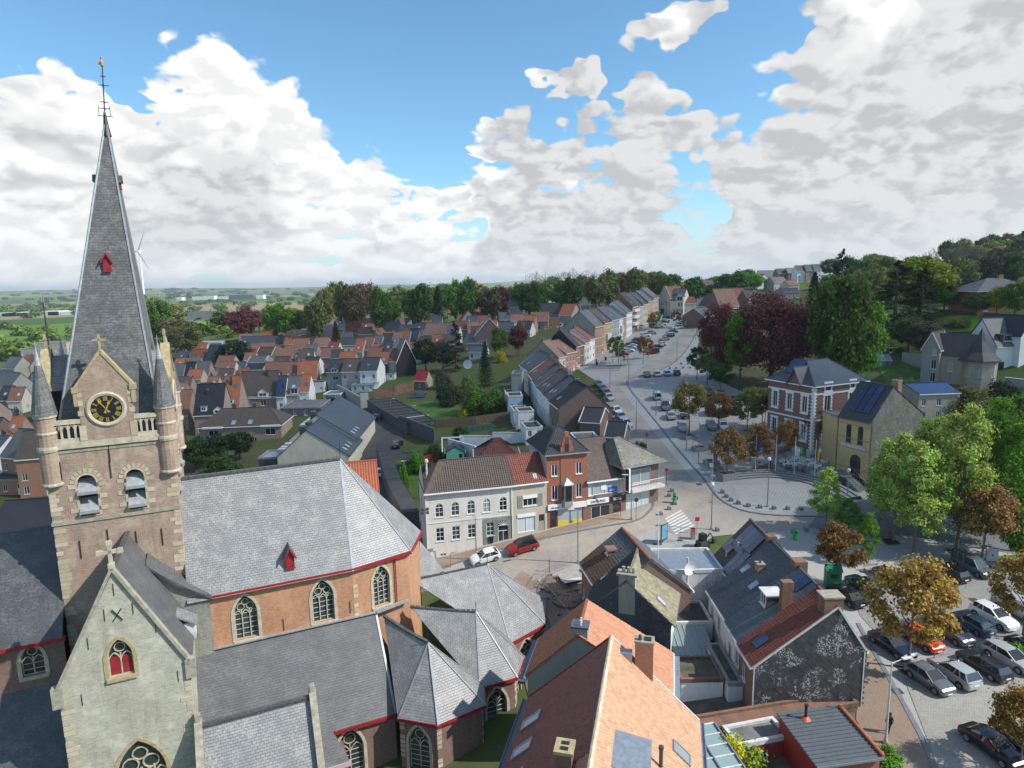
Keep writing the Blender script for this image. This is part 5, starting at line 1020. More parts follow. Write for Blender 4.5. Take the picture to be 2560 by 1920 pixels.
# mossy brick wall, red shed, glass canopy, grey corrugated roof
def wallthing(name,label,pts,h,w,mat,cope=None,z0=None,cat='wall'):
 root=thing(name,label,cat,(pts[0][0],pts[0][1],0));o=Vector((pts[0][0],pts[0][1],0));mb=MB();cp=MB()
 for a,b in zip(pts[:-1],pts[1:]):
  a,b=Vector((a[0],a[1],0)),Vector((b[0],b[1],0));U=(b-a).normalized();N=Vector((U.y,-U.x,0));L=(b-a).length;n=max(1,int(L/6))
  for i in range(n):
   q,s_=a+U*L*i/n,a+U*L*(i+1)/n;za=tz(q.x,q.y)if z0 is None else z0;zb_=tz(s_.x,s_.y)if z0 is None else z0;zz=max(za,zb_)
   mb.obox(q-o-N*w/2+Zv*(min(za,zb_)-.6),U*(L/n),N*w,Zv*(zz+h-min(za,zb_)+.6));cp.obox(q-o-N*(w/2+.05)+Zv*(zz+h),U*(L/n),N*(w+.1),Zv*.08)
 mb.build('wall_body',MT[mat],root)
 if cope:cp.build('coping',MT[cope],root)
 return root
H=house('mossy_brick_range','long low mossy brick outbuilding wall below the slated gable','outbuilding',(13.2,46.4),(29.0,49.6),1.6,2.6,.0,'moss_brick','moss_brick','flat',z0=-2.6,trim='moss_brick')
H=house('red_shed','red boarded garden shed with small white window','shed',(17.0,44.6),(21.4,45.6),2.2,2.6,0,'wood_red','flatroof_grey','flat',z0=-2.4,trim='white_dirty',wins={'f':[(2.2,.6,.9,1.1,'x')]})
for i in range(11):MB().box(.02,-.05,-.4+i*.25,1.7,-.005,-.4+i*.25+.235).build('board',MT['wood_red'],H['root']);MB().box(2.7,-.05,-.4+i*.25,4.35,-.005,-.4+i*.25+.235).build('board',MT['wood_red'],H['root'])
H=house('glass_canopy','pale glass and metal canopy beside the tan roof','canopy',(13.4,39.5),(16.6,40.2),5.5,3.0,.7,'wood_red','greenhouse','mono',z0=-2.6,gutter='white_dirty')
for i in range(7):mb=MB();F=H['fr']['f'];mb.bar(F[0]+F[2]*(F[5]*i/6)+F[3]*.06,F[0]+F[2]*(F[5]*i/6)+F[1]*F[4]+F[3]*.06,.12,.08);mb.build('glazing_bar',MT['white_dirty'],H['root'])
for i in range(3):mb=MB();mb.bar(F[0]+F[1]*(F[4]*i/2)+F[3]*.1,F[0]+F[1]*(F[4]*i/2)+F[2]*F[5]+F[3]*.1,.1,.1);mb.build('canopy_beam',MT['zinc'],H['root'])
c=[AZ(x,y,1.0)for x,y in((2040,1913),(2200,1890),(2140,1776),(1995,1812))]
H=house('grey_roofed_annex','low annex with grey corrugated roof and red tiled edge','annex',c[0],c[1],((c[3]-c[0]).length+(c[2]-c[1]).length)/2,2.6,.55,'red_brick','corrugated','mono',z0=-1.6,gutter='zinc',side='wood_red')
F=H['fr']['f']
for i in range(int(F[5]/.35)):mb=MB();mb.bar(F[0]+F[2]*(i*.35)+F[3]*.03,F[0]+F[2]*(i*.35)+F[1]*F[4]+F[3]*.03,.1,.07);mb.build('roof_rib',MT['corrugated'],H['roof'])
rm_=MB().cyl((0,0,0),(0,.42,.02),.13,.15,8).mesh('edge_tile',MT['p_orr'])
for i in range(int(F[5]/.42)):link('edge_tile',rm_,H['roof'],onslope(F,F[4]-.05,i*.42,.12))
c0=onslope(F,F[4]*.35,F[5]-1.0).translation;mb=MB();mb.cyl(c0,c0+Zv*1.1,.11);mb.cyl(c0+Zv*1.1,c0+Zv*1.25,.16);mb.build('flue_pipe',MT['black_iron'],H['roof']);MB().lathe(c0,[(.4,0),(.15,.22)],10).build('flue_collar',MT['orange_sign'],H['roof'])
S_(drape('yard_ground',[(13,36),(30,36),(30,51),(22,51),(22,73),(12,73)],.03,MT['yard']))
# satellite dish between the rows
def dish(name,label,loc,r,az,mat='white',pole=1.0):
 t_=thing(name,label,'satellite dish',loc,rad(az));mb=MB();rs=[[Vector((rr*math.cos(2*math.pi*i/20),-.25*rr*rr/r,rr*math.sin(2*math.pi*i/20)))+Vector((0,-.25*r,pole))for i in range(20)]for rr in(.05,r*.4,r*.75,r)];rs+=[[p+Vector((0,.03,0))for p in q]for q in rs[::-1]];mb.ring(rs);mb.build('reflector',MT[mat],t_,True)
 mb=MB();mb.cyl((0,0,-.1),(0,0,pole),.04);mb.cyl((0,-.2,pole-r),(0,-r*1.2,pole-.1),.02);mb.build('bracket',MT['steel'],t_);MB().box(-.05,-r*1.2-.1,pole-.17,.05,-r*1.2+.06,pole-.05).build('receiver',MT['dark_grey'],t_);return t_
p_=AZ(1719,1425,5.0);dish('satellite_dish','white satellite dish on the house end between the two rows',(p_.x,p_.y,4.3),.75,25)
# ------------------------------------------------------------------ street of shops
def pj(P):d=np.array(P)-CAM;z=d@FW;return 1280+FPX*(d@RR)/z,960-FPX*(d@UU)/z
def textm(body,size,mat,parent,M,ext=.01,name='lettering'):
 cu=bpy.data.curves.new(name,'FONT');cu.body=body;cu.size=size;cu.extrude=ext;cu.align_x='CENTER';cu.align_y='CENTER'
 o=bpy.data.objects.new(name+'_c',cu);COL.objects.link(o);dg=bpy.context.evaluated_depsgraph_get();me=bpy.data.meshes.new_from_object(o.evaluated_get(dg));bpy.data.objects.remove(o);me.materials.clear();me.materials.append(MT[mat]);me.name=name
 return link(name,me,parent,M)
RX=Matrix.Rotation(rad(90),4,'X')
pw=[Vector(q)for q in((-12.07,82.69),(-.26,85.62),(4.62,87.22),(10.48,88.78),(16.22,90.7),(21.9,93.6))]
W=(pw[1]-pw[0]).length;Z0=-1.0;xs5=[1.9+i*(W-3.4)/4 for i in range(5)];xs5[-1]=W-1.35
up=[(x,5.7,1.05,1.95,'ax')for x in xs5];gd=[(x,2.25,1.05,1.95,'x')for x in xs5[:3]]
bs=[(x,-.55,.85,1.0,'x')for x in(2.2,3.6,5.0)]
H=house('white_school_house','long white two storey house with five arched upper windows and brown hipped roof','house',pw[0],pw[1],7.2,9.5,3.0,'st_offwhite','tile_brown',z0=Z0,wins={'f':up+gd+bs+[(8.9,2.25,1.1,1.9,'x'),(10.75,1.0,1.5,2.5,'t')],'l':[(3,5.6,1,1.8,'x')]},hip=(2.6,0),gutter='white',oh=.35)
tiles(H['roof'],H['fr']['f'],.32,.36,'pan','p_dbrown' if 'p_dbrown' in MT else 'p_brown',limit=300,clip=lambda u,v:u>.6+v*.62)
HW=H;mb=MB();panel(mb,(0,-.06,0),X,NF,[(7.9,.9),(W-.1,1.5),(W-.1,4.75),(7.9,4.75)],[rect(8.9,2.25,1.1,1.9),rect(10.75,1.0,1.5,2.5)],.06);mb.build('slate_cladding',MT['grey_stone_rough'],H['root'])
fan=[(10.75+.75*math.cos(t),-.09,3.6+.75*math.sin(t))for t in np.linspace(0,math.pi,9)];mb=MB();mb.poly([(q[0],-.075,q[2])for q in fan]);mb.build('fanlight',MT['pane'],H['root'])
for q in fan:mb=MB();mb.bar((10.75,-.1,3.6),q,.05,.05,up=(0,1,0));mb.build('fanlight_bar',MT['white'],H['root'])
mb=MB();mb.box(0,-.05,4.85,W,0,5.0);mb.build('string_course',MT['st_offwhite'],H['root']);mb=MB();mb.box(5.3,-.12,-1.4,W+.02,-.0,.6);mb.build('plinth',MT['plinth'],H['root'])
mb=MB();mb.bar((W-.12,-.1,.5),(W-.12,-.1,9.3),.09,.09);mb.bar((.12,-.1,-1.5),(.12,-.1,9.3),.09,.09);mb.build('downpipe',MT['white'],H['root']);mb=MB();mb.box(5.3,-.45,-.9,6.3,-.12,.25);mb.build('meter_box',MT['white_dirty'],H['root'])
mb=MB();mb.box(.5,3.2,9.2,1.1,3.8,10.4);mb.build('chimney',MT['orange_brick'],H['roof']);mb=MB();mb.cyl((.8,3.5,10.4),(.8,3.5,12.6),.12);mb.cyl((.8,3.5,12.6),(.8,3.5,13.0),.28,.2);mb.build('flue_pipe',MT['white_dirty'],H['roof'])
mb=MB()
for dx in(-.35,.35):
 for dz in(-.25,.25):mb.cyl((-.1+dx,-.5,7.0+dz),(-.1+dx,-.7,7.0+dz),.2,.22,10)
mb.bar((-.5,-.45,7.0),(.3,-.45,7.0),.06);mb.bar((.1,-.45,7.0),(.1,0,7.0),.06);mb.build('loudspeakers',MT['dark_grey'],H['root'])
# beige house
W=(pw[2]-pw[1]).length
H=house('beige_house','narrow beige house with red tiled roof beside the white school house','house',pw[1],pw[2],7.0,7.6,3.0,'st_beige','tile_red',z0=.8,wins={'f':[(2.6,4.1,2.1,1.5,'ww'),(2.0,.3,2.6,2.3,'s','white','pane_pale'),(4.3,.1,.95,2.5,'d','timber_grey')]})
tiles(H['roof'],H['fr']['f'],.31,.36,'pan','p_red',limit=160);roofwin(H,'f',3.7,1.0,.7,True)
for z_,w_ in((5.2,2.2),(2.55,2.7)):MB().box(2.6-w_/2-(0 if w_<2.5 else.6),-.1,z_,2.6+w_/2-(0 if w_<2.5 else.6),-.01,z_+.45).build('shutter_box',MT['white'],H['root'])
for x_ in(1.1,4.1):MB().box(x_-.35,-.05,3.9,x_+.35,0,5.7).build('slate_panel',MT['grey_stone_rough'],H['root'])
# red brick house with stepped gable dormer and bay
W=(pw[3]-pw[2]).length;
H=house('stepped_gable_shop','tall red brick house with stepped gable dormer above an optician style shop front','house',pw[2],pw[3],8.5,10.9,2.8,'red_brick','slate_black','hip',z0=1.1,side='st_lilac',hip=(2.4,2.4),gutter='stonegrey',oh=.35,wins={'f':[(1.2,7.7,.95,1.7,'p'),(W-1.2,7.7,.95,1.7,'p'),(1.2,4.2,.95,2.1,'p'),(W-1.2,4.2,.95,2.1,'p'),(3.55,.2,3.9,2.5,'s','black_iron','pane_pale'),(.95,-.6,1.0,3.2,'d','black_iron')]})
for k in('f','l'):tiles(H['roof'],H['fr'][k],.3,.32,'pan','p_dark',limit=140,clip=lambda u,v,F=H['fr'][k]:v*.75<u<F[4]-v*.75)
mb=MB();c=W/2
for i,(hw,z1)in enumerate(((.95,11.9),(.75,12.6),(.52,13.3),(.3,14.0))):mb.box(c-hw,-.12,10.6 if i==0 else 11.8,c+hw,.25,z1)
mb.box(c-.95,-.08,3.0,c+.95,-.0,10.6);mb.box(c-.8,.2,11,c+.8,2.5,12.0);mb.build('stepped_gable',MT['red_brick'],H['root']);MB().box(c-.3,-.16,11.2,c+.3,-.11,12.3).build('gable_window',MT['pane'],H['root'])
mb=MB();pts=[(c-.95,-.1),(c-.6,-.75),(c+.6,-.75),(c+.95,-.1)];mb.prism([(x,y,6.4)for x,y in pts],(0,0,-3.2));bb=mb.build('bay_window',MT['timber_grey'],H['root']);
for(a,b)in zip(pts[:-1],pts[1:]):
 a,b=Vector((*a,0)),Vector((*b,0));U=(b-a).normalized();N=Vector((U.y,-U.x,0));L=(b-a).length;mb=MB();mb.obox(a+U*.1+Zv*4.0+N*.005,U*(L-.2),N*.02,Zv*2.2);mb.build('bay_pane',MT['pane'],bb)
mb=MB();slope(mb,[(c-1.05,-.1,6.4),(c+1.05,-.1,6.4),(c+.7,-.05,6.41),(c-.7,-.05,6.41)],.05);ap=Vector((c,-.05,7.3));q=[Vector((c-1.1,-.05,6.4)),Vector((c-.7,-.88,6.4)),Vector((c+.7,-.88,6.4)),Vector((c+1.1,-.05,6.4))]
for i in range(3):slope(mb,[q[i],q[i+1],ap],.05)
mb.build('bay_roof',MT['zinc'],H['root']);mb=MB();mb.box(.1,-.22,2.75,W-.05,-.02,3.55);sb=mb.build('shop_fascia',MT['white'],H['root']);textm('adt-gaio  louis',.42,'navy',H['root'],Matrix.Translation((1.7,-.24,3.1))@RX)
mb=MB();mb.poly([(W*.55+.25*math.sin(k*math.pi/5)*(1 if k%2 else.4),-.235,3.3+.3*math.cos(k*math.pi/5)*(1 if k%2 else.4))for k in range(10)]);mb.build('shop_emblem',MT['yellow'],H['root'])
for x_ in(2.4,4.6):MB().box(x_-.75,-.0,.25,x_+.75,.06,.95).build('yellow_film',MT['yellow'],H['root'])
for i in range(5):MB().box(.5,-.3+i*.12,-1.2+i*.2,1.4,.3,-1.0+i*.2).build('step',MT['bluestone'],H['root'])
# electronics shop
W=(pw[4]-pw[3]).length
H=house('electronics_shop','brown brick shop with dark roof and a large appliance store sign','shop',pw[3],pw[4],8.6,5.9,4.4,'brown_brick','tile_brown',z0=1.7,yr=.8,wins={'f':[(3.0,3.6,4.0,1.9,'s','white'),(.6,3.6,.7,1.9,'p','white'),(5.4,3.6,.7,1.9,'p','white'),(2.2,-.1,3.0,2.0,'s','white'),(4.9,-.6,1.3,2.7,'d','black_iron')]},gutter='white')
tiles(H['roof'],H['fr']['f'],.3,.3,'plain','p_dbrown',limit=250,stag=True)
MB().box(-.1,-.25,2.35,3.45,-.02,3.05).build('sign_board',MT['white'],H['root']);textm('SAMSUNG',.52,'navy',H['root'],Matrix.Translation((1.7,-.27,2.7))@RX,.015);MB().box(3.46,-.25,2.35,W+.1,-.02,3.05).build('sign_board',MT['black_iron'],H['root']);textm('BOSE',.56,'white',H['root'],Matrix.Translation((4.8,-.27,2.7))@RX@Matrix.Shear('XZ',4,(0,0)),.015)
MB().box(2.3,.06,4.2,3.2,.1,5.0).build('poster',MT['white'],H['root']);mb=MB();mb.box(3.5,.06,3.7,5.0,.1,4.5);mb.build('poster',MT['blue_sign'],H['root']);textm('QLED',.36,'white',H['root'],Matrix.Translation((4.1,.05,4.05))@RX)
# corner shop with balcony
W=(pw[5]-pw[4]).length
H=house('corner_shop','corner shop with large glass front, balcony and diamond slated hipped roof','shop',pw[4],pw[5],8.0,7.3,3.0,'brown_brick','asbestos','hip',z0=2.0,hip=(1.0,4.2),gutter='stonegrey',oh=.9,wins={'f':[(3.0,3.9,3.9,2.3,'s','white'),(2.6,.1,4.4,2.6,'s','white')],'r':[(3,.1,5.0,2.6,'s','white'),(4,4.2,1.8,1.6,'w')]})
for k in('f','r'):
 F=H['fr'][k];tiles(H['roof'],F,.46,.46,'dia','p_asb',limit=220,n=.03,name='slate',clip=lambda u,v,F=F,k=k:.2<v<F[5]-.2 and(v*(.3 if k=='f' else 1.0)+.3<u<F[4]-v*1.05-.2))
mb=MB();mb.box(.6,-1.2,3.2,W+.3,0,3.6);mb.build('balcony_slab',MT['white_dirty'],H['root']);mb=MB();mb.bar((.7,-1.15,4.7),(W+.2,-1.15,4.7),.06)
for i in range(22):mb.bar((.7+(W-.5)*i/21,-1.15,3.6),(.7+(W-.5)*i/21,-1.15,4.7),.03)
mb.build('balcony_railing',MT['white'],H['root']);
for x_ in(1.6,4.6):MB().box(x_-.5,.13,3.95,x_+.5,.16,6.1).build('curtain',MT['curtain'],H['root'])
mb=MB();mb.box(-.1,-1.3,3.4,.15,-.4,7.0);mb.build('projecting_sign',MT['white'],H['root']);MB().box(-.13,-1.2,3.6,-.1,-.5,6.8).build('sign_face',MT['navy'],H['root'])
for x_,z_ in((1.2,.5),(2.0,.4),(2.8,.6),(3.6,.4),(4.3,.5)):MB().box(x_-.3,.5,z_-.4,x_+.3,1.0,z_+.9).build('display_appliance',MT['white'],H['root'])
# ------------------------------------------------------------------ table-driven houses
def autow(W,e,st='w',n=None,door=True,fh=2.75,ww=.95):
 out=[];k=max(1,int((e-.5)/fh));n=n or max(1,int(W/2.3))
 for s_ in range(k):
  r_=row(n,W,.75+s_*fh,min(ww,W/n*.55),1.5,st,m=min(.7,W*.12));
  if s_==0 and door and n>1:x,z,w,h,t_=r_[-1];r_[-1]=(x,.05,.95,2.25,'d')
  out+=r_
 return out
def HH(name,label,pxL,py,pxR,h,D,rpy,wall,roof,yaw=0.0,kind='gable',cat='house',win=True,group=None,side=None,rise=None,st='w',z0=None,**kw):
 """house from the photo position of its left front eave corner, h metres above the ground"""
 p=gh(pxL,py,h);u=Vector((math.cos(rad(yaw)),math.sin(rad(yaw))));lo,hi=.5,80
 for _ in range(40):
  m=.5*(lo+hi);q=(p.x+u.x*m,p.y+u.y*m,p.z)
  if pj(q)[0]<pxR and q[1]>20:lo=m
  else:hi=m
 W=lo;zg=p.z-h if z0 is None else z0;n_=Vector((-u.y,u.x))
 if rise is None and rpy is not None:
  c=Vector((p.x,p.y))+u*W/2+n_*(D/2 if kind!='cross' else 0);rise=max(.8,AY(*((pxL+pxR)/2,rpy),c.y).z-p.z)
 wins={'f':autow(W,h,st)}if win is True else(win or{})
 if win is True and kind=='cross' and rise>3:wins['f']=wins['f']+[(W/2,h+.2,.9,1.2,'w')]
 if win is True and side is None:pass
 if win is True:wins.setdefault('r',row(max(1,int(D/4)),D,1.0,.9,1.4,'w',m=1.2));wins.setdefault('l',row(max(1,int(D/4)),D,1.0,.9,1.4,'w',m=1.2))
 return house(name,label,cat,(p.x,p.y),(p.x+u.x*W,p.y+u.y*W),D,h,rise or 0.01,wall,roof,kind,z0=zg,wins=wins,group=group,side=side,deep=3.0,**kw)
 # --- left: row behind the church tower
H=HH('row_house','house with black roof, white dormers and gabled porch left in the tower-side row',484,1037,556,5.6,10,960,'pink_brick','slate_black',8);boxdormer(H,'f',2.6,1.2,1.5,1.2);boxdormer(H,'f',6.4,.4,2.6,1.0,'white',False,'slate_black');chimney(H,3,3.2,.5,.5,-1.2,'slate_dark',base=7,pots=1)
H=HH('row_house','house with bright orange roof and single white dormer in the tower-side row',557,1016,596,5.6,10,940,'pink_brick','tile_orange',8);boxdormer(H,'f',2.2,1.0,1.5,1.2);chimney(H,1.8,3.5,.4,.4,.2,'slate_dark',base=8,pots=0);roofwin(H,'f',3,6.5,.9)
H=HH('row_house','wide brown roofed house with gabled white dormer in the tower-side row',594,994,689,5.4,11,928,'pink_brick','tile_brown',4,win={'f':[(2.3,2.7,2.8,2.0,'ww'),(7.4,2.7,1.6,1.8,'w'),(2.3,.3,1.8,1.8,'w'),(8,.5,2,1.4,'w')]});boxdormer(H,'f',H['W']*.68,.3,3.0,1.4,'white',False,'tile_brown',st='t');chimney(H,H['W']*.7,4.5,.5,.5,.6,'slate_dark',pots=1);roofwin(H,'f',H['W']*.9,1.4,1.0);mb=MB();mb.box(.3,-.12,5.1,H['W'],.05,5.5);mb.build('fascia',MT['white'],H['root'])
HH('row_house','house with brown tiled side roof right behind the clock tower',428,1038,470,4.8,10,975,'pink_brick','tile_mixed',8)
H=HH('garden_villa','long dark hipped house with two zinc chimneys and white fascias',497,1070,702,4.6,11,1020,'pink_brick','tile_brown',5,'hip',hip=(4,4),win={'f':row(2,21,2.2,2.4,1.6,'w',x0=3.4,x1=17)+row(3,21,.3,1.2,1.4,'w',x0=8,x1=13)},oh=.4)
for x_ in(7,12):chimney(H,x_,5.5,.8,.7,1.2,'slate_blue',pots=1)
for x_ in(8.5,12.5):roofwin(H,'f',x_,1.5,1.3,True)
for x_ in(3.4,17.2):MB().box(x_-2.4,-.7,4.35,x_+2.4,.6,4.75).build('fascia',MT['white'],H['root'])
H=HH('row_house','small house with a grid of solar panels on dark roof',690,990,712,4.5,8,940,'st_white','slate_dark',4);solar(H,'f',.3,1.0,2,3)
H=HH('row_house','grey slate roofed house with white skylight and cement box dormer',712,985,748,4.5,8,940,'st_concrete','slate_mid',4);roofwin(H,'f',2.5,2.6,1.3,True);boxdormer(H,'f',3.0,.1,2.6,1.8,'st_concrete')
H=HH('row_house','narrow house with orange tiles and grey roof light',748,978,772,4.6,8,936,'st_white','tile_orange',4);roofwin(H,'f',2,2.8,1.0)
H=HH('white_cube_annex','small white cubic extension with black roof behind it',772,958,810,3.6,5,None,'st_white','flatroof',4,'flat',trim='white')
# rear houses of the same quarter
HH('row_house','house with brown mixed tiles behind the orange roof',660,955,705,5,8,905,'pink_brick','tile_mixed',6);H=HH('row_house','orange mixed tile house with two white skylights',705,952,742,5,8,905,'pink_brick','tile_mixed',6);roofwin(H,'f',2,2.5,.9,True);roofwin(H,'f',4,2.5,.9,True)
H=HH('row_house','russet tiled house with brick chimney in the second row',742,948,790,5,8,902,'pink_brick','tile_orange',6);roofwin(H,'f',2,2.5,.9,True);chimney(H,1,4,.7,.5)
HH('row_house','small blue slate house beside dark trees',574,925,610,4.5,8,905,'st_grey','slate_blue',6);HH('row_house','low house with black roof between orange tiles',612,925,655,4,8,912,'st_grey','slate_black',4)
HH('row_house','grey slated house with stepped white verge',618,905,660,5,8,890,'st_grey','slate_mid',-6,trim='white')
H=HH('slate_terrace','house with grey slate roof at the left of the back terrace',431,945,455,4.5,8,910,'pink_brick','slate_mid',3);H=HH('slate_terrace','house with black slate roof in the middle of the back terrace',455,942,482,4.5,8,905,'pink_brick','slate_black',3);chimney(H,.3,4,.6,.5);H=HH('slate_terrace','house with pale slates and blue skylight at the right of the back terrace',482,938,520,4.5,8,903,'pink_brick','slate_mid',3);roofwin(H,'f',3,2.5,1.2)
HH('flat_white_house','low white house with shallow roof near the brown tree',485,857,550,5.5,9,None,'st_white','zinc',4,'flat',trim='white')
HH('dark_roof_house','house with dark roof and red hip below the flat white house',508,905,545,3.6,10,865,'st_grey','slate_dark',-20)
H=HH('gabled_white_house','slate roofed house with white gabled wing and brick wall',598,860,680,5,9,840,'pink_brick','slate_blue',4);boxdormer(H,'f',1.6,-.2,3.2,2.0,'st_white',False,'slate_blue')
HH('row_house','brown tiled house right of the gabled white house',680,862,705,5,9,840,'pink_brick','tile_brown',4);HH('row_house','slate house next to the bright green tree',705,860,722,5,9,840,'st_grey','slate_mid',4)
H=HH('row_house','brown roofed house with white verges facing the gap',640,888,678,5,8,868,'brown_brick','tile_brown',-10,trim='white');H=HH('row_house','rust tiled house with chimney and dark gable wall',690,895,735,6,9,865,'brown_brick','tile_mixed',14);chimney(H,3,4,.9,.8,.6,'dark_grey');roofwin(H,'f',2,1.6,.8)
HH('row_house','orange tiled house with beige dormer wall',735,872,770,6.5,9,846,'st_beige','tile_mixed',10)
H=HH('purple_brick_house','big dark brick house with slate roof and three arched windows',765,843,826,6.5,12,815,'brown_brick','slate_blue',4,win={'f':[(x,.6,1.3,2.6,'a')for x in(3,7,11)]})
HH('red_roof_house','house with red brown roof beside the dark conifer',862,832,900,6,11,803,'pink_brick','tile_red',0)
# grey houses with white fronts
H=HH('grey_gabled_house','grey rendered house with gabled dormer and glazed balcony door',817,930,853,6.2,11,898,'st_grey','slate_dark',-3,win={'f':[(2.9,3.4,1.9,1.2,'w'),(2.9,.4,3.0,2.0,'s','white')]});boxdormer(H,'f',2.8,-.2,2.6,1.3,'st_grey',False,'slate_dark');MB().box(.8,-1.2,-.1,5.0,0,.15).build('balcony_slab',MT['concrete']if 'concrete' in MT else MT['stonegrey'],H['root'])
H=HH('lilac_terraced_house','pale lilac terraced house with brown roof and skylight',853,929,899,6.2,11,897,'st_lilac','tile_brown',-3);roofwin(H,'f',2.5,3,.9,True)
H=HH('white_terraced_house','white terraced house with dark slate roof and blue skylight',899,927,942,6.2,11,894,'st_white','slate_dark',-3);roofwin(H,'f',2.5,3,1.1)
H=HH('black_fronted_house','house with black front and rust roof tiles by the garden',943,908,968,6,9,880,'st_black','tile_mixed',-3,side='st_black');roofwin(H,'f',2.2,2.0,.9,True)
H=HH('row_house','house with beige front and red brown tiles by the garden',968,903,992,6,9,872,'st_beige','tile_red',-3);roofwin(H,'f',1.6,3.0,1.1)
HH('flat_annex','small pale blue flat roofed annex behind the lilac house',878,963,935,2.6,6,None,'st_paleblue','flatroof_grey',-3,'flat',trim='stonegrey');HH('flat_annex','white flat roofed annex behind the white terraced house',942,935,985,2.6,6,None,'st_bluewhite','flatroof_grey',-3,'flat')
# back row uphill
cols=['tile_orange','tile_mixed','slate_mid','slate_dark','tile_pink','tile_mixed','slate_black'];x0s=[884,905,927,950,975,998,1020,1042]
for i,rf in enumerate(cols):
 H=HH('uphill_row_house',['leftmost house of the uphill row, orange tiles','second house of the uphill row, rust tiles','house with grey slates third in the uphill row','dark slated house with white skylight in the uphill row','house with pink tiles and blue skylight in the uphill row','house with pale brown tiles in the uphill row','house with black solar roof ending the uphill row'][i],x0s[i],878-i*4.2,x0s[i+1],5.5,9,846-i*4.0,['st_grey','pink_brick','st_concrete','red_brick','red_brick','st_grey','red_brick'][i],rf,-10,group='uphill row');roofwin(H,'f',2,2,.9,i%2==0)
 if i==6:solar(H,'f',.2,.4,4,3)
H=HH('rust_roof_house','house with rust and violet tiled roof above the white front row',914,905,948,6,9,868,'st_black','tile_mixed',-8);H=HH('black_gable_house','house with tall black slated gable and white verge',992,905,1040,5.5,8,850,'st_black','slate_mid',24,'cross',win=None,side='st_black',trim='white')
HH('row_house','red tiled house left behind the white front row',845,905,884,5,8,880,'pink_brick','tile_orange',-3);HH('row_house','house with orange roof and two roof lights behind the grey houses',800,893,845,5,8,870,'pink_brick','tile_mixed',-3)
HH('row_house','slate house with white skylight above the uphill row',955,830,996,5,8,803,'st_concrete','slate_mid',-4);HH('row_house','blue roofed house above the uphill row',996,838,1025,4,8,812,'st_concrete','slate_blue',-4)
HH('dark_cottage','dark roofed brick cottage with white shutters at the wood edge',1010,793,1072,4,9,768,'pink_brick','tile_brown',2)
H=HH('orange_roof_house','house with long salmon tiled roof near the conifers',1058,835,1112,5,9,808,'st_taupe','tile_pink',-18);HH('flat_roof_house','small brown brick house with flat overhanging roof',1095,812,1135,4,7,None,'orange_brick','flatroof',0,'flat',trim='white_dirty')
H=HH('barn_with_orange_roof','long barn with orange roof and brick gable',1178,778,1240,6,11,755,'brown_brick','tile_orange',-4,win=None,side='pink_brick');HH('barn_wing','red brown roofed wing left of the orange barn',1120,780,1178,4.5,9,762,'pink_brick','tile_red',0)
H=HH('grey_gable_house','house with grey rendered gable and brown roof',1148,808,1196,5.5,9,777,'st_grey','tile_mixed',12,'cross',win=None);H=HH('brown_gable_house','house with large purple brown gable and brick chimney',1186,840,1262,6,9,796,'brown_brick','slate_mid',6,'cross',win=None,side='brown_brick',trim='white');mb=MB();chimney(H,H['W']*.5,1.0,.7,.7,1.0,'red_brick')
HH('low_slate_house','low house with slate lean roofs below the brown gable',1160,858,1215,3.5,8,835,'pink_brick','slate_mid',-12);HH('low_slate_house','small blue roofed house behind the spruce',1172,880,1215,3,7,866,'st_white','slate_blue',-8)
H=HH('beige_farmhouse','beige house with grey slate roof and flag pole on the ridge line',1262,766,1308,7,10,741,'st_beige','slate_mid',0);H=HH('white_farmhouse','white house with blue slate roof joined to the beige one',1308,767,1350,7,10,741,'st_white','slate_blue',0)
HH('modern_white_house','modern white house with long flat roofs',1325,753,1420,4.5,10,None,'st_white','flatroof',0,'flat',trim='white')
HH('slate_cluster_house','slate roofed house left of the orange gable roof',1352,785,1400,4,9,758,'st_grey','slate_dark',-6);H=HH('orange_slope_house','house with steep orange roof slope behind the street',1396,788,1428,5,12,760,'st_grey','tile_orange',-30);HH('brown_roof_house','house with brown tiled roof and white skylight behind the street',1325,802,1370,5,10,780,'pink_brick','tile_mixed',-8);HH('orange_side_house','small house with orange roof beside the dark maple',1305,812,1336,4.5,8,788,'pink_brick','tile_orange',-14);HH('blue_slate_house','house with sagging blue slate roof and white annex',1288,825,1325,3.8,8,803,'st_white','slate_dark',-20);HH('brick_block_house','house with square brick stair tower and flat annex',1372,795,1400,5,6,None,'orange_brick','flatroof',-4,'flat');HH('white_annex','white and glass annexes behind the street row',1355,806,1408,3,6,None,'st_white','flatroof_grey',-2,'flat')
HH('grey_hall','grey roofed hall below the woods',1452,762,1510,4.5,12,742,'st_grey','slate_mid',-4);HH('orange_lean_house','house with short orange roof at the wood edge',1428,765,1450,5,9,752,'st_grey','tile_orange',-8);HH('slate_tower_house','tall slate roofed house at the wood edge',1418,762,1444,6.5,9,738,'st_grey','tile_brown',-4)
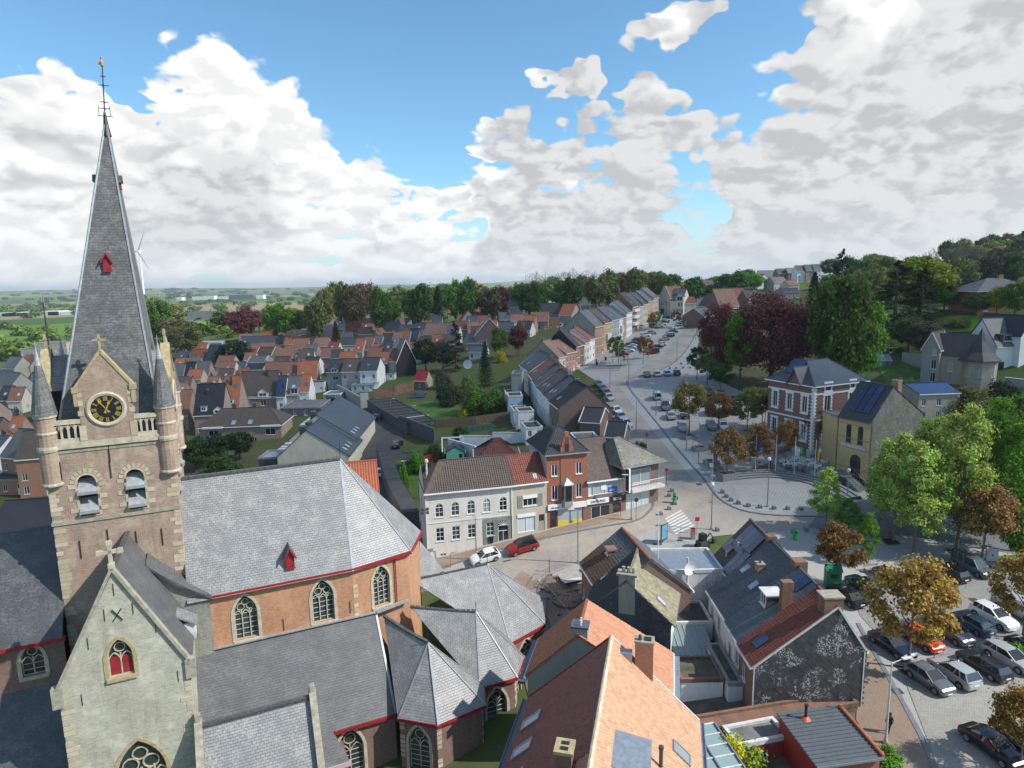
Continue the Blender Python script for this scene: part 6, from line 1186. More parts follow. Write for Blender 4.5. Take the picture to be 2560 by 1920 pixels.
# modern zinc roofed apartments: two long gables
for(lab,pl,py,pr,rpy,L,y0)in(('front wing of the zinc roofed apartments with pale gable',693,1143,871,1075,13,5.6),('rear wing of the zinc roofed apartments with pale gable',722,1100,891,1037,22,6.0)):
 H=HH('apartment_wing',lab,pl,py,pr,y0,L,rpy,'st_cream','slate_blue',-20+22,'cross','apartment block',win={'f':[]},group='zinc roofed apartments',gutter='zinc_dark',yr=.43);
 for i in range(3):roofwin(H,'r',2+i*2.2,1.6,.9,True)
 for i in range(2):F=H['fr']['l'];chimney(H,H['W']*.36,1.5+i*4,1.1,1.4,.5,'slate_blue',pots=0,cap=False)
 for i in range(4):c0=onslope(H['fr']['l'],2+i*2.4,.6).translation;MB().box(c0 .x-1.3,c0 .y-.9,c0 .z-.3,c0 .x+.8,c0 .y+.9,c0 .z+.35).build('roof_terrace',MT['white_dirty'],H['root'])
H=HH('zinc_porch','blue zinc clad annex beside the apartments',645,1145,690,4.5,6,None,'slate_blue','zinc',2,'flat')
# orange tiled house right behind the choir
p0,p1=gh(520,1262,4.2),gh(946,1244,4.2);u=Vector((.966,.26));W=31
q1=Vector((p1 .x,p1 .y));H=house('orange_tiled_house','long house with bright orange tiled roof directly behind the choir','house',q1-u*16,q1,8.5,4.6,4.4,'st_cream','tile_orange',z0=-1.2,gutter='white');tiles(H['roof'],H['fr']['f'],.42,.42,'pan','p_orr',limit=300)
H2=house('orange_tiled_house','lower left part of the orange roof seen over the choir ridge','house',q1-u*30,q1-u*16.1,8.0,4.2,4.2,'st_cream','tile_orange',z0=-1.2,gutter='white')
# ------------------------------------------------------------------ terrace seen from its back, and the street up the hill
RA=[(15.6,130),(14.2,138.5),(13.3,145),(12.1,154),(11.5,162),(10.8,173),(8.6,187)]
rA=['slate_dark','slate_black','tile_brown','slate_black','tile_red','slate_dark'];wA=['brown_brick','st_white','st_white','st_bluewhite','st_paleblue','st_cream']
lA=['end terrace house with bare brick gable and ribbed black roof','second terrace house with black roof and skylight','terrace house with mossy brown roof','terrace house with plain black roof in the middle','terrace house with one red roof slope','far terrace house with dark slates and tall chimney']
for i in range(6):
 a,b=Vector(RA[i]),Vector(RA[i+1]);u=(b-a).normalized();n=Vector((u.y,-u.x));a=a+u*.02;b=b-u*.02;z0=tz(*(a+n*5))-.2
 H=house('terrace_house',lA[i],'house',a+n*5.2,b+n*5.2,11.4,4.9,4.9,'brown_brick',rA[i],z0=z0,yr=.46,eb=5.6,side=wA[i]if i else 'brown_brick',wins={'f':autow((b-a).length,4.9),'b':autow((b-a).length,5.6,door=False)},group='terrace with its back to the gardens',deep=4,gutter='white_dirty')
 L=(b-a).length;F=H['fr']['b'];roofwin(H,'b',L*.4,2.0,1.0,True)
 if i in(1,2):roofwin(H,'b',L*.7,2.4,.9,True)
 if i==0:
  for k in range(int(F[4]/.5)):mb=MB();mb.bar(F[0]+F[1]*(k*.5+.2)+F[3]*.04,F[0]+F[1]*(k*.5+.2)+F[2]*F[5]+F[3]*.04,.08,.08);mb.build('roof_rib',MT['slate_dark'],H['roof'])
 chimney(H,L-.3,5.2,.7,.9,.9 if i%2 else.4,['red_brick','st_greywall','red_brick'][i%3],pots=2)
 mb=MB();mb.bar(F[0]+Vector((0,0,.05)),F[0]+F[2]*F[5]+Vector((0,0,.05)),.3,.25,up=F[3]);mb.build('party_wall',MT['st_greywall'],H['root'])
 if i<5:
  q=a-n*9.6;hh=2.8+(i%2)*1.4;house('rear_annex',['dark flat roofed annex behind the end terrace house','white annex with black roof behind the second terrace house','pale blue annex behind the mossy roofed house','white two level annex behind the middle terrace house','dark roofed annex behind the red sloped house'][i],'annex',q-n*3.5,q,L*.7,hh,0,wA[(i+1)%6],'flatroof','flat',z0=z0-1.0,group='annexes behind the terrace',trim='white_dirty',deep=3,wins={'f':row(2,3.5,.9,.8,1.3,'w',m=.4)})
H=HH('dark_gabled_house','low house with mossy black roof turned to the street',1449,1053,1500,4.2,8,1020,'brown_brick','slate_dark',-22,win=None,trim='white');H=HH('dark_gabled_house','smaller black roofed house with white verge in front of the mossy black roof',1512,1090,1560,3.5,6.5,1055,'brown_brick','slate_dark',-20,win=None,trim='white')
HH('flat_roof_annex','grey flat roofed yard annex with white parapet behind the red brick shop',1440,1100,1500,3.2,6,None,'st_white','flatroof_grey',5,'flat',trim='white')
# front row of the street up the hill
BL=[(1396,948),(1440,925),(1500,890),(1560,850),(1600,820),(1640,793),(1655,785)]
def bpt(px):
 for(x0,y0),(x1,y1)in zip(BL[:-1],BL[1:]):
  if px<=x1:return G(px,y0+(y1-y0)*(px-x0)/(x1-x0))
RB=[(1396,1414,6.3,'st_cream','tile_pink','plain grey rendered gable end house at the foot of the street row','st_greywall',4.6),(1414,1440,6.3,'st_salmon','tile_pink','salmon painted house with pink tiled roof','st_salmon',3.4),(1440,1451,7.2,'orange_brick','slate_dark','brick house with black side gable','st_black',5.0),(1451,1461,6.8,'brown_brick','tile_mixed','brown brick house with tiled roof in the street row','brown_brick',3.4),(1461,1473,6.9,'st_cream','tile_pink','cream house with pinkish roof in the street row','st_cream',3.2),(1473,1487,7.2,'st_white','tile_mixed','narrow white house with rust tiles in the street row','st_white',3.6),(1487,1510,10.2,'orange_brick','slate_mid','tall orange brick house with grey side gable','st_greywall',5.2),(1510,1528,10.0,'st_ochre','tile_brown','ochre house with projecting bay in the street row','st_ochre',4.6),(1528,1548,9.6,'st_grey','slate_blue','grey stone fronted house with zinc roof','st_grey',4.6),(1548,1557,9.0,'st_white','slate_mid','white bay fronted house in the street row','st_white',4),(1557,1566,8.6,'orange_brick','slate_dark','narrow orange brick house in the street row','orange_brick',4),(1566,1580,9.4,'st_white','slate_mid','white stepped front house in the street row','st_white',4.4),(1580,1592,10.5,'red_brick','flatroof','red brick flats with white balconies','red_brick',5.5),(1592,1606,9.4,'st_beige','slate_dark','beige house with steep black gable','st_black',5.5),(1606,1619,9.0,'st_sand','slate_dark','sand coloured house with awning','st_black',5.0),(1619,1632,9.0,'st_ochre','slate_mid','ochre house near the top of the street','st_ochre',4.6),(1632,1646,9.2,'st_pinkish','slate_mid','pink rendered house near the top of the street','st_pinkish',4.6)]
for(x0,x1,e,wl,rf,lb,sd_,rs)in RB:
 a,b=bpt(x0),bpt(x1);d=(b-a).normalized();a2,b2=Vector((a.x,a.y))+Vector((d.x,d.y))*.02,Vector((b.x,b.y))-Vector((d.x,d.y))*.02;L=(b2-a2).length
 H=house('street_house',lb,'house',a2,b2,11,e,rs,wl,rf,wins={'f':autow(L,e,'t',n=max(2,int(L/1.9)))},side=sd_,group='front row of the street up the hill',deep=3,yr=.5,gutter='white')
 chimney(H,.4,5.5,.6,.5,.8,'brown_brick',pots=1)
 if L>6:roofwin(H,'f',L*.5,2.5,.9,True)
 if 'balconies' in lb:
  for z_ in(3,5.8,8.4):MB().box(.3,-1.2,z_,L-.3,0,z_+1.0).build('balcony',MT['white'],H['root'])
 if 'bay' in lb:MB().box(L*.25,-.8,3.5,L*.75,0,6.2).build('bay_window',MT['white_dirty'],H['root'])
 # head of the street: stepped gable house and its neighbours
a,b=G(1648,787),G(1673,787);H=house('crow_stepped_house','pale stone house with crow-stepped gable at the head of the street','house',(a.x,a.y),(b.x,b.y),11,8.2,5.2,'st_sand','tile_red','cross',side='st_sand',deep=3,wins={'f':[(1.3,4.3,.9,2.4,'a'),(2.7,4.3,1.1,2.6,'a'),(4.1,4.3,.9,2.4,'a'),(1.8,.4,2.4,2.6,'s','dark_grey'),(4.4,.1,1.0,2.6,'d','timber')]})
mb=MB();W=H['W']
for i in range(7):z_=8.2+i*5.4/7;hw=W/2*(1-i/7)+.15;mb.box(W/2-hw,-.1,z_,W/2+hw,.3,z_+5.4/7+.15)
mb.build('stepped_parapet',MT['st_sand'],H['root'])
a,b=G(1674,787),G(1705,786);H=house('stone_gabled_house','pale stone house with carved gabled bay beside the crow-stepped one','house',(a.x,a.y),(b.x,b.y),11,6.5,5.4,'st_cream','slate_mid',deep=3,wins={'f':[(1.4,.5,1.0,1.8,'w'),(3.0,.05,1,2.4,'d','wood_red'),(5.4,.3,2.4,2.2,'ww'),(4.4,3.7,1.1,2.0,'a'),(5.9,3.7,1.1,2.0,'a')]});boxdormer(H,'f',5.0,0,3.6,2.2,'st_cream',False,'slate_dark');solar(H,'f',.5,3.4,2,1)
H=HH('street_end_house','grey glazed house closing the view at the crest',1742,748,1772,5.5,9,None,'st_grey','flatroof',0,'flat');HH('street_end_house','small white fronted shop near the crest',1706,758,1740,5,8,742,'st_sand','tile_red',0)
for(lb,x0,y,x1,e,rp,wl,rf,yw)in(('steep rust roofed house on the crest',1702,730,1720,7,706,'brown_brick','tile_mixed',-8),('dark gabled house on the crest',1722,726,1740,6.5,708,'st_darkgrey','slate_dark',0),('orange tiled house on the crest',1742,718,1768,6.5,700,'brown_brick','tile_orange',0),('house with grey end roof on the crest',1768,716,1786,6,700,'brown_brick','slate_mid',0)):
 HH('crest_house',lb,x0,y,x1,e,9,rp,wl,rf,yw,group='houses on the crest')
 # right hand side of that street, half hidden by trees
for i,(lb,x0,y,x1,e,rp,wl,rf,yw,kd)in enumerate((('grey gabled house on the right of the street top',1770,765,1815,6,735,'st_grey','tile_brown',8,'cross'),('dark house with long orange and grey roof right of the street',1800,770,1850,6,722,'brown_brick','tile_mixed',20,'gable'),('red roofed house behind the copper beech',1815,742,1870,6,720,'pink_brick','tile_red',10,'gable'),('house with solar roof and white dormers behind the copper beech',1868,748,1900,6,725,'brown_brick','tile_brown',6,'gable'),('low grey house right of the street',1760,792,1795,4.5,770,'brown_brick','slate_mid',40,'gable'))):
 H=HH('street_side_house',lb,x0,y,x1,e,10,rp,wl,rf,yw,kd,group='houses right of the street')
 # hill top row in the right background
for i,(lb,x0,y,x1,e,rp,wl,rf)in enumerate((('long low dark roofed house at the left of the hill top row',1896,688,1945,4,676,'st_sand','slate_dark'),('second dark roofed house of the hill top row',1945,684,1970,6,672,'brown_brick','slate_dark'),('slate house with chimney in the hill top row',1970,682,1994,6,670,'brown_brick','slate_mid'),('white tall fronted house in the hill top row',1994,678,2016,8,664,'st_white','slate_dark'),('brick and white house in the hill top row',2016,676,2036,8,662,'pink_brick','slate_dark'),('rightmost white house of the hill top row',2036,674,2054,8,661,'st_bluewhite','slate_dark'))):
 HH('hilltop_house',lb,x0,y,x1,e,9,rp,wl,rf,0,group='hill top row')
H=HH('gable_advert_house','white gabled house with blue billboard on its end wall',1893,700,1928,6,10,686,'st_bluewhite','tile_mixed',10,'cross',win=None);MB().box(.3,-.08,2.0,3.6,-.01,5.0).build('billboard',MT['skyblue'],H['root'])
for(lb,x0,y,x1,e,rp,wl,rf,yw)in(('brown roofed house below the hill top row',1935,707,1970,5,692,'st_grey','tile_brown',20),('white gabled cottage below the hill top row',1972,712,1998,4,702,'st_cream','tile_mixed',10),('slate hall among the trees below the hill top',1958,730,2000,4,720,'st_grey','slate_dark',4),('red and slate roofed house right of the tall cedar',2142,690,2175,5,674,'brown_brick','tile_mixed',-10),('slate roofed house beyond the cedar',2172,692,2210,5,676,'st_grey','slate_mid',-10),('blue slate house beyond the cedar',2150,700,2180,5,686,'st_grey','slate_mid',-12),('dark roofed house below the bare trees',2340,702,2385,4,686,'st_cream','slate_dark',0),('black gabled house below the wood',2420,712,2490,4,690,'st_darkgrey','slate_black',-8),('second black roofed house below the wood',2385,706,2424,4,688,'st_darkgrey','slate_black',6)):
 HH('hillside_house',lb,x0,y,x1,e,9,rp,wl,rf,yw,group='houses on the wooded hillside')
 # ------------------------------------------------------------------ villa with white quoins
def qblock(root,mat,x,y,z,w,h,nrm='f',W=0):pass
vl,vc,vr=Vector((49.5,112.3)),Vector((51.97,108.32)),Vector((64.4,115.5))
u=(vr-vc).normalized();u=Vector((math.cos(rad(24)),math.sin(rad(24))));W=12.6;Dv=10.2
wf=[(3.3,8.0,1.5,3.1,'p'),(9.4,8.0,1.5,3.1,'p'),(3.3,3.0,1.5,3.1,'p'),(9.4,3.0,1.5,3.1,'p'),(3.3,12.0,1.3,1.2,'p'),(9.4,12.0,1.0,1.2,'p')]
wlv=[(x,z,1.0,2.9,'p')for z in(3.1,8.1)for x in(1.7,5.0,8.3)]
H=house('brick_villa','brick villa with white quoins and slate mansard roof on the square','villa',vc,vc+u*W,Dv,13.0,3.6,'villa_brick','slate_blue','hip',z0=4.4,wins={'f':wf,'l':wlv},hip=(3.6,3.6),gutter='white',oh=.5,deep=2)
solar(H,'l',3.0,2.2,3,2);VL=H
def surround(H,k,q,mat='white',tooth=True):
 org={'f':Vector((0,0,0)),'l':Vector((0,H['D'],0))}[k];U,N={'f':(X,NF),'l':(-Y_,-X)}[k];x,z,w,h=q[:4]
 for sg in(-1,1):
  n=int(h/.32)
  for i in range(n):ww=.42 if i%2 else.28;xx=x+sg*w/2 if sg>0 else x-w/2-ww;mb=MB();mb.obox(org+U*xx+Zv*(z+i*h/n)+N*.0,U*ww,N*.06,Zv*(h/n-.01));mb.build('white_block',MT['white'],H['root'])
 mb=MB();mb.obox(org+U*(x-w/2-.42)+Zv*(z+h),U*(w+.84),N*.09,Zv*.36);mb.obox(org+U*(x-w/2-.42)+Zv*(z-.34),U*(w+.84),N*.12,Zv*.26);mb.build('lintel_and_sill',MT['white'],H['root'])
for q in wf:surround(H,'f',q)
for q in wlv:surround(H,'l',q)
for i in range(38):
 ww=.6 if i%2 else.38
 for(o_,U,N)in((Vector((0,0,0)),X,NF),(Vector((W-ww,0,0)),X,NF),(Vector((0,ww,0)),-Y_,-X)):mb=MB();mb.obox(o_+Zv*(1.6+i*.3),U*ww,N*.05,Zv*.285);mb.build('quoin',MT['white'],H['root'])
for z_ in(6.75,11.35,12.75):mb=MB();mb.box(-.08,-.1,z_,W+.05,0,z_+.28);mb.box(-.1,0,z_,0,Dv,z_+.28);mb.build('white_band',MT['white'],H['root'])
mb=MB();mb.box(-.06,-.1,-2,W+.06,-.005,1.7);mb.box(-.1,0,-2,-.005,Dv,1.7);mb.build('plinth',MT['white_brick'],H['root'])
F=H['fr']['l'];mb=MB();c=onslope(F,6.8,.2).translation;mb.prism([c+Vector((0,1.4,-.6)),c+Vector((0,-1.4,-.6)),c+Vector((0,-.9,1.2)),c+Vector((0,0,2.6)),c+Vector((0,.9,1.2))],(3.2,0,0));mb.build('gabled_dormer',MT['villa_brick'],H['roof']);mb=MB()
for sg in(-1,1):slope(mb,[c+Vector((-.5,sg*1.7,-.4)),c+Vector((3.4,sg*1.7,-.4)),c+Vector((3.6,0,2.9)),c+Vector((-.5,0,2.9))],.15)
mb.build('dormer_roof',MT['slate_mid'],H['roof']);mb=MB();mb.box(-3.0,4.2,-.8,-.2,5.6,1.2);mb.build('door_steps',MT['bluestone'],H['root'])
t_=thing('stair_tower','round pinkish brick stair tower behind the villa','tower',tuple(vc+u*(W+2)+Vector((-u.y,u.x))*7)+(4.5,));mb=MB();mb.lathe((0,0,0),[(2.8,-2),(2.8,12.6)],24);mb.build('tower_body',MT['pink_brick'],t_);MB().lathe((0,0,12.6),[(2.95,0),(2.95,.2),(2.6,.25)],24).build('tower_roof',MT['zinc_dark'],t_);MB().box(-4.4,-1.6,8,-.9,2.4,15).build('lift_shaft',MT['pink_brick'],t_);MB().box(-4.5,-1.7,15,-.8,2.5,15.2).build('lift_cap',MT['zinc'],t_)
# yellow brick building with panels
yc=Vector((54.9,95.8));u2=Vector((math.cos(rad(8)),math.sin(rad(8))));yl=Vector((52.7,101.0))
ul=(yc-yl).normalized()
H=house('yellow_brick_hall','yellow brick hall with red bands, arched windows and dark solar roof','hall',yl,yc,12,10.4,5.0,'yellow_brick','slate_dark',z0=3.5,side='asbestos',wins={'f':[(1.9,6.4,.95,2.9,'a','dark_grey'),(4.0,6.4,.95,2.9,'a','dark_grey'),(3.4,1.4,1.9,3.2,'ax','dark_grey')]},gutter='zinc_dark',yr=.36)
W=H['W'];F=H['fr']['f'];solar(H,'f',1.2,1.4,3,3,1.2,1.8);solar(H,'b',1.0,2.2,4,3,1.1,1.8)
for z_ in(2.2,5.4,7.0,9.2):mb=MB();mb.box(-.02,-.025,z_,W+.02,0,z_+.12);mb.build('red_band',MT['orange_brick'],H['root'])
MB().box(.6,-.12,5.55,W-.6,-.03,6.05).build('name_board',MT['white_dirty'],H['root']);textm('BRASSERIE',.34,'dark_grey',H['root'],Matrix.Translation((W/2,-.13,5.8))@RX)if False else None
mb=MB();mb.box(-.06,-.08,-2,W+.06,0,1.0);mb.build('plinth',MT['dark_grey'],H['root']);mb=MB();chimney(H,W-.6,6.0,1.1,.9,.8,'orange_brick',base=12,pots=2)
tiles(H['root'],(Vector((W,0,1.0)),Vector((0,1,0)),Vector((0,0,1)),Vector((1,0,0)),12,15),.5,.5,'dia','p_asb',limit=300,name='slate',n=.03,clip=lambda u,v:.3<u<11.6 and v+1<10.2+(5.0*u/4.3 if u<4.3 else 5.0*(12-u)/7.7))
H2=blk('yellow_wing','low yellow brick wing with flat roof beside the hall','annex',53.5,103.0,57.5,108.0,3.8,13.2,'yellow_brick','flatroof_grey',trim='zinc')
t_=thing('entrance_stairs','dark entrance stairs and terrace of the yellow hall','stairs',(yl.x-2.2,yl.y-2.6,3.3),math.atan2(ul.y,ul.x));mb=MB();mb.box(-.5,0,-1,2.6,2.6,1.7);mb.build('terrace_base',MT['dark_grey'],t_);MB().box(-.6,-.1,1.7,2.7,2.7,1.82).build('terrace_slab',MT['bluestone'],t_)
for i in range(9):MB().box(2.6+i*.3,.2,-1,2.92+i*.3,2.0,1.5-i*.19).build('step',MT['bluestone'],t_)
for y_ in(.2,2.0):mb=MB();mb.bar((2.6,y_,2.7),(5.2,y_,1.0),.05);[mb.bar((2.6+k*.5,y_,1.6-k*.32),(2.6+k*.5,y_,2.65-k*.32),.03)for k in range(6)];mb.build('handrail',MT['steel'],t_)
# grey turreted house
H=HH('grey_turret_house','grey rendered house with steep slate turret on the slope',2306,870,2350,8.6,9,832,'st_grey','tile_brown',-48,'cross',win={'f':[(2.6,.6,1.1,2.2,'w'),(2.6,3.7,1.1,2.2,'w'),(2.6,7.0,.8,1.6,'w')]},side='st_taupe',gutter='white',trim='white')
c=H;q=gh(2352,868,8.0);house_p=Vector((q.x,q.y));uu=Vector((math.cos(rad(12)),math.sin(rad(12))));vv=Vector((-uu.y,uu.x))
mb=MB();M0=H['root'];x0=H['W'];mb.box(x0-.01,1.5,-5,x0+6,8.2,7.2);mb.build('wing_wall',MT['st_taupe'],H['root']);mb=MB();slope(mb,[(x0,1.2,6.9),(x0+6.2,1.2,6.9),(x0+6.2,4.9,12.0),(x0-1.5,4.9,12.0)],.15);slope(mb,[(x0+6.2,8.6,6.9),(x0,8.6,6.9),(x0-1.5,4.9,12.0),(x0+6.2,4.9,12.0)],.15);mb.build('wing_roof',MT['slate_dark'],H['root'])
mb=MB();mb.prism([(x0+6.0,1.4,6.9),(x0+6.0,8.4,6.9),(x0+6.0,4.9,11.9)],(-.3,0,0));mb.build('wing_gable',MT['st_taupe'],H['root'])
mb=MB();cx_,cy_=x0+7.2,3.4;mb.lathe((cx_,cy_,0),[(3.6,-6),(3.6,6.4)],8,ph=rad(22.5));mb.build('turret_wall',MT['st_taupe'],H['root']);MB().lathe((cx_,cy_,0),[(4.3,6.2),(4.1,6.5),(2.4,8.2),(1.1,10.6),(.08,13.6)],8,ph=rad(22.5)).build('turret_roof',MT['slate_dark'],H['root']);MB().lathe((cx_,cy_,0),[(4.35,6.05),(4.35,6.3)],8,ph=rad(22.5)).build('turret_cornice',MT['dark_grey'],H['root'])
for ang in(-112.5,-67.5,-22.5):M=Matrix.Translation((cx_,cy_,2.6))@Matrix.Rotation(rad(ang+90),4,'Z')@Matrix.Translation((0,-3.46,0));put_window(H['root'],M,1.0,2.0,'w')
put_window(H['root'],Matrix.Translation((x0+2.0,1.40,3.2)),.9,2.1,'w')
# white gabled house and red brick house on the right edge
H=HH('white_gabled_house','white rendered house with slate roofs, shed dormer and tall gable at the right edge',2492,865,2590,6.2,10,795,'st_white','slate_mid',4,win={'f':[(1.6,.2,1.6,2.2,'s'),(5.0,.1,1.6,2.4,'s'),(8.4,.3,1.0,2.0,'w')],'l':[(3.2,3.6,1.2,1.9,'w')]},side='st_white',trim='slate_dark')
boxdormer(H,'f',4.4,1.4,6.0,1.7,'slate_black',True,'slate_mid');H=HH('white_gabled_house','second white gable with black slates beside the shed dormer',2553,840,2600,7.5,12,790,'st_white','slate_black',14,'cross',win={'f':[(2.4,3.6,.9,1.9,'w'),(2.4,.3,1.2,2.0,'w')]})
H=HH('red_brick_bungalow','red brick house with grey hipped roof high on the right slope',2446,728,2600,6.3,13,695,'red_brick','slate_mid',-4,'hip',hip=(6,6),oh=.8,win={'f':row(2,8,3.8,1.6,1.4,'b',x0=2.4,x1=11)+row(2,8,.8,1.3,1.3,'w',x0=2.4,x1=11)});chimney(H,H['W']*.6,6.5,1.2,.8,.9,'orange_brick')
H=HH('turreted_brick_mansion','red brick mansion with white trim and slate turret behind the green tree',2010,800,2064,9.0,12,773,'villa_brick','slate_blue',6,'hip',hip=(4,4),win={'f':[(x,z,1.1,2.3,'w')for x in(1.4,4.6,7.8)for z in(.8,5.2)]})
for z_ in(3.9,8.4):MB().box(-.1,-.15,z_,H['W']+.1,0,z_+.3).build('white_band',MT['white'],H['root'])
MB().lathe((3.4,1.5,0),[(2.4,-2),(2.4,9.6)],8).build('turret_wall',MT['villa_brick'],H['root']);MB().lathe((3.4,1.5,0),[(2.8,9.5),(1.6,11.2),(.3,14.8),(.02,15.2)],4,ph=rad(45)).build('turret_roof',MT['slate_blue'],H['root']);MB().box(.7,-1.2,9.2,6.1,0,9.6).build('turret_cornice',MT['white'],H['root'])
HH('garden_shed','low brick outbuilding with grey sheet roof below the cedars',2185,868,2240,2.6,6,860,'moss_brick','slate_mid',-8,rise=1.0,cat='shed');HH('garden_shed','greenhouse like shed behind the villa lawn',2180,900,2230,2.2,5,893,'st_grey','greenhouse',-10,rise=1.2,cat='shed')
HH('panel_roof_house','house with four tilted solar panels beside the yellow hall',2298,985,2400,6,9,957,'st_taupe','solar',4,cat='house')
# left edge: brick houses and the back street
for(lb,x0,y,x1,e,D,rp,wl,rf,yw,kd)in(('orange brick house with slate gable at the left edge',0,1140,75,6.5,9,1075,'orange_brick','slate_mid',-18,'gable'),('tall orange brick house beside the tower turret',38,1148,128,8,10,1075,'orange_brick','tile_brown',16,'gable'),('flat roofed brick annex at the left edge',-40,1200,60,3.2,6,None,'orange_brick','flatroof',0,'flat'),('house with slate roof along the left back street',-40,965,20,7,9,930,'st_grey','slate_mid',-30,'gable'),('slate house with grey gable along the left back street',5,920,35,6.5,9,892,'st_taupe','slate_mid',-20,'gable'),('house with rust roof along the left back street',45,915,75,6.5,9,888,'st_taupe','tile_mixed',-15,'gable'),('white front house right of the left back street',78,965,108,6,8,935,'st_white','slate_mid',30,'gable'),('slate roofed block behind the left turret',105,1010,160,9,10,945,'st_taupe','slate_blue',4,'gable'),('tall beige factory block behind the spire foot',85,858,165,12,14,None,'st_taupe','flatroof_grey',4,'flat'),('dark flat roofed factory wing behind the spire foot',50,872,90,8,12,None,'st_grey','flatroof',4,'flat'),('dark slate roofed house low behind the nave',-30,1335,140,5.5,10,1248,'brown_brick','slate_black',8,'gable')):
 HH('left_quarter_house',lb,x0,y,x1,e,D,rp,wl,rf,yw,kd,group='houses left of the church')
 # old mansion among trees beyond the roofs, far sheds, wind turbine
H=HH('country_mansion','grey roofed country mansion with three chimneys among the far trees',466,800,570,9,12,778,'st_cream','slate_mid',2);[chimney(H,H['W']*q,6,1.2,1.0,2.2,'brown_brick')for q in(.05,.55,.95)]
for i,(x,y,w,h,d)in enumerate(((-20,782,60,6,3),(40,776,40,7,3),(5,790,80,6,2.6),(95,770,50,8,3),(150,768,36,7,3.2),(480,745,24,9,2),(505,742,30,10,2),(545,744,26,8,2),(572,739,60,12,3),(640,742,18,10,2),(788,735,16,6,2),(60,797,40,6,2),(120,787,30,7,2),(440,742,14,8,2))):
 Yd=1250 if i<5 or 10<i<13 else 2600;p=AY(x,y,Yd);q=AY(x+w,y,Yd);z=tz(p.x,p.y)
 house('valley_warehouse',['white warehouse at the far left edge of the valley','long white shed in the left valley','low white depot before the valley trees','broad pale warehouse left of the spire','white hall touching the spire edge','small white works in the far valley','white stepped works in the far valley','pale shed right of the far works','long grey factory with white gable in the far valley','round white tank hall in the far valley','tiny white farm below the ridge','grey shed in the left valley','flat depot in the left valley','single white silo in the far valley'][i],'warehouse',(p.x,p.y),(q.x,q.y),30,h*(1 if Yd<2000 else 1.6),0,'st_white' if i!=8 else 'st_darkgrey','st_white','flat',z0=z,trim='white',deep=3)
p=AY(349,640,1500);zb=tz(p.x,p.y)-8;t_=thing('wind_turbine','white wind turbine with three blades far behind the spire','wind turbine',(p.x,p.y,zb),rad(-12));hz_=AY(348,629,1500).z-zb
mb=MB();mb.cyl((0,0,0),(0,0,hz_),2.9,1.5,20);mb.build('mast',MT['white'],t_,True);mb=MB();mb.cyl((0,0,hz_*.28),(0,0,hz_*.285+1.5),2.75,2.72,20);mb.build('red_ring',MT['red_sign'],t_)
mb=MB();mb.box(-1.9,-3,hz_-1.2,1.9,7,hz_+2.6);mb.build('nacelle',MT['white'],t_);mb=MB();mb.lathe((0,0,0),[(1.9,0),(1.6,1.5),(.2,2.6)],12);o=mb.build('hub',MT['white'],t_);o.matrix_basis=Matrix.Translation((0,-3,hz_+.6))@Matrix.Rotation(rad(90),4,'X')
for k,an in enumerate((28,148,270)):
 mb=MB();L=58;rs=[]
 for s_,c_ in((0,1.3),(6,2.6),(20,2.1),(40,1.4),(L,.35)):rs.append([Vector((-c_*.6,-.3,s_)),Vector((c_*.5,-.45,s_)),Vector((c_,0,s_)),Vector((c_*.5,.3,s_))])
 mb.ring(rs);o=mb.build('blade',MT['white'],t_);o.matrix_basis=Matrix.Translation((0,-4.2,hz_+.6))@Matrix.Rotation(rad(an),4,'Y')
 # ------------------------------------------------------------------ gardens: garages, walls, sheds, fences
ga,gb=gh(918,1001,2.6),gh(1015,1060,2.6);d=(gb-ga);L=math.hypot(d.x,d.y);u=Vector((d.x/L,d.y/L));n=Vector((-u.y,u.x));N=9
for i in range(N):
 a=Vector((ga.x,ga.y))+u*L*i/N;b=Vector((ga.x,ga.y))+u*(L*(i+1)/N-.03);H=house('garage',f'{["far end", "second", "third", "fourth", "fifth", "sixth", "seventh", "eighth", "near end"][i]} garage of the grey lock-up row counted from the apartments','garage',a,b,7.5,2.7,0,'st_darkgrey','flatroof','flat',group='lock-up garages',trim='slate_dark',deep=2,wins={'f':[((L/N)/2,.05,min(2.6,L/N-.5),2.15,'g','slate_blue')]})
def pxwall(name,label,px,h,w,mat,cope=None):return wallthing(name,label,[tuple(G(*q))[:2]for q in px],h,w,mat,cope)
pxwall('dark_wall','long dark grey garden wall beside the courtyard',[(1000,1072),(1088,1110)],3.4,.4,'st_darkgrey','dark_grey');pxwall('lane_wall','dark wall running down the lane to the white school house',[(956,1145),(985,1240),(1030,1330)],3.0,2.4,'st_darkgrey','flatroof');pxwall('brick_garden_wall','weathered red brick garden wall below the red shed',[(934,1000),(985,990),(1034,975)],2.6,.35,'moss_brick','tile_brown');pxwall('concrete_wall','pale concrete wall at the end of the courtyard',[(845,985),(905,1020)],3.0,.4,'st_concrete','concrete');pxwall('block_wall','square concrete wall pier beside the garages',[(902,1022),(922,1018)],4.2,.5,'st_concrete')
pxwall('white_garden_wall','white rendered garden wall beside the mint shed',[(1122,1130),(1190,1145),(1195,1165)],2.4,.3,'st_white','white');pxwall('white_back_wall','long white wall behind the red hipped roof',[(1150,1120),(1315,1105)],2.0,.3,'st_white','white_dirty');pxwall('grey_pergola_wall','grey brown wall behind the garages',[(1015,1068),(1072,1055)],1.8,.3,'st_sand','white_dirty');pxwall('hill_retaining_wall','grey retaining wall in front of the turret house lawn',[(2255,905),(2310,925)],2.6,.4,'st_grey');pxwall('white_terrace_wall','white parapet wall right of the turret house',[(2510,965),(2570,975)],2.0,.4,'st_grey','white')
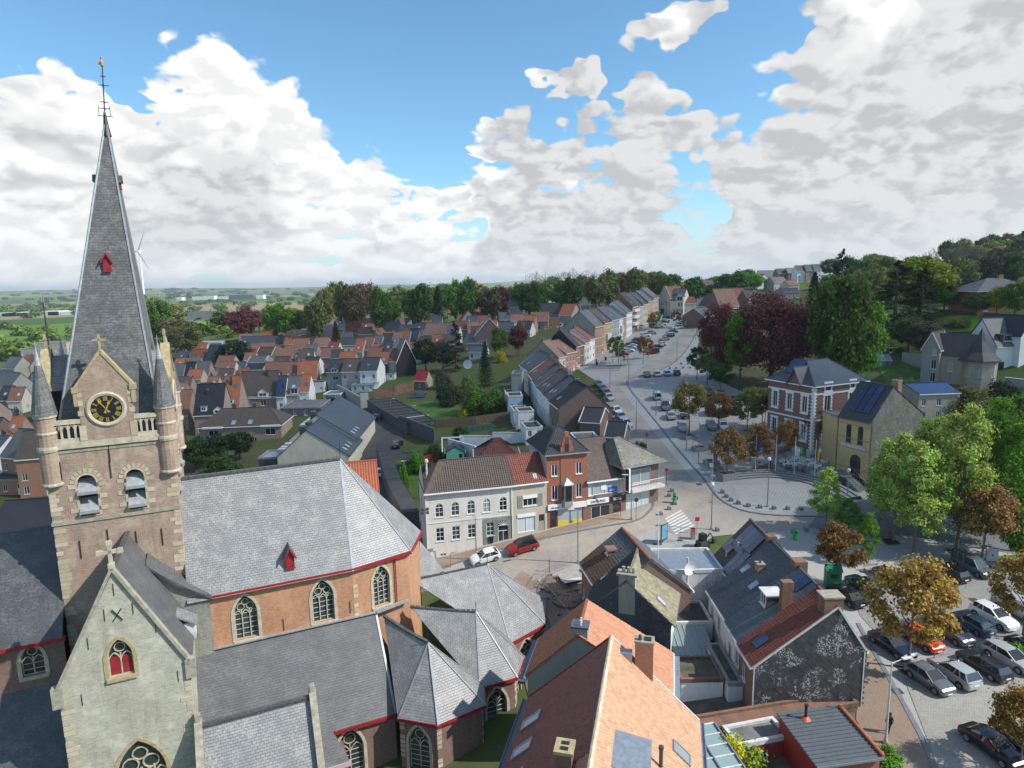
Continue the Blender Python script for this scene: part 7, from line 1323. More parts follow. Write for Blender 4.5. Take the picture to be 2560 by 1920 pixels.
def fence(name,label,px,h,mat,n,pm='timber'):
 P=[G(*q)for q in px];t_=thing(name,label,'fence',tuple(P[0]));o=P[0]
 for a,b in zip(P[:-1],P[1:]):
  for i in range(n):
   q0=a.lerp(b,i/n)-o;q1=a.lerp(b,(i+.94)/n)-o;mb=MB();z=Vector((0,0,h));w=(q1-q0).cross(Vector((0,0,1))).normalized()*.03
   mb.prism([q0-w*1+Vector((0,0,-.3)),q1-w+Vector((0,0,-.3)),q1-w+z,q0-w+z],w*2);mb.build('fence_panel',MT[mat],t_)
   mb=MB();mb.bar(q0+Vector((0,0,-.3)),q0+z*1.04,.1,.1);mb.build('fence_post',MT[pm],t_)
fence('reed_fence','long tan reed fence across the back gardens',[(1092,1070),(1190,1062),(1290,1048)],2.1,'timber',9);fence('dark_board_fence','dark brown board fence across the back gardens',[(1165,1110),(1240,1102),(1312,1092)],1.9,'p_plank',9);fence('tarp_fence','dark green screened fence in the allotment',[(1135,1085),(1240,1072)],1.3,'tarp',8);fence('red_board_fence','short dark red fence behind the white shed',[(1050,1165),(1098,1150)],1.8,'wood_red',5)
H=HH('half_timbered_shed','white half-timbered garden shed with mossy dark roof',1004,1150,1048,2.4,4,1132,'st_white','slate_dark',8,cat='shed',win={'f':[(2.6,.9,1.0,.8,'x')]});mb=MB()
for a,b in(((.1,0),(.1,2.4)),((1.2,0),(1.2,2.4)),((.1,1.2),(1.2,1.2)),((.1,1.2),(1.2,2.3)),((.1,.1),(1.2,1.1))):mb=MB();mb.bar((a[0],-.02,a[1]),(b[0],-.02,b[1]),.1,.06);mb.build('timber_beam',MT['dark_grey'],H['root'])
H=HH('mint_shed','mint green garden shed with dark roof in a white frame',1116,1130,1160,2.2,3.5,1117,'st_mint','slate_dark',6,'cross',cat='shed',win={'f':[(2.8,.3,.7,1.4,'p','dark_grey')]});g=H['root'];mb=MB()
for x_ in(-.8,3.4):mb.bar((x_,3.6,0),(x_,3.6,4.2),.22)
mb.bar((-.9,3.6,4.2),(3.5,3.6,4.2),.25);mb.bar((-.8,3.6,4.2),(-.8,0,2.2),.2);mb.build('white_frame',MT['white'],g)
H=HH('red_hipped_house','low house with dark red hipped roof between beige and brick houses',1188,1155,1302,3.0,9,1096,'st_grey','tile_red',4,'hip',hip=(5,5),win=None);tiles(H['roof'],H['fr']['f'],.4,.4,'pan','p_red',limit=200,clip=lambda u,v,F=H['fr']['f']:v*.7+.2<u<F[4]-v*.7-.4)
H=HH('red_roofed_shed','small stone shed with bright red metal roof in the garden',1036,950,1064,3.0,5,927,'brown_brick','red_paint',-18,cat='shed',win={'f':[(1.8,.8,.8,1.0,'w')]},side='st_taupe')
t_=thing('solar_table','ground mounted solar panel table on the orchard lawn','solar panels',tuple(G(1030,995)),rad(-12));[link('solar_panel',SPM,t_,Matrix.Translation((i*1.03,0,1.0))@Matrix.Rotation(rad(28),4,'X'))for i in range(5)];mb=MB();[mb.bar((i*4-.2,-.5,0),(i*4-.2,-.5,.8),.06)for i in range(2)];[mb.bar((i*4-.2,.5,0),(i*4-.2,.5,1.3),.06)for i in range(2)];mb.build('panel_legs',MT['steel'],t_)
p=G(1172,950);dish('garden_satellite_dish','large white satellite dish on a pole among the garden trees',tuple(p),1.5,-15,pole=5.2)
H=HH('car_port','grey car port with white roof edge at the courtyard',808,985,850,2.6,6,None,'st_concrete','flatroof_grey',-4,'flat',trim='white',cat='car port');HH('courtyard_flat_roof','wide grey flat roof between the brown roof and the courtyard',700,1020,800,3.0,12,None,'st_darkgrey','flatroof_grey',2,'flat',cat='annex')
HH('rear_block','narrow grey rear block at the end of the terrace',1278,935,1304,8,7,None,'st_concrete','slate_blue',-6,'flat')
# back rows of the old quarter, filling in between the houses placed one by one
def inpoly(x,y,P):return bool(pip(np.array([x]),np.array([y]),P)[0])
NOGO=[[(700,940),(860,940),(1000,930),(1060,905),(1110,890),(1300,900),(1330,1130),(1030,1200),(950,1200),(860,1080),(700,1060)],[(1380,800),(1560,780),(1760,770),(1800,1000),(1400,1000)],[(425,1060),(720,1050),(720,1200),(425,1200)]]
k=0;rfs=[('tile_mixed','rust tiled'),('tile_orange','orange tiled'),('slate_mid','grey slated'),('tile_brown','brown tiled'),('slate_dark','dark slated'),('tile_red','red tiled'),('tile_pink','pink tiled'),('slate_blue','blue slated')];wls=['pink_brick','orange_brick','st_white','st_beige','brown_brick','st_grey','st_cream']
for ri,(yy,xa,xb)in enumerate(((985,425,600),(965,430,830),(948,425,830),(932,430,900),(915,425,1000),(898,430,1010),(880,430,1060),(864,560,1120),(850,590,1180),(836,640,1240),(824,700,1300),(812,760,1340),(802,840,1380),(1130,-60,20),(1090,-60,30),(1040,-70,15),(1000,-60,20),(950,60,130),(925,70,150),(1015,70,110))):
 x=xa+random.uniform(0,12);n=0
 while x<xb:
  w=random.uniform(24,42);p=gh(x+w/2,yy,4.5);ok=not any(inpoly(x+w/2,yy,P)for P in NOGO)and all((Vector((p.x,p.y))-c).length>r+5.0 for c,r in HC)
  if ok:
   n+=1;k+=1;rf,rn=rfs[random.randrange(8)];yw=random.choice([-8,-3,2,6,10,80]);wl=random.choice(wls)
   H=HH('old_quarter_house',f'{rn} house, {ordw(n)} from left in the {ordw(ri+1)} back row of the old quarter',x,yy+random.uniform(-3,3),x+w,random.uniform(4,5.6),random.uniform(7,9),None,wl,rf,yw if yw<50 else-4,'cross' if yw>50 else 'gable',rise=random.uniform(2.8,4.0),group='back rows of the old quarter')
   if random.random()<.6:chimney(H,random.uniform(.3,H['W']-.3),H['D']*.5,.6,.5,.7,random.choice(['orange_brick','brown_brick','st_greywall']),pots=1)
   F=H['fr'].get('f')or H['fr'].get('l')
   if random.random()<.5:link('roof_window',RWP,H['roof'],onslope(F,F[4]*random.uniform(.3,.7),F[5]*.45,.03))
  x+=w+random.uniform(0,5)
  # ------------------------------------------------------------------ trees
def quads(name,C_,Nn,S,mat,asp=1.0,hang=None):
 """leaf quads: centres, normals, sizes"""
 n=len(C_);Nn=Nn/np.linalg.norm(Nn,axis=1,keepdims=True);r=RNG.normal(size=(n,3));a=np.cross(Nn,r);a/=np.linalg.norm(a,axis=1,keepdims=True);b=np.cross(Nn,a);S=S[:,None]
 V=np.stack([C_-a*S-b*S*asp*.55,C_+a*S*.25-b*S*asp,C_+a*S+b*S*asp*.55,C_-a*S*.25+b*S*asp],1).reshape(-1,3)
 me=bpy.data.meshes.new(name);me.vertices.add(4*n);me.vertices.foreach_set('co',V.astype(np.float32).ravel());me.loops.add(4*n);me.loops.foreach_set('vertex_index',np.arange(4*n,dtype=np.int32));me.polygons.add(n);me.polygons.foreach_set('loop_start',np.arange(0,4*n,4,dtype=np.int32));me.update(calc_edges=True);me.materials.append(MT[mat]);return me
def unit(n):v=RNG.normal(size=(n,3));return v/np.linalg.norm(v,axis=1,keepdims=True)
def crown(kind,n,R,H,leaf):
 """crown in metres for a tree of crown radius R and height H; returns leaf centres, normals, sizes"""
 if kind in('round','tall','spread','egg'):
  base={'round':.22,'tall':.14,'spread':.12,'egg':.30}[kind];K={'round':64,'tall':80,'spread':120,'egg':40}[kind]
  zc=H*(base+(1-base)/2);hz=H*(1-base)/2;d=unit(K);rr=RNG.uniform(.45,1.0,K)**.6
  c=d*rr[:,None]*np.array([R*.86,R*.86,hz*.9]);
  if kind=='tall':k=1-.55*np.clip(c[:,2]/hz,-.3,1);c[:,:2]*=k[:,None]
  if kind=='egg':k=1-.35*np.clip(c[:,2]/hz,-1,1);c[:,:2]*=k[:,None]
  c[:,2]+=zc;cr=RNG.uniform(.10,.27,K)*R*(1.1 if kind!='tall' else.95)
  i=RNG.integers(0,K,n);o=RNG.normal(size=(n,3))*.5;P=c[i]+o*cr[i][:,None]*np.array([1.15,1.15,.8]);N=o*.9+unit(n)*.8+np.array([0,0,.35]);return P,N,RNG.uniform(.6,1.25,n)*leaf
 if kind=='spruce':
  t=RNG.uniform(0,1,n)**.75;tier=np.floor(t*16)/16+RNG.normal(size=n)*.012;z=H*(.06+.94*tier);rad_=R*(1-tier)**.85*(.9+.25*np.sin(RNG.uniform(0,6.28,n)));a=np.round(RNG.uniform(0,1,n)*14)/14*6.283+RNG.normal(size=n)*.13;q=RNG.uniform(.15,1,n)**.6
  P=np.stack([np.cos(a)*rad_*q,np.sin(a)*rad_*q,z-q*rad_*.28+RNG.normal(size=n)*.1],1);N=np.stack([np.cos(a)*.4,np.sin(a)*.4,np.ones(n)],1)+unit(n)*.5;return P,N,RNG.uniform(.6,1.2,n)*leaf
 if kind=='cedar':
  K=46;tt=np.linspace(.08,1,K);ca=RNG.uniform(0,6.28,K);cl=R*(1-tt**1.6*.85)*RNG.uniform(.6,1.0,K);i=RNG.integers(0,K,n);q=RNG.uniform(.1,1,n)**.7;sp=RNG.normal(size=n)*.22*q*cl[i]
  P=np.stack([np.cos(ca[i])*cl[i]*q-np.sin(ca[i])*sp,np.sin(ca[i])*cl[i]*q+np.cos(ca[i])*sp,H*tt[i]-.10*q*cl[i]+RNG.normal(size=n)*.22],1);N=unit(n)*.5+np.array([0,0,1]);return P,N,RNG.uniform(.6,1.2,n)*leaf
 if kind=='column':
  t=RNG.uniform(0,1,n);a=RNG.uniform(0,6.28,n);rr=R*np.sin(np.clip(t*.9+.12,0,1)*math.pi)**.6*RNG.uniform(.55,1.05,n);P=np.stack([np.cos(a)*rr,np.sin(a)*rr,H*t],1)+unit(n)*.15;return P,P*np.array([1,1,0])+unit(n)*R*.6+np.array([0,0,.2]),RNG.uniform(.6,1.2,n)*leaf
 if kind=='bush':
  K=26;d=unit(K);d[:,2]=np.abs(d[:,2]);c=d*np.array([R*.8,R*.8,H*.8])*RNG.uniform(.5,1,K)[:,None];i=RNG.integers(0,K,n);o=RNG.normal(size=(n,3))*.5;P=c[i]+o*R*.3;P[:,2]=np.abs(P[:,2]);return P,o+unit(n)*.7+np.array([0,0,.4]),RNG.uniform(.6,1.2,n)*leaf
def limbs(name,H,r0,R,top=.8,n=9,mat='bark',base=.25):
 mb=MB();pts=[Vector((0,0,-.3))];
 for i in range(1,6):pts.append(Vector((random.uniform(-.03,.03)*H*.3,random.uniform(-.03,.03)*H*.3,H*top*i/5)))
 for i in range(5):mb.cyl(pts[i],pts[i+1],r0*(1-i/5.6)*(1.35 if i==0 else 1),r0*(1-(i+1)/5.6),7,caps=False)
 for k in range(n):
  t=base+(top-base)*(k+.5)/n;a=k*2.4+random.random();z=H*t;L=R*random.uniform(.55,.85);p=Vector((0,0,z));q=p+Vector((math.cos(a)*L*.5,math.sin(a)*L*.5,L*.4));s_=q+Vector((math.cos(a+.3)*L*.5,math.sin(a+.3)*L*.5,L*.35));rr=r0*(1-t)*.5+.02
  mb.cyl(p,q,rr,rr*.6,5,caps=False);mb.cyl(q,s_,rr*.6,rr*.2,5,caps=False)
 return mb.mesh(name,MT[mat],True)
def bare(name,H,R,n=420):
 mb=MB();stack=[(Vector((0,0,0)),Vector((0,0,1)),H*.3,H*.018,0)];c=0
 while stack and c<n:
  p,d,L,r,dep=stack.pop(0);q=p+d*L;mb.cyl(p,q,r,r*.6,4 if dep>1 else 6,caps=False);c+=1
  if dep<5:
   for k in range(3 if dep<4 else 2):e=Vector((random.gauss(0,1),random.gauss(0,1),random.gauss(.45,.5))).normalized();stack.append((q,(d*.9+e*.75).normalized(),L*random.uniform(.58,.8),max(r*.55,.035),dep+1))
 return mb.mesh(name,MT['twig'],False)
TK={}
def kindof(k,crk,n,R,H,leaf,mat='leaf',r0=.16,asp=.8,top=.8,bark='bark',vars_=2,base=.25):
 TK[k]=[(quads('crown',*crown(crk,n,R,H,leaf),mat,asp),limbs('trunk',H,r0,R,top,mat=bark,base=base),R,H)for _ in range(vars_)]
kindof('maple','egg',11000,3.4,8.6,.125,r0=.15,bark='bark_pale');kindof('young','egg',3600,2.2,6.5,.14,r0=.09);kindof('horn','tall',15000,3.4,13,.135,r0=.17,bark='bark_pale',asp=.55)
kindof('oak','round',9000,6,14,.27,r0=.35,vars_=3);kindof('far','round',4200,6,13,.40,r0=.35,vars_=4);kindof('beech','spread',17000,9,20,.25,r0=.5);kindof('poplar','tall',5200,4.5,22,.42,r0=.3)
kindof('spruce','spruce',8000,4,16,.28,'needle',.25,.45,.95);kindof('cedar','cedar',11000,8,22,.30,'needle',.5,.5,.97);kindof('sequoia','spruce',6500,5,26,.42,'needle',.6,.5,.95);kindof('yew','round',8000,5,11,.21,'needle',.3);kindof('column','column',2400,1.5,10,.22,'needle',.15)
kindof('bush','bush',2600,1.6,1.9,.10,r0=.06,vars_=2,top=.5);kindof('bigbush','bush',6000,4,4.5,.18,r0=.1,vars_=2,top=.5)
BARE=[bare('twigs',14,5),bare('twigs',14,5)]
GREEN=dict(lime=(.34,.44,.085),fresh=(.13,.28,.02),mid=(.10,.185,.03),deep=(.055,.11,.022),olive=(.19,.20,.06),brown=(.16,.12,.06),gold=(.40,.26,.06),rust=(.29,.165,.06),copper=(.15,.045,.05),dark=(.022,.048,.018),fir=(.028,.065,.022),blue=(.02,.045,.03),yellow=(.45,.38,.02),grey=(.09,.10,.06))
def tree(name,label,kind,loc,H,R=None,col='mid',group=None,var=None,cat='tree',rz=None):
 v=TK[kind];me,tr,R0,H0=v[random.randrange(len(v))if var is None else var];R=R or R0*H/H0
 t_=thing(name,label,cat,tuple(loc),random.uniform(0,6.28)if rz is None else rz,group);t_.scale=(R/R0,R/R0,H/H0)
 a=link('trunk',tr,t_);b=link('crown' if cat=='tree' else 'foliage',me,t_);c=GREEN[col]if isinstance(col,str)else col;k=random.uniform(.88,1.14);b.color=(c[0]*k*random.uniform(.92,1.08),c[1]*k,c[2]*k,1);return t_
def treepx(name,label,kind,px,pyb,pyt,col,Rpx=None,group=None,cat='tree',**kw):
 """tree from the photo position of its foot and its top"""
 p=G(px,pyb);top=AY(px,pyt,p.y);H=max(1.0,top.z-p.z);dd=(np.array(p)-CAM)@FW;R=Rpx*dd/FPX if Rpx else None
 return tree(name,label,kind,p,H,R,col,group,cat=cat,**kw)
 # near trees on and round the car park
treepx('maple_tree','golden spring maple standing in the car park beside the red hatchback','maple',2272,1672,1388,'gold',102);treepx('maple_tree','bronze leaved maple beside the green kiosk','maple',2091,1470,1305,(.22,.125,.035),58)
treepx('maple_tree','golden maple at the right edge of the car park','maple',2558,1600,1372,'gold',78);treepx('maple_tree','bronze maple at the bottom right corner','maple',2548,1925,1720,(.30,.18,.035),75)
for(px,yb,yt,c,r,lb)in((2062,1330,1155,'lime',45,'light green tree in front of the yellow hall steps'),(2120,1340,1240,'fresh',40,'smaller green tree between the avenue and the kiosk'),(2166,1412,1278,'fresh',32,'slim green tree beside the pale bench'),(2232,1352,1060,'lime',78,'tall light green tree by the shaded bench'),(2283,1390,1080,'lime',84,'tall light green tree in the middle of the avenue'),(2390,1380,980,'lime',88,'tallest light green tree of the avenue'),(2330,1330,1020,'lime',78,'light green tree behind the avenue row'),(2470,1330,985,'fresh',90,'broad green tree at the right of the avenue'),(2545,1380,1010,'fresh',85,'green tree at the right frame edge'),(2300,1300,1040,'lime',70,'pale tree half hidden at the back of the avenue'),(2430,1320,1000,'lime',80,'pale green tree right of the tallest avenue tree'),(2510,1300,960,'mid',80,'darker green tree behind the right end of the avenue'),(2200,1300,1120,'lime',46,'low light green tree next to the hall plinth')):
 treepx('avenue_tree',lb,'horn',px,yb,yt,c,r*.92,group='light green trees of the avenue')
treepx('maple_tree','brown olive maple at the corner of the small lawn','maple',2455,1412,1205,'rust',70);treepx('hedge_tree','dense dark green tree below the avenue at the right edge','oak',2555,1420,1270,'fresh',50)
# young trees on the square
for i,(px,yb,yt,c,r,lb)in enumerate(((1818,1195,1065,'rust',48,'young maple in the stone planter at the end of the long bench'),(1722,1085,950,(.24,.19,.05),46,'bronze tree in the middle of the square car park'),(1795,1090,975,(.22,.12,.055),36,'red brown tree beside the dark vans'),(1868,1085,965,'olive',36,'olive young tree in the square planter'),(1892,1175,1055,(.26,.14,.065),42,'red brown young tree beside the blue flag'),(1964,1160,1045,'rust',32,'bronze young tree beside the café terrace'),(2032,1135,1010,(.22,.11,.05),30,'small red leaved tree before the villa corner'),(2097,1130,1020,'olive',32,'olive young tree before the villa front'),(2160,1120,970,'olive',34,'taller olive tree between villa and yellow hall'),(1742,950,862,'deep',26,'dark green tree at the upper edge of the square'),(1768,965,880,'olive',30,'olive tree by the upper car park'),(1800,985,905,'deep',32,'dark tree by the upper car park wall'),(1905,1070,965,'olive',34,'olive tree along the villa side'),(1940,1075,960,'deep',34,'dark green tree along the villa side'),(1532,908,838,'olive',15,'olive tree at the start of the street parking'),(1547,905,835,'fresh',14,'green tree at the start of the street parking'),(1608,910,838,'rust',15,'bronze tree beside the red van'),(1620,895,842,'rust',14,'bronze tree behind the red van'),(1628,825,778,'rust',14,'bronze tree far up the street parking'),(1640,822,776,'fresh',13,'green tree far up the street parking'),(1690,818,775,'rust',14,'last bronze tree of the street parking'))):
 treepx('square_tree',lb,'maple' if r>30 else 'young',px,yb,yt,c,r,group='young trees of the square')
 # big trees behind the square
treepx('copper_beech','huge dark purple copper beech above the square','beech',1925,965,728,'copper',118);treepx('copper_beech','second purple beech to the left of the huge one','beech',1800,955,752,'copper',62)
treepx('oak_tree','fresh green tree between the two purple beeches','oak',1850,965,770,'fresh',48);treepx('lime_tree','tall olive green tree in front of the brick mansion','oak',2095,1000,680,(.085,.15,.02),82);treepx('lime_tree','bright green tree right of the brick mansion','oak',2140,990,745,'fresh',64)
treepx('cedar_tree','great dark cedar with level branches on the right slope','cedar',2235,830,655,'fir',95);treepx('cedar_tree','darker cedar in front of the yellow green tree','cedar',2300,810,675,'dark',70);treepx('cedar_tree','slender cedar rising behind the mansion','cedar',2098,760,625,'dark',42);treepx('spruce_tree','dark spruce left of the mansion turret','spruce',2032,800,676,'dark',34);treepx('spruce_tree','dark conifer between mansion and tall olive tree','spruce',2118,770,690,'dark',40);treepx('plane_tree','yellow green tree glowing behind the cedars','oak',2295,790,635,(.26,.30,.02),78)
for i,(px,yb,yt,k,c,r,lb)in enumerate(((2200,1075,985,'bigbush','olive',60,'brownish shrubs on the slope behind the villa'),(2250,1010,945,'bigbush','mid',50,'green shrubs above the villa lawn'),(2310,900,800,'oak','grey',48,'grey green tree above the turret house'),(2270,880,790,'oak','deep',46,'dark tree beside the garden sheds'),(2400,760,690,'yew','dark',36,'round black green yew on the upper slope'),(2360,780,705,'oak','mid',36,'green tree behind the bright lawn'),(2440,790,735,'yew','deep',34,'dark evergreen by the red brick house'),(2490,790,712,'oak',(.3,.33,.03),26,'yellow green birch before the red brick house'),(2535,800,700,'oak','mid',36,'grey green birch before the red brick house'),(2420,1050,965,'bigbush',(.19,.16,.04),70,'brown budding thicket below the turret house'),(2500,1010,950,'bigbush','dark',50,'dark evergreen mass at the right edge'),(2390,820,790,'bigbush','olive',40,'scrub at the lower lawn edge'))):
 treepx('slope_tree',lb,k,px,yb,yt,c,r,group='trees on the right slope')
 # trees among the houses
for i,(px,yb,yt,k,c,r,lb)in enumerate(((1096,815,712,'sequoia','dark',30,'tall dark sequoia above the roofs'),(1065,930,845,'yew','dark',38,'broad black yew in the back gardens'),(1140,925,805,'cedar',(.03,.032,.018),36,'brown green conifer in the back gardens'),(1108,930,855,'yew',(.035,.045,.025),34,'grey green conifer beside the black yew'),(1215,965,850,'spruce','dark',26,'dark spruce beside the satellite dish'),(1250,900,815,'oak','mid',24,'fresh green tree behind the terrace'),(1295,890,812,'oak','copper',28,'dark red maple behind the terrace'),(1255,905,865,'bush','yellow',16,'yellow green shrub below the red maple'),(1105,970,918,'bigbush','grey',28,'grey rounded shrub by the red shed'),(1170,985,930,'bigbush','olive',26,'olive weeping shrub in the orchard'),(1120,1010,950,'bigbush',(.05,.075,.025),46,'dark thicket in the orchard'),(1190,1030,960,'bigbush','mid',44,'green thicket in the orchard'),(1240,1030,970,'bigbush','mid',46,'green thicket against the terrace annexes'),(842,870,800,'spruce','dark',20,'dark narrow conifer beside the purple brick house'),(590,925,850,'yew','dark',46,'black evergreen behind the tower-side row'),(560,920,860,'spruce','dark',34,'dark conifer left of the black evergreen'),(470,900,805,'oak','olive',42,'budding brown green tree behind the right turret'),(440,880,795,'oak','brown',40,'brown budding tree beside the spire'),(545,1160,1085,'yew','dark',50,'dark evergreen left of the zinc annex'),(600,1150,1078,'yew','dark',40,'second dark evergreen left of the zinc annex'),(490,1180,1095,'oak','deep',40,'dark shrubbery right behind the tower'),(560,1190,1130,'bigbush','deep',60,'dark hedge mass behind the choir ridge'),(450,1150,1000,'column','deep',18,'ivy column beside the tower wall'),(715,1010,985,'bush','mid',18,'ivy clump on the courtyard wall'),(1160,1040,1018,'bush','yellow',20,'yellow green shrub above the reed fence'),(1075,1070,1045,'bigbush','mid',26,'climbers beside the reed fence'),(980,940,915,'bigbush',(.3,.26,.22),22,'pale blossoming bush by the white annex'),(1040,1180,1128,'bigbush','fresh',30,'bright hedge beside the half-timbered shed'),(1010,1215,1155,'bush','fresh',16,'bright green hedge along the lane wall'),(1085,1150,1100,'bigbush','deep',30,'dark hedge behind the mint shed'),(1015,1240,1200,'bush','olive',14,'olive bush on the garden lawn'),(1070,1185,1150,'bush','deep',16,'dark bush beside the red fence'),(1150,1095,1060,'bigbush','deep',28,'dark shrubs in the allotment'))):
 treepx('garden_tree' if k not in('bush','bigbush')else 'garden_shrub',lb,k,px,yb,yt,c,r,cat='tree' if k not in('bush','bigbush')else 'shrub',group='garden trees and shrubs')
p=AZ(1850,1935,-2.2);tree('yellow_shrub','yellow flowering shrub at the bottom edge before the red shed','bigbush',p,3.0,2.8,(.22,.30,.03),cat='shrub');tree('yellow_shrub','bright yellow blossom clump inside the bottom edge shrub','bush',(p.x-.9,p.y-.3,-.6),2.2,1.3,(.50,.42,.02),cat='shrub')
for px,py,lb in((2535,1640,'green shrub beside the silver van'),(2215,1905,'small green bush by the grey annex'),(2200,1135,'dark clipped shrub before the yellow hall'),(1600,1120,'low shrub at the brick gable')):p=G(px,py);tree('low_shrub',lb,'bush',p,1.5,1.5,'fresh' if py>1500 else 'deep',cat='shrub')
def ORD(n):return f'{n}'+('th' if 10<n%100<14 else{1:'st',2:'nd',3:'rd'}.get(n%10,'th'))
# wood edge behind the town: individual crowns along the skyline
WE=[(330,800,748,'olive'),(355,800,735,'mid'),(385,800,742,'olive'),(405,815,745,'mid'),(430,800,750,'olive'),(580,830,780,'copper'),(600,835,772,'copper'),(625,835,765,'copper'),(560,835,775,'mid'),(650,840,775,'olive'),(690,840,750,'fresh'),(715,840,760,'fresh'),(735,845,768,(.2,.26,.02)),(760,835,775,'deep'),(790,820,745,'olive'),(815,800,720,'olive'),(840,800,705,'mid'),(865,790,700,'olive'),(890,800,705,'brown'),(915,790,698,'copper'),(930,800,710,'brown'),(955,810,715,'mid'),(975,815,735,'mid'),(1000,790,712,'olive'),(1025,800,718,'mid'),(1050,790,705,'deep'),(1075,800,715,'mid'),(1120,790,705,'mid'),(1140,795,700,'fresh'),(1170,780,695,'mid'),(1150,790,715,'fresh'),(1200,780,705,'olive'),(1225,775,708,'brown'),(1250,770,715,'copper'),(1275,765,712,'olive'),(1300,765,700,'mid'),(1325,760,705,'deep'),(1350,760,695,'mid'),(1380,760,690,'fresh'),(1405,755,698,'mid'),(1430,760,690,'deep'),(1450,755,685,'olive'),(1475,755,700,'fresh'),(1490,750,680,'olive'),(1520,750,672,'olive'),(1545,745,678,'olive'),(1570,745,680,'brown'),(1590,745,670,'olive'),(1615,740,675,'olive'),(1640,735,676,'mid'),(1660,735,680,'olive'),(1680,735,682,'mid'),(1655,745,705,'fresh'),(1790,730,690,'mid'),(1815,725,682,'mid'),(1840,725,676,'mid'),(1862,720,672,'mid'),(1885,720,685,'fresh'),(1735,720,690,'mid'),(1765,735,708,'deep'),(2075,690,645,'deep'),(2110,690,640,'deep'),(2150,680,640,'mid'),(2180,675,632,'olive'),(2205,675,636,'mid')]
for i,(px,yb,yt,c)in enumerate(WE):
 kd='far';base=AY(px,yb,330+60*math.sin(i*1.7)+(110 if px<700 else 60));zg=tz(base.x,base.y);top=AY(px,yt,base.y);H=max(7,top.z-zg);dd=(np.array(base)-CAM)@FW
 cn={'olive':'olive green','mid':'mid green','fresh':'bright green','copper':'dark red','brown':'brownish','deep':'dark green'}.get(c,'yellow green')if isinstance(c,str)else 'yellow green'
 tree('wood_edge_tree',f'{cn} tree, {ordw(i+1)} from the left in the wood edge behind the town',kd if i%3 else 'oak',(base.x,base.y,zg),H,max(6.5,min(12,31*dd/FPX)),c,'wood edge behind the town')
for i,(px,yb,yt)in enumerate(((1340,745,668),(1368,745,676),(1408,742,668),(1425,742,662),(1470,740,665),(1590,735,668),(2360,680,598),(2385,685,592),(2405,685,600),(2425,685,595),(2440,685,602))):
 Yd=430 if px<2000 else 300;b=AY(px,yb,Yd);zg=tz(b.x,b.y);H=AY(px,yt,Yd).z-zg;t_=thing('bare_tree',f'leafless pale tree, {["first", "second", "third", "fourth", "fifth", "sixth", "seventh", "eighth", "ninth", "tenth", "eleventh"][i]} from the left on the skyline','tree',(b.x,b.y,zg),i*1.3,'leafless trees on the skyline');t_.scale=(.8*H/14,)*2+(H/13,);link('branches',BARE[i%2],t_)
 # wooded ridge on the right
k=0
for row_ in range(4):
 for j in range(17):
  px=2085+j*32+random.uniform(-12,12);Yd=300+row_*38+random.uniform(-12,12);yt=640-(px-2085)*.115-random.uniform(0,16)+(3-row_)*16;
  b=AY(px,700,Yd);zg=tz(b.x,b.y);H=AY(px,yt,Yd).z-zg
  if px<2330 and row_>1:continue
  if px>2400 or row_==0 or random.random()<.5:
   k+=1;tree('ridge_tree',f'tree in the dense wood on the right hand ridge, {ordw(j+1)} along {["its nearest", "its second", "its third", "its farthest"][row_]} line','far',(b.x,b.y,zg),min(26,max(9,H)),random.uniform(5,7.5),random.choice(['olive','mid','brown','deep','olive','grey']),'wood on the ridge')
   # copses far out in the valley: one mass
def woods(name,pts,n,Rr,Hh,leaf,col,label):
 P,N,S=[],[],[]
 for(x,y,z,R,H)in pts:o=unit(n)*RNG.uniform(.5,1,(n,1));P.append(o*np.array([R,R,H*.55])+np.array([x,y,z+H*.5]));N.append(o+unit(n)*.6+np.array([0,0,.4]));S.append(np.full(n,leaf*R)*RNG.uniform(.6,1.3,n))
 me=quads(name,np.concatenate(P),np.concatenate(N),np.concatenate(S),'leaf',.8);o=link(name,me);o.color=(*col,1);tag(o,label,'woodland',kind='stuff')
def vpt(px,D,R,H):d=raydir(px,707);x,y=d[0]/d[1]*D,D;return(x,y,tz(x,y),R,H)
for nm,col,num,d0,d1,x0,x1,lb in(('valley_wood',(.13,.20,.03),260,430,720,-120,900,'light green wood below the town on the left'),('valley_copse',(.10,.15,.035),420,800,2300,-200,2000,'green copses in the middle of the valley'),('ridge_copse',(.07,.10,.045),520,2600,6500,-300,2300,'hazy woods on the far ridge')):
 pts=[]
 for _ in range(num):
  D=d0+(d1-d0)*random.random()**1.3;s_=1 if D<800 else 1+D/2200;
  if math.sin(D*.004+random.random()*2.2)<-.3:continue
  pts.append(vpt(random.uniform(x0,x1),D,random.uniform(6,10)*s_,random.uniform(8,13)*(1 if D<3000 else 1.3)))
 woods(nm,pts,55,0,0,.24,col,lb)
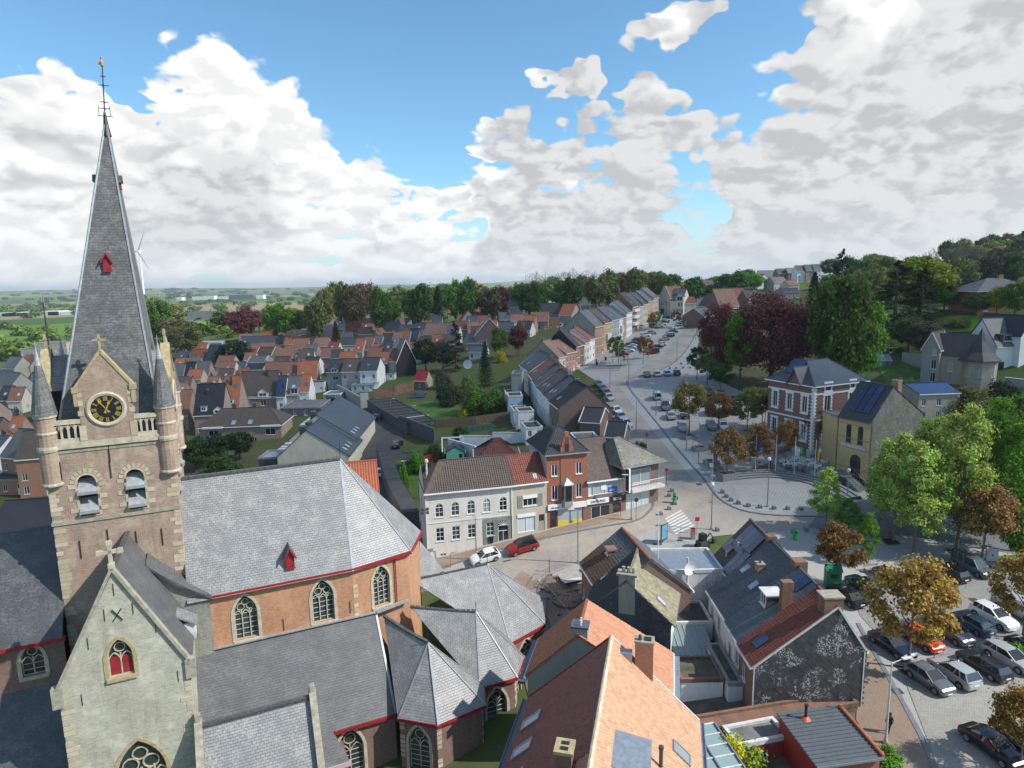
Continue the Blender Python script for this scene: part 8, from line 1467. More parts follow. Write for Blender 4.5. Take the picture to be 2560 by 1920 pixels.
 # ------------------------------------------------------------------ cars
CT=dict(hatch=dict(L=4.1,W=1.78,H=1.48,b=(.06,.74),r=(.19,.52),bz=.66),sedan=dict(L=4.6,W=1.82,H=1.45,b=(.13,.74),r=(.30,.52),bz=.66),suv=dict(L=4.4,W=1.85,H=1.64,b=(.05,.74),r=(.14,.53),bz=.67),wagon=dict(L=4.6,W=1.8,H=1.48,b=(.04,.74),r=(.12,.52),bz=.66),mpv=dict(L=4.5,W=1.85,H=1.72,b=(.03,.80),r=(.06,.58),bz=.62),van=dict(L=4.9,W=1.95,H=1.95,b=(.55,.84),r=(.5,.68),bz=.53),combi=dict(L=4.5,W=1.82,H=1.83,b=(.03,.80),r=(.05,.62),bz=.55),classic=dict(L=4.3,W=1.6,H=1.5,b=(.2,.66),r=(.29,.55),bz=.60))
CM={}
def carmesh(k):
 if k in CM:return CM[k]
 c=CT[k];L,W,H=c['L'],c['W'],c['H'];bz=c['bz']*H;hw=W/2;van=k=='van';b0,b1=c['b'];r0,r1=c['r']
 trunk=k in('sedan','classic')
 ts=[0,.025,.10,.2,.35,.55,.70,b1,.86,.95,.985,1.0];rr=.93 if trunk else 1.0
 tp=[.60*rr,.90*rr,.985*rr,.99,1,1,1.0,.985,.93,.83,.72,.58];bt=[.40,.26,.2,.19,.19,.19,.19,.19,.19,.21,.26,.36];wf=[.80,.92,.98,1,1,1,1,.99,.97,.91,.84,.70]
 if van:ts=[0,.02,.1,.3,.5,.66,.74,b1,.9,.96,1.0];tp=[1.55,1.80,1.85,1.87,1.87,1.84,1.45,1.02,.92,.8,.55];bt=[.4,.28,.24,.22,.22,.22,.22,.22,.22,.25,.36];wf=[.9,.97,1,1,1,1,.99,.97,.94,.88,.72]
 rings=[]
 for t,z,zb,w in zip(ts,tp,bt,wf):
  zt=z*bz;x=(t-.5)*L;y=w*hw;h=zt-zb;top=.80 if(van and z>1.2)else.95
  half=[(y*.80,zb),(y*.97,zb+.12*h),(y,zb+.35*h),(y*.995,zb+.62*h),(y*(.97 if not(van and z>1.2)else.96),zt-.10*h),(y*top*.96,zt-.02*h),(y*.5,zt+.015)]
  rings.append([Vector((x,-a,b))for a,b in half]+[Vector((x,a,b))for a,b in reversed(half)])
 mb=MB();mb.ring(rings);body=mb.mesh('body',MT['paint'],True)
 glass_=MB();roof=MB()
 X_=lambda t:(t-.5)*L
 if not van:
  yb,yt=hw*.92,hw*.72;A=[Vector((X_(b0),-yb,bz-.03)),Vector((X_(b0),yb,bz-.03)),Vector((X_(b1),yb*.97,bz-.05)),Vector((X_(b1),-yb*.97,bz-.05))];T=[Vector((X_(r0),-yt,H-.04)),Vector((X_(r0),yt,H-.04)),Vector((X_(r1),yt,H-.04)),Vector((X_(r1),-yt,H-.04))]
  for i in range(4):j=(i+1)%4;glass_.poly([A[j],A[i],T[i],T[j]])
  n=5;g=[]
  for i in range(n+1):
   t=i/n;x=X_(r0)+(X_(r1)-X_(r0))*t;cz=H+.02*math.sin(t*math.pi);e=.03 if 0<i<n else.0
   g.append([Vector((x-(.05 if i==0 else-.05 if i==n else 0),y,cz-.05*(abs(y)/yt)**2-(.03 if i in(0,n)else 0)))for y in np.linspace(-yt-.03,yt+.03,6)])
  for i in range(n):
   for j in range(5):roof.poly([g[i][j],g[i+1][j],g[i+1][j+1],g[i][j+1]])
  for s_ in(0,1):
   for a,b in((A[0+s_],T[0+s_]),(A[3-s_],T[3-s_])):roof.bar(a,b,.07,.09)
   m=.5*(b0+b1)-.03;roof.bar((X_(m),(-yb if s_==0 else yb)*.985,bz-.04),(X_(.5*(r0+r1)),(-yt if s_==0 else yt)*1.0,H-.05),.07,.05)
   if k in('mpv','wagon','suv','combi'):m=b0+.16;roof.bar((X_(m),(-yb if s_==0 else yb)*.985,bz-.04),(X_(r0+.13),(-yt if s_==0 else yt),H-.05),.08,.06)
 else:
  A=[Vector((X_(b1)-.05,y,bz*1.04))for y in(-hw*.86,hw*.86)];T=[Vector((X_(.665),y,H*.965))for y in(-hw*.72,hw*.72)];N=Vector((.03,0,.03));glass_.poly([A[0]+N,A[1]+N,T[1]+N,T[0]+N])
  for sg in(-1,1):q=[Vector((X_(.55),sg*(hw+.006),bz*1.12)),Vector((X_(.76),sg*(hw*.985+.006),bz*1.12)),Vector((X_(.68),sg*(hw*.97+.006),bz*1.62)),Vector((X_(.55),sg*(hw*.98+.006),bz*1.62))];glass_.poly(q if sg<0 else q[::-1])
  q=[Vector((X_(0)-.02,y,z))for y,z in((hw*.6,bz*1.1),(-hw*.6,bz*1.1),(-hw*.55,bz*1.6),(hw*.55,bz*1.6))];glass_.poly(q);roof.box(X_(.05),-.02,H+.0,X_(.3),.02,H+.02)
 wh=MB();wh.cyl((0,-.11,0),(0,.11,0),.32,.32,18);wh.cyl((0,-.125,0),(0,-.11,0),.21,.22,14,m=1);wh.cyl((0,.11,0),(0,.125,0),.22,.21,14,m=1)
 ar=MB();pts=[(.40*math.cos(a),0,.40*math.sin(a))for a in np.linspace(-.2,math.pi+.2,12)];ar.poly(pts)
 hl=MB();hl.obox((-.16,-.16,-.05),(.2,0,0),(0,.30,0),(0,0,.10));tl=MB();tl.obox((-.03,-.10,-.10),(.10,0,0),(0,.18,0),(0,0,.20));pl=MB();pl.box(-.015,-.26,-.055,.015,.26,.055);gr=MB();gr.box(-.05,-hw*.5,-.10,.03,hw*.5,.08);mi=MB();mi.obox((-.06,-.1,-.06),(.12,0,0),(0,.2,0),(0,0,.13))
 CM[k]=dict(c=c,body=body,glass=glass_.mesh('windows',MT['car_glass']),roof=roof.mesh('roof',MT['paint'],False),wheel=wh.mesh('wheel',[MT['rubber'],MT['rim']]),arch=ar.mesh('wheel_arch',MT['black_plastic']),hl=hl.mesh('headlight',MT['lamp_glass']),tl=tl.mesh('tail_light',MT['tail']),plate=pl.mesh('number_plate',MT['white']),grille=gr.mesh('grille',MT['black_plastic']),mirror=mi.mesh('mirror',MT['paint']))
 return CM[k]
PAINT=dict(black=(.008,.008,.010),dark=(.022,.024,.028),darkblue=(.008,.012,.035),grey=(.13,.135,.14),silver=(.42,.43,.44),white=(.78,.78,.77),red=(.30,.01,.015),orange=(.72,.055,.015),lightblue=(.12,.32,.55),bluegrey=(.10,.13,.17),brown=(.06,.05,.04),beige=(.42,.37,.25),green=(.08,.10,.08),purple=(.10,.04,.06),paleblue=(.30,.38,.46),darkred=(.12,.006,.01))
CARN=[0]
def car(label,kind,col,px,py,head,group,full=True,roofcol=None,loc=None):
 m=carmesh(kind);c=m['c'];L,W,H=c['L'],c['W'],c['H'];bz=c['bz']*H;p=G(px,py)if loc is None else Vector(loc)
 h=np.array(head[:2],float)if not isinstance(head,(int,float))else np.array([math.cos(rad(head)),math.sin(rad(head))]);h/=np.linalg.norm(h);rz=math.atan2(h[1],h[0])
 zf=TZgrid(p.x+h[0]*1.3,p.y+h[1]*1.3)[0];zr_=TZgrid(p.x-h[0]*1.3,p.y-h[1]*1.3)[0];pt=-math.atan2(zf-zr_,2.6)
 zs_l=TZgrid(p.x-h[1]*.7,p.y+h[0]*.7)[0];zs_r=TZgrid(p.x+h[1]*.7,p.y-h[0]*.7)[0];rl=math.atan2(zs_l-zs_r,1.4)
 t_=thing('van' if kind in('van','combi')else 'car',label,'van' if kind in('van','combi')else 'car',(p.x,p.y,.5*(zf+zr_)+.10),0,group);t_.rotation_euler=(rl,pt,rz)
 cc=(*PAINT[col],1);b=link('body',m['body'],t_);b.color=cc;r=link('roof',m['roof'],t_);r.color=(*PAINT[roofcol or col],1);link('windows',m['glass'],t_)
 T=Matrix.Translation
 for x in(-.30*L,.315*L):
  for sg in(-1,1):
   link('wheel',m['wheel'],t_,T((x,sg*(W/2-.12),.32)))
   link('wheel_arch',m['arch'],t_,T((x,sg*(W/2+.004),.34))@(Matrix()if sg<0 else Matrix.Rotation(math.pi,4,'Z')))
 if full:
  for sg in(-1,1):
   link('headlight',m['hl'],t_,T((.462*L,sg*W*.33,.66*bz))@Matrix.Rotation(sg*rad(-22),4,'Z'));link('tail_light',m['tl'],t_,T((-.475*L,sg*W*.36,.74*bz if kind in('sedan','classic')else.80*bz)));mo=link('mirror',m['mirror'],t_,T(((c['b'][1]-.56)*L,sg*(W/2+.06),bz+.02)));mo.color=cc
  link('number_plate',m['plate'],t_,T((.5*L+.005,0,.36)));link('number_plate',m['plate'],t_,T((-.5*L-.005,0,.55*bz+.1)));link('grille',m['grille'],t_,T((.49*L,0,.50*bz)))
 return t_
g1,g2=G(2230,1640),G(2490,1580);rw=np.array([g2 .x-g1 .x,g2 .y-g1 .y]);rw/=np.linalg.norm(rw);TOW=np.array([rw[1],-rw[0]]);TOW=TOW/np.linalg.norm(TOW);AWY=-TOW
gN='cars in the near car park'
for a in(('dark blue saloon at the left end of the front car row','sedan','darkblue',2228,1625,TOW),('bright orange red hatchback behind the golden maple','hatch','orange',2302,1610,TOW),('grey people carrier right of the orange red hatchback','mpv','grey',2372,1592,TOW),('dark blue grey hatchback parked tail first between grey and white cars','hatch','bluegrey',2428,1572,AWY),('white crossover with black window band in the front row','suv','white',2482,1556,TOW),('silver panel van at the right end of the front row','van','silver',2545,1538,TOW),('dark grey sports hatchback at the left of the second row','hatch','grey',2322,1712,TOW),('light grey crossover seen from behind in the second row','suv','silver',2382,1698,AWY),('dark estate with red tail lights in the second row','wagon','dark',2457,1678,AWY),('silver estate facing out of the second row','wagon','silver',2522,1660,TOW),('dark blue car cut by the right frame edge','sedan','darkblue',2580,1640,TOW),('two tone blue grey combi van in the far row','combi','bluegrey',2428,1428,TOW),('black estate tail first beside the combi van','wagon','black',2370,1440,AWY),('black car half hidden behind the golden maple','hatch','dark',2225,1452,AWY),('black hatchback nearest the green kiosk','hatch','black',2155,1475,AWY),('black car beside the slated row houses','sedan','black',2115,1500,AWY),('black saloon at the bottom right corner','sedan','black',2478,1880,TOW),('dark car under the bronze maple at the corner','hatch','dark',2558,1885,TOW)):car(*a,gN)
sA,sB=G(1330,1368),G(1190,1412);SD=(sB.x-sA.x,sB.y-sA.y)
car('white hatchback parked before the white school house','hatch','white',1214,1402,SD,'cars on the lower street');car('dark red crossover with black roof on the lower street','suv','red',1308,1376,SD,'cars on the lower street',roofcol='black')
gM='cars on the square';UP=(.12,1);DN=(-.15,-1)
for a in(('brown grey saloon, leftmost of the four parked tail first','sedan','brown',1618,941,UP),('silver hatchback, second of the four parked tail first','hatch','silver',1643,940,UP),('light blue hatchback, third of the four parked tail first','hatch','lightblue',1668,938,UP),('dark car, rightmost of the four parked tail first','hatch','dark',1692,937,UP),('white and blue small bus at the corner of the square car park','combi','paleblue',1643,997,UP),('grey camper van with blue roof light','van','grey',1664,1022,DN),('silver saloon tail first behind the camper van','sedan','silver',1678,1045,UP),('black hatchback beside the bronze tree','hatch','black',1712,1043,DN),('dark car behind the camper van','suv','dark',1692,1018,DN),('pale blue saloon at the near corner of the square car park','sedan','paleblue',1706,1074,DN),('brown van tail first in the shaded row','combi','brown',1776,1036,UP),('dark grey crossover in the shaded row','suv','grey',1806,1038,UP),('black hatchback at the end of the shaded row','hatch','black',1836,1034,UP),('dark blue car behind the red brown tree','hatch','darkblue',1768,1006,DN),('black car behind the dark crossover','sedan','black',1812,1008,DN),('black car by the upper hedge','suv','black',1768,986,UP),('dark car half behind the bronze tree','hatch','dark',1748,984,UP),('brown car by the upper hedge','sedan','brown',1800,990,UP),('black car by the villa side hedge','hatch','black',1838,1006,UP),('white car behind the young maple','hatch','white',1808,1072,DN),('grey car behind the young maple','sedan','bluegrey',1778,1070,DN)):car(*a,gM)
gL='cars along the terrace front';LD=(.10,-1)
for a in(('blue grey car first below the upper corner along the terrace','wagon','bluegrey',1497,966,LD),('dark car second along the terrace','hatch','bluegrey',1508,977,LD),('grey car third along the terrace','sedan','grey',1517,988,LD),('silver car beside the brick gable','hatch','silver',1524,1000,LD),('white car below the brick gable','hatch','white',1543,1033,LD),('pale car in front of the dark gabled houses','sedan','paleblue',1553,1048,LD),('silver blue car nearest the corner shop','hatch','silver',1567,1066,LD)):car(*a,gL)
gS='cars in the street parking';RD=(.96,-.28);SL=(-1,.05);names='dark red van first in the left street column|white car second in the left street column|pale hatchback third in the left street column|white saloon fourth in the left street column|blue car fifth in the left street column|black crossover sixth in the left street column|dark grey saloon before the bronze trees|white crossover after the dark grey saloon|silver car after the white crossover|grey green people carrier under the far bronze tree|white car under the far bronze tree|white estate in the far left column|blue black car in the far left column|white saloon far up the left column|black crossover far up the left column|blue car at the end of the left column'.split('|')
for i,(k,c,x,y)in enumerate((('combi','darkred',1556,890),('hatch','white',1571,881),('hatch','silver',1578,875),('sedan','white',1584,870),('hatch','bluegrey',1577,866),('suv','black',1588,864),('sedan','dark',1594,853),('suv','white',1613,843),('hatch','silver',1630,836),('mpv','green',1636,819),('hatch','white',1648,819),('wagon','white',1654,814),('sedan','darkblue',1659,809),('sedan','white',1664,804),('suv','black',1668,798),('sedan','lightblue',1671,791))):car(names[i],k,c,x,y,RD,gS,False)
names='red van alone at the head of the right street column|black saloon behind the red van|white hatchback behind the red van|beige vintage saloon side on in the street|brown and white vintage bus in the street|dark grey saloon behind the vintage bus|white delivery van in the right street column|beige car next to the delivery van|purple car in the right street column|white saloon in the right street column|silver saloon in the right street column|black estate at the end of the right column'.split('|')
for i,(k,c,x,y,rc)in enumerate((('combi','red',1632,885,None),('sedan','black',1641,872,None),('hatch','white',1652,866,None),('classic','beige',1661,852,None),('combi','brown',1672,844,'white'),('sedan','dark',1680,834,None),('combi','white',1694,823,None),('hatch','beige',1700,816,None),('hatch','purple',1705,811,None),('sedan','white',1710,806,None),('sedan','silver',1713,801,None),('wagon','black',1720,796,None))):car(names[i],k,c,x,y,SL,gS,False,roofcol=rc)
car('silver saloon parked before the white stepped house','sedan','silver',1604,820,(.4,1),gS,False);car('dark purple hatchback in front of the garages','hatch','purple',938,1050,(-1,-.1),'cars in the courtyard');car('black car beside the dark garden wall','hatch','black',995,1118,UP,'cars in the courtyard');car('white car by the orange tiled house in the lane','hatch','white',953,1188,(.1,1),'cars in the courtyard');car('car half inside the car port','hatch','dark',832,1003,(1,.1),'cars in the courtyard',False)
for i,(x,y,c)in enumerate(((34,1078,'silver'),(35,1066,'grey'),(36,1055,'white'),(38,1044,'dark'),(39,1034,'dark'),(50,1000,'silver'),(52,991,'white'),(55,981,'beige'),(58,972,'white'))):car(f'{c if c != "dark" else "dark grey"} car, {["first", "second", "third", "fourth", "fifth", "sixth", "seventh", "eighth", "last"][i]} in line up the back street left of the tower',['hatch','suv','sedan'][i%3],c,x,y,(.12,1),'cars in the left back street',False)
# ------------------------------------------------------------------ street furniture
def at(px,py):p=G(px,py);return(p.x,p.y,TZgrid(p.x,p.y)[0]+.06)
def lamp(label,px,py,h,az=180,arm=1.4,mat='steel',group='street lamps',head='white_dirty',lean=0.0):
 t_=thing('street_lamp',label,'street lamp',at(px,py),rad(az),group);mb=MB();mb.cyl((0,0,-.1),(0,0,h*.3),.10,.085,10);mb.cyl((0,0,h*.3),(0,0,h),.085,.05,10);mb.build('pole',MT[mat],t_);MB().lathe((0,0,-.05),[(.2,0),(.2,.1),(.12,.5),(.1,.55)],10).build('base',MT[mat],t_)
 if arm:mb=MB();mb.cyl((0,0,h-.1),(arm,0,h+.15),.04,.035,8);mb.build('arm',MT[mat],t_);mb=MB();mb.prism([(arm-.1,-.14,h+.22),(arm+.75,-.11,h+.24),(arm+.75,.11,h+.24),(arm-.1,.14,h+.22)],(0,0,-.10));mb.build('lantern',MT[head],t_)
 else:MB().lathe((0,0,h),[(.05,0),(.2,.1),(.24,.3),(.18,.5),(.02,.56)],12).build('globe',MT['white'],t_)
 return t_
lamp('tall pale lamp post on the pavement beside the car park',2214,1858,7.0,10,1.0,'white_dirty');lamp('lamp post in front of the white and red cars on the lower street',1445,1408,7.2,195,.6,'steel');lamp('slender lamp post before the white school house',1191,1400,6.0,195,.5,'steel');lamp('lamp post at the electronics shop corner',1578,1300,6.5,170,.6,'steel');lamp('grey lamp post in the road bend by the zebra crossing',1778,1325,6.2,0,0,'steel');lamp('lamp post in the middle of the plaza floor',1918,1268,7.0,0,0,'steel');lamp('tall grey lamp at the planter beside the road',1746,1160,7.5,190,.9,'steel');lamp('double headed lamp at the square car park edge',1716,1127,7,190,.8,'steel');lamp('lamp post by the white and blue small bus',1640,1038,7,180,.8);lamp('lamp post near the corner shop roof',1590,1085,7,10,.9);lamp('lamp post far along the cycle path',1572,955,7,180,.7);lamp('lamp post at the upper curve',1525,970,7,10,.8);lamp('lamp beside the villa path',1912,1060,6.5,180,.8);lamp('globe lamp by the yellow hall steps',2118,1245,4.0,0,0);lamp('lamp post by the street parking start',1546,915,7,10,.8);lamp('lamp post on the right of the street',1692,905,7,180,.9);lamp('lamp in the courtyard beside the garages',978,1035,4.0,0,.5);lamp('second courtyard lamp nearer the dark wall',1030,1050,3.5,0,.4)
# flag poles with flags
for(lb,px,py,pt,c)in(('white flag pole with a blue flag before the plaza',1888,1182,1085,'blue_sign'),('bare white flag pole in the middle of the plaza edge',1938,1182,1088,None),('white flag pole with a pale patterned flag',1985,1188,1092,'cloth_pale'),('white flag pole with a black yellow and red flag',2036,1195,1100,'be'),('white flag pole with a purple banner at the planter',1781,1200,1105,'pp')):
 q=at(px,py);hh=AY(px,pt,q[1]).z-q[2];t_=thing('flag_pole',lb,'flag pole',q,group='flag poles of the plaza');mb=MB();mb.cyl((0,0,0),(0,0,hh),.07,.04,8);mb.build('pole',MT['white'],t_)
 if c:
  for k,mm in enumerate(['black_iron','yellow','flag_red']if c=='be' else[c if c!='pp' else 'purple_cloth']):
   mb=MB();w=.5 if c=='be' else 1.3;x0=.05+k*.5
   for i in range(4):a,b=x0+w*i/4,x0+w*(i+1)/4;f_=lambda x:(x*.55,.12*math.sin(x*5),-x*.55);p0,p1=f_(a),f_(b);zt=hh*.78;mb.poly([(p0[0],p0[1],zt+p0[2]-1.5),(p1[0],p1[1],zt+p1[2]-1.5),(p1[0],p1[1],zt+p1[2]),(p0[0],p0[1],zt+p0[2])])
   mb.build('flag',MT[mm],t_)
   # bins, bollards
def binn(label,px,py,h=1.5,r=.28):t_=thing('litter_bin',label,'litter bin',at(px,py),group='green litter bins');MB().lathe((0,0,0),[(r,0),(r,h*.93),(r*.9,h)],14).build('bin_body',MT['bin_green'],t_);MB().lathe((0,0,h),[(r*.8,-.02),(r*.8,.03)],14).build('bin_lid',MT['dark_grey'],t_);MB().box(-r*.6,-r*1.03,h*.66,r*.6,-r*.8,h*.8).build('bin_slot',MT['black_iron'],t_)
binn('bright green bin at the corner shop kerb',1686,1258);binn('bright green bin beside the café terrace',2009,1140);binn('bright green bin between the black bollards behind the solar roof',1987,1350);binn('bright green bin by the far terraced steps',1491,910)
_b=MB();_b.ring([[Vector((sx*a,sy*a,z))for sx,sy in((-1,-1),(1,-1),(1,1),(-1,1))]for a,z in((.26,-.1),(.24,.45),(.18,.52))]);BOLL=_b.mesh('bollard',MT['bluestone'])
bl=[(1806,1233),(1816,1244),(1828,1253),(1846,1260),(1871,1267),(1900,1271),(1935,1274),(1969,1275),(2002,1276),(1673,1242),(1680,1230),(1690,1249),(1687,1262),(1673,1275),(1652,1288),(1793,1328),(1983,1334),(2015,1328),(2052,1325),(1674,923),(1690,922),(1708,921),(1725,921),(1703,911),(1720,911)]
for i,(x,y)in enumerate(bl):
 o=link('bollard',BOLL);o.location=at(x,y);tag(o,'dark square stone bollard '+(f'{["first", "second", "third", "fourth", "fifth", "sixth", "seventh", "eighth", "ninth"][i]} along the plaza kerb from the road' if i<9 else f'{["first", "second", "third", "fourth", "fifth", "sixth"][i-9]} on the corner shop pavement' if i<15 else f'{["first", "second", "third", "fourth"][i-15]} behind the solar roof row' if i<19 else f'{["first", "second", "third", "fourth", "fifth", "sixth"][i-19]} on the upper square'),'bollard','stone bollards')
 # planters, long bench, plaza steps
def planter(label,px,py,w,d,h,az=0,mat='stonegrey'):
 t_=thing('planter',label,'planter',at(px,py),rad(az),'stone tree planters');mb=MB();t=.15
 for q in((-w/2,-d/2,w/2,-d/2+t),(-w/2,d/2-t,w/2,d/2),(-w/2,-d/2+t,-w/2+t,d/2-t),(w/2-t,-d/2+t,w/2,d/2-t)):mb.box(q[0],q[1],-.3,q[2],q[3],h)
 mb.build('planter_walls',MT[mat],t_);MB().box(-w/2+t,-d/2+t,-.2,w/2-t,d/2-t,h-.12).build('planter_soil',MT['soil'],t_);return t_
planter('big stone planter at the near end of the long bench',1818,1198,2.6,1.9,1.1,12);planter('stone planter at the far end of the long bench',1778,1162,2.2,1.9,.8,12);planter('square planter beside the road',1748,1126,2.2,1.8,.7,10);planter('stone planter before the pale blue saloon',1722,1096,2.2,2.0,.7,10);planter('planter of the olive tree',1868,1087,1.8,1.8,.9,10);planter('planter before the villa corner',2032,1140,2.2,1.6,.5,15);planter('planter before the villa front',2098,1132,2.2,1.6,.5,20);planter('low planter by the blue flag',1890,1178,1.8,1.6,.35,5);planter('low planter at the café terrace',1960,1163,1.8,1.6,.35,5)
for lb,x,y in(('tree pit of the bench side tree',2228,1356),('tree pit of the middle avenue tree',2390,1382),('kerbed tree pit of the golden maple',2272,1675),('tree pit of the corner maple',2455,1415)):
 o=S_(drape('tree_pit',[tuple(Vector((G(x,y).x+a,G(x,y).y+b)))for a,b in((-.9,-.8),(.9,-.6),(.8,.9),(-1.0,.8))],.11,MT['soil'],3))
a,b=G(1785,1168),G(1812,1192);t_=thing('long_bench','long slatted timber bench between the two planters','bench',(a.x,a.y,a.z+.05));d=(b-a);n=Vector((d.y,-d.x,0)).normalized()
for i in range(7):mb=MB();o_=n*(i*.22-.66);mb.bar(o_+Vector((0,0,.5)),o_+d+Vector((0,0,.5)),.14,.08);mb.build('slat',MT['timber'],t_)
for i in range(4):mb=MB();c=d*(i/3);mb.obox(c-n*.7-d.normalized()*.1,n*1.4,d.normalized()*.2,(0,0,.46));mb.build('bench_support',MT['bluestone'],t_)
arc=[(1832,1202),(1880,1196),(1930,1194),(1980,1200),(2030,1212),(2070,1230),(2100,1250)];st_=thing('plaza_steps','curved terraced stone steps around the plaza','steps',(0,0,0))
pl0=[np.array(q)for q in smooth(GP(*arc),2)]
for k in range(4):
 zz=.14*(k+1);c=np.array(G(1900,1250))[:2];pk=[q+(q-c)/np.linalg.norm(q-c)*(k*.85)for q in pl0];pk2=[q+(q-c)/np.linalg.norm(q-c)*(k*.85+(.95 if k<3 else.5))for q in pl0];mb=MB()
 for i in range(len(pk)-1):
  z0=TZgrid(*pl0[i])[0]+.08;z1=TZgrid(*pl0[i+1])[0]+.08;A,B,C_,D_=Vector((*pk[i],z0+zz)),Vector((*pk[i+1],z1+zz)),Vector((*pk2[i+1],z1+zz)),Vector((*pk2[i],z0+zz));mb.poly([A,D_,C_,B]if(B-A).cross(D_-A).z<0 else[A,B,C_,D_]);mb.poly([A,B,B-Zv*.6,A-Zv*.6]);mb.poly([D_,C_,C_-Zv*.8,D_-Zv*.8])
 mb.build('step',MT['stonegrey'],st_)
 mb=MB();[mb.bar(Vector((*pk[i],TZgrid(*pl0[i])[0]+.08+zz-.05)),Vector((*pk[i+1],TZgrid(*pl0[i+1])[0]+.08+zz-.05)),.12,.11)for i in range(len(pk)-1)];mb.build('step_nosing',MT['bluestone'],st_)
def bench(label,px,py,az,mat='timber'):
 t_=thing('bench',label,'bench',at(px,py),rad(az),'park benches')
 for i in range(3):MB().box(-1,-.25+i*.17,.44,1,-.11+i*.17,.49).build('seat_slat',MT[mat],t_)
 for i in range(2):MB().box(-1,.27,.58+i*.17,1,.31,.72+i*.17).build('back_slat',MT[mat],t_)
 for x in(-.85,.85):MB().box(x-.04,-.25,-.05,x+.04,.28,.44).build('leg',MT['stonegrey'],t_);MB().box(x-.03,.31,-.05,x+.03,.36,.9).build('back_post',MT['stonegrey'],t_)
bench('pale timber bench beside the slim green tree',2180,1430,8,'timber_grey');bench('brown bench under the light green trees',2215,1350,12);bench('brown bench left of the blue flag',1864,1152,0);bench('brown bench behind the café terrace',1948,1145,5);bench('grey bench by the far terraced steps',1508,912,0,'timber_grey')
# café terrace: tables and chairs
def cafe_table(label,px,py,mat,group,az=0):
 t_=thing('cafe_table',label,'table',at(px,py),rad(az),group);MB().box(-.45,-.45,.70,.45,.45,.75).build('table_top',MT[mat],t_);
 for x,y in((-.38,-.38),(.38,-.38),(.38,.38),(-.38,.38)):MB().box(x-.03,y-.03,0,x+.03,y+.03,.7).build('leg',MT['white' if mat=='white' else 'dark_grey'],t_)
_c=MB();_c.box(-.22,-.22,.43,.22,.22,.47);SEAT=_c.mesh('seat',MT['white']);SEATD=_c.mesh('seat',MT['dark_grey']);_c=MB();_c.box(-.22,.19,.47,.22,.23,.88);BACK=_c.mesh('backrest',MT['white']);BACKD=_c.mesh('backrest',MT['dark_grey']);_c=MB();_c.box(-.02,-.02,0,.02,.02,.43);LEG=_c.mesh('leg',MT['white']);LEGD=_c.mesh('leg',MT['dark_grey'])
def cafe_chair(label,loc,az,dark,group):
 t_=thing('cafe_chair',label,'chair',loc,az,group);link('seat',SEATD if dark else SEAT,t_);link('backrest',BACKD if dark else BACK,t_)
 for x,y in((-.19,-.19),(.19,-.19),(.19,.19),(-.19,.19)):link('leg',LEGD if dark else LEG,t_,Matrix.Translation((x,y,0)))
k=0
for(x,y,mt)in((1963,1161,'white'),(1992,1156,'white'),(2020,1160,'white'),(1970,1170,'white'),(1998,1168,'white'),(2028,1170,'white'),(2045,1175,'white'),(1978,1178,'timber'),(2008,1182,'timber'),(1925,1170,'timber'),(1900,1172,'timber'),(2052,1162,'white')):
 k+=1;lab=['first','second','third','fourth','fifth','sixth','seventh','eighth','ninth','tenth','eleventh','twelfth'][k-1];cafe_table(f'{"white" if mt == "white" else "brown topped"} café table, {lab} of the terrace set',x,y,mt,'café tables',k*7);q=Vector(at(x,y))
 for j in range(4):a=j*math.pi/2+k*.12;cafe_chair(('white' if mt=='white' else 'dark')+f' chair at the {lab} café table',tuple(q+Vector((math.cos(a)*.75,math.sin(a)*.75,0))),a-math.pi/2,mt!='white','café chairs')
 # recycling kiosk, cabinets, wheelie bin, signs, barriers, works
t_=thing('green_kiosk','dark green collection kiosk behind the slated row','kiosk',at(2080,1470),rad(-12));MB().box(-.8,-.6,0,.8,.6,2.3).build('kiosk_body',MT['kiosk_green'],t_);mb=MB();mb.prism([(-.9,-.7,2.3),(.9,-.7,2.3),(.9,.2,2.75),(-.9,.2,2.75)],(0,0,-.12));mb.build('kiosk_roof',MT['kiosk_green'],t_);MB().box(-.4,-.63,1.4,.4,-.6,1.9).build('kiosk_hatch',MT['black_iron'],t_);MB().box(.1,-.62,.5,.5,-.605,.9).build('kiosk_sign',MT['yellow'],t_)
t_=thing('utility_cabinet','white utility cabinet on the small lawn','cabinet',at(2478,1402),rad(-20));MB().box(-.6,-.25,0,.6,.25,1.5).build('cabinet_body',MT['white_dirty'],t_);MB().box(-.65,-.3,1.5,.65,.3,1.58).build('cabinet_top',MT['white'],t_);MB().box(-.1,-.27,.6,.1,-.25,.9).build('cabinet_label',MT['blue_sign'],t_)
t_=thing('wheelie_bin','black wheelie bin before the white school house','wheelie bin',at(1228,1358),rad(15));mb=MB();mb.ring([[Vector((sx*a,sy*a*1.1,z))for sx,sy in((-1,-1),(1,-1),(1,1),(-1,1))]for a,z in((.22,.05),(.29,.95))]);mb.build('bin_body',MT['black_plastic'],t_);MB().box(-.31,-.36,.95,.31,.36,1.03).build('bin_lid',MT['black_plastic'],t_)
for i,(x,y)in enumerate(((1431,880),(1442,873),(1448,868),(1478,905),(1500,893),(1560,856))):t_=thing('black_bin',f'black refuse bin, {["first", "second", "third", "fourth", "fifth", "sixth"][i]} before the street houses','refuse bin',at(x+14,y+8),0,'refuse bins of the street');MB().box(-.3,-.3,0,.3,.3,1.0).build('bin_body',MT['black_plastic'],t_);MB().box(-.33,-.34,1.0,.33,.34,1.08).build('bin_lid',MT['black_plastic'],t_)
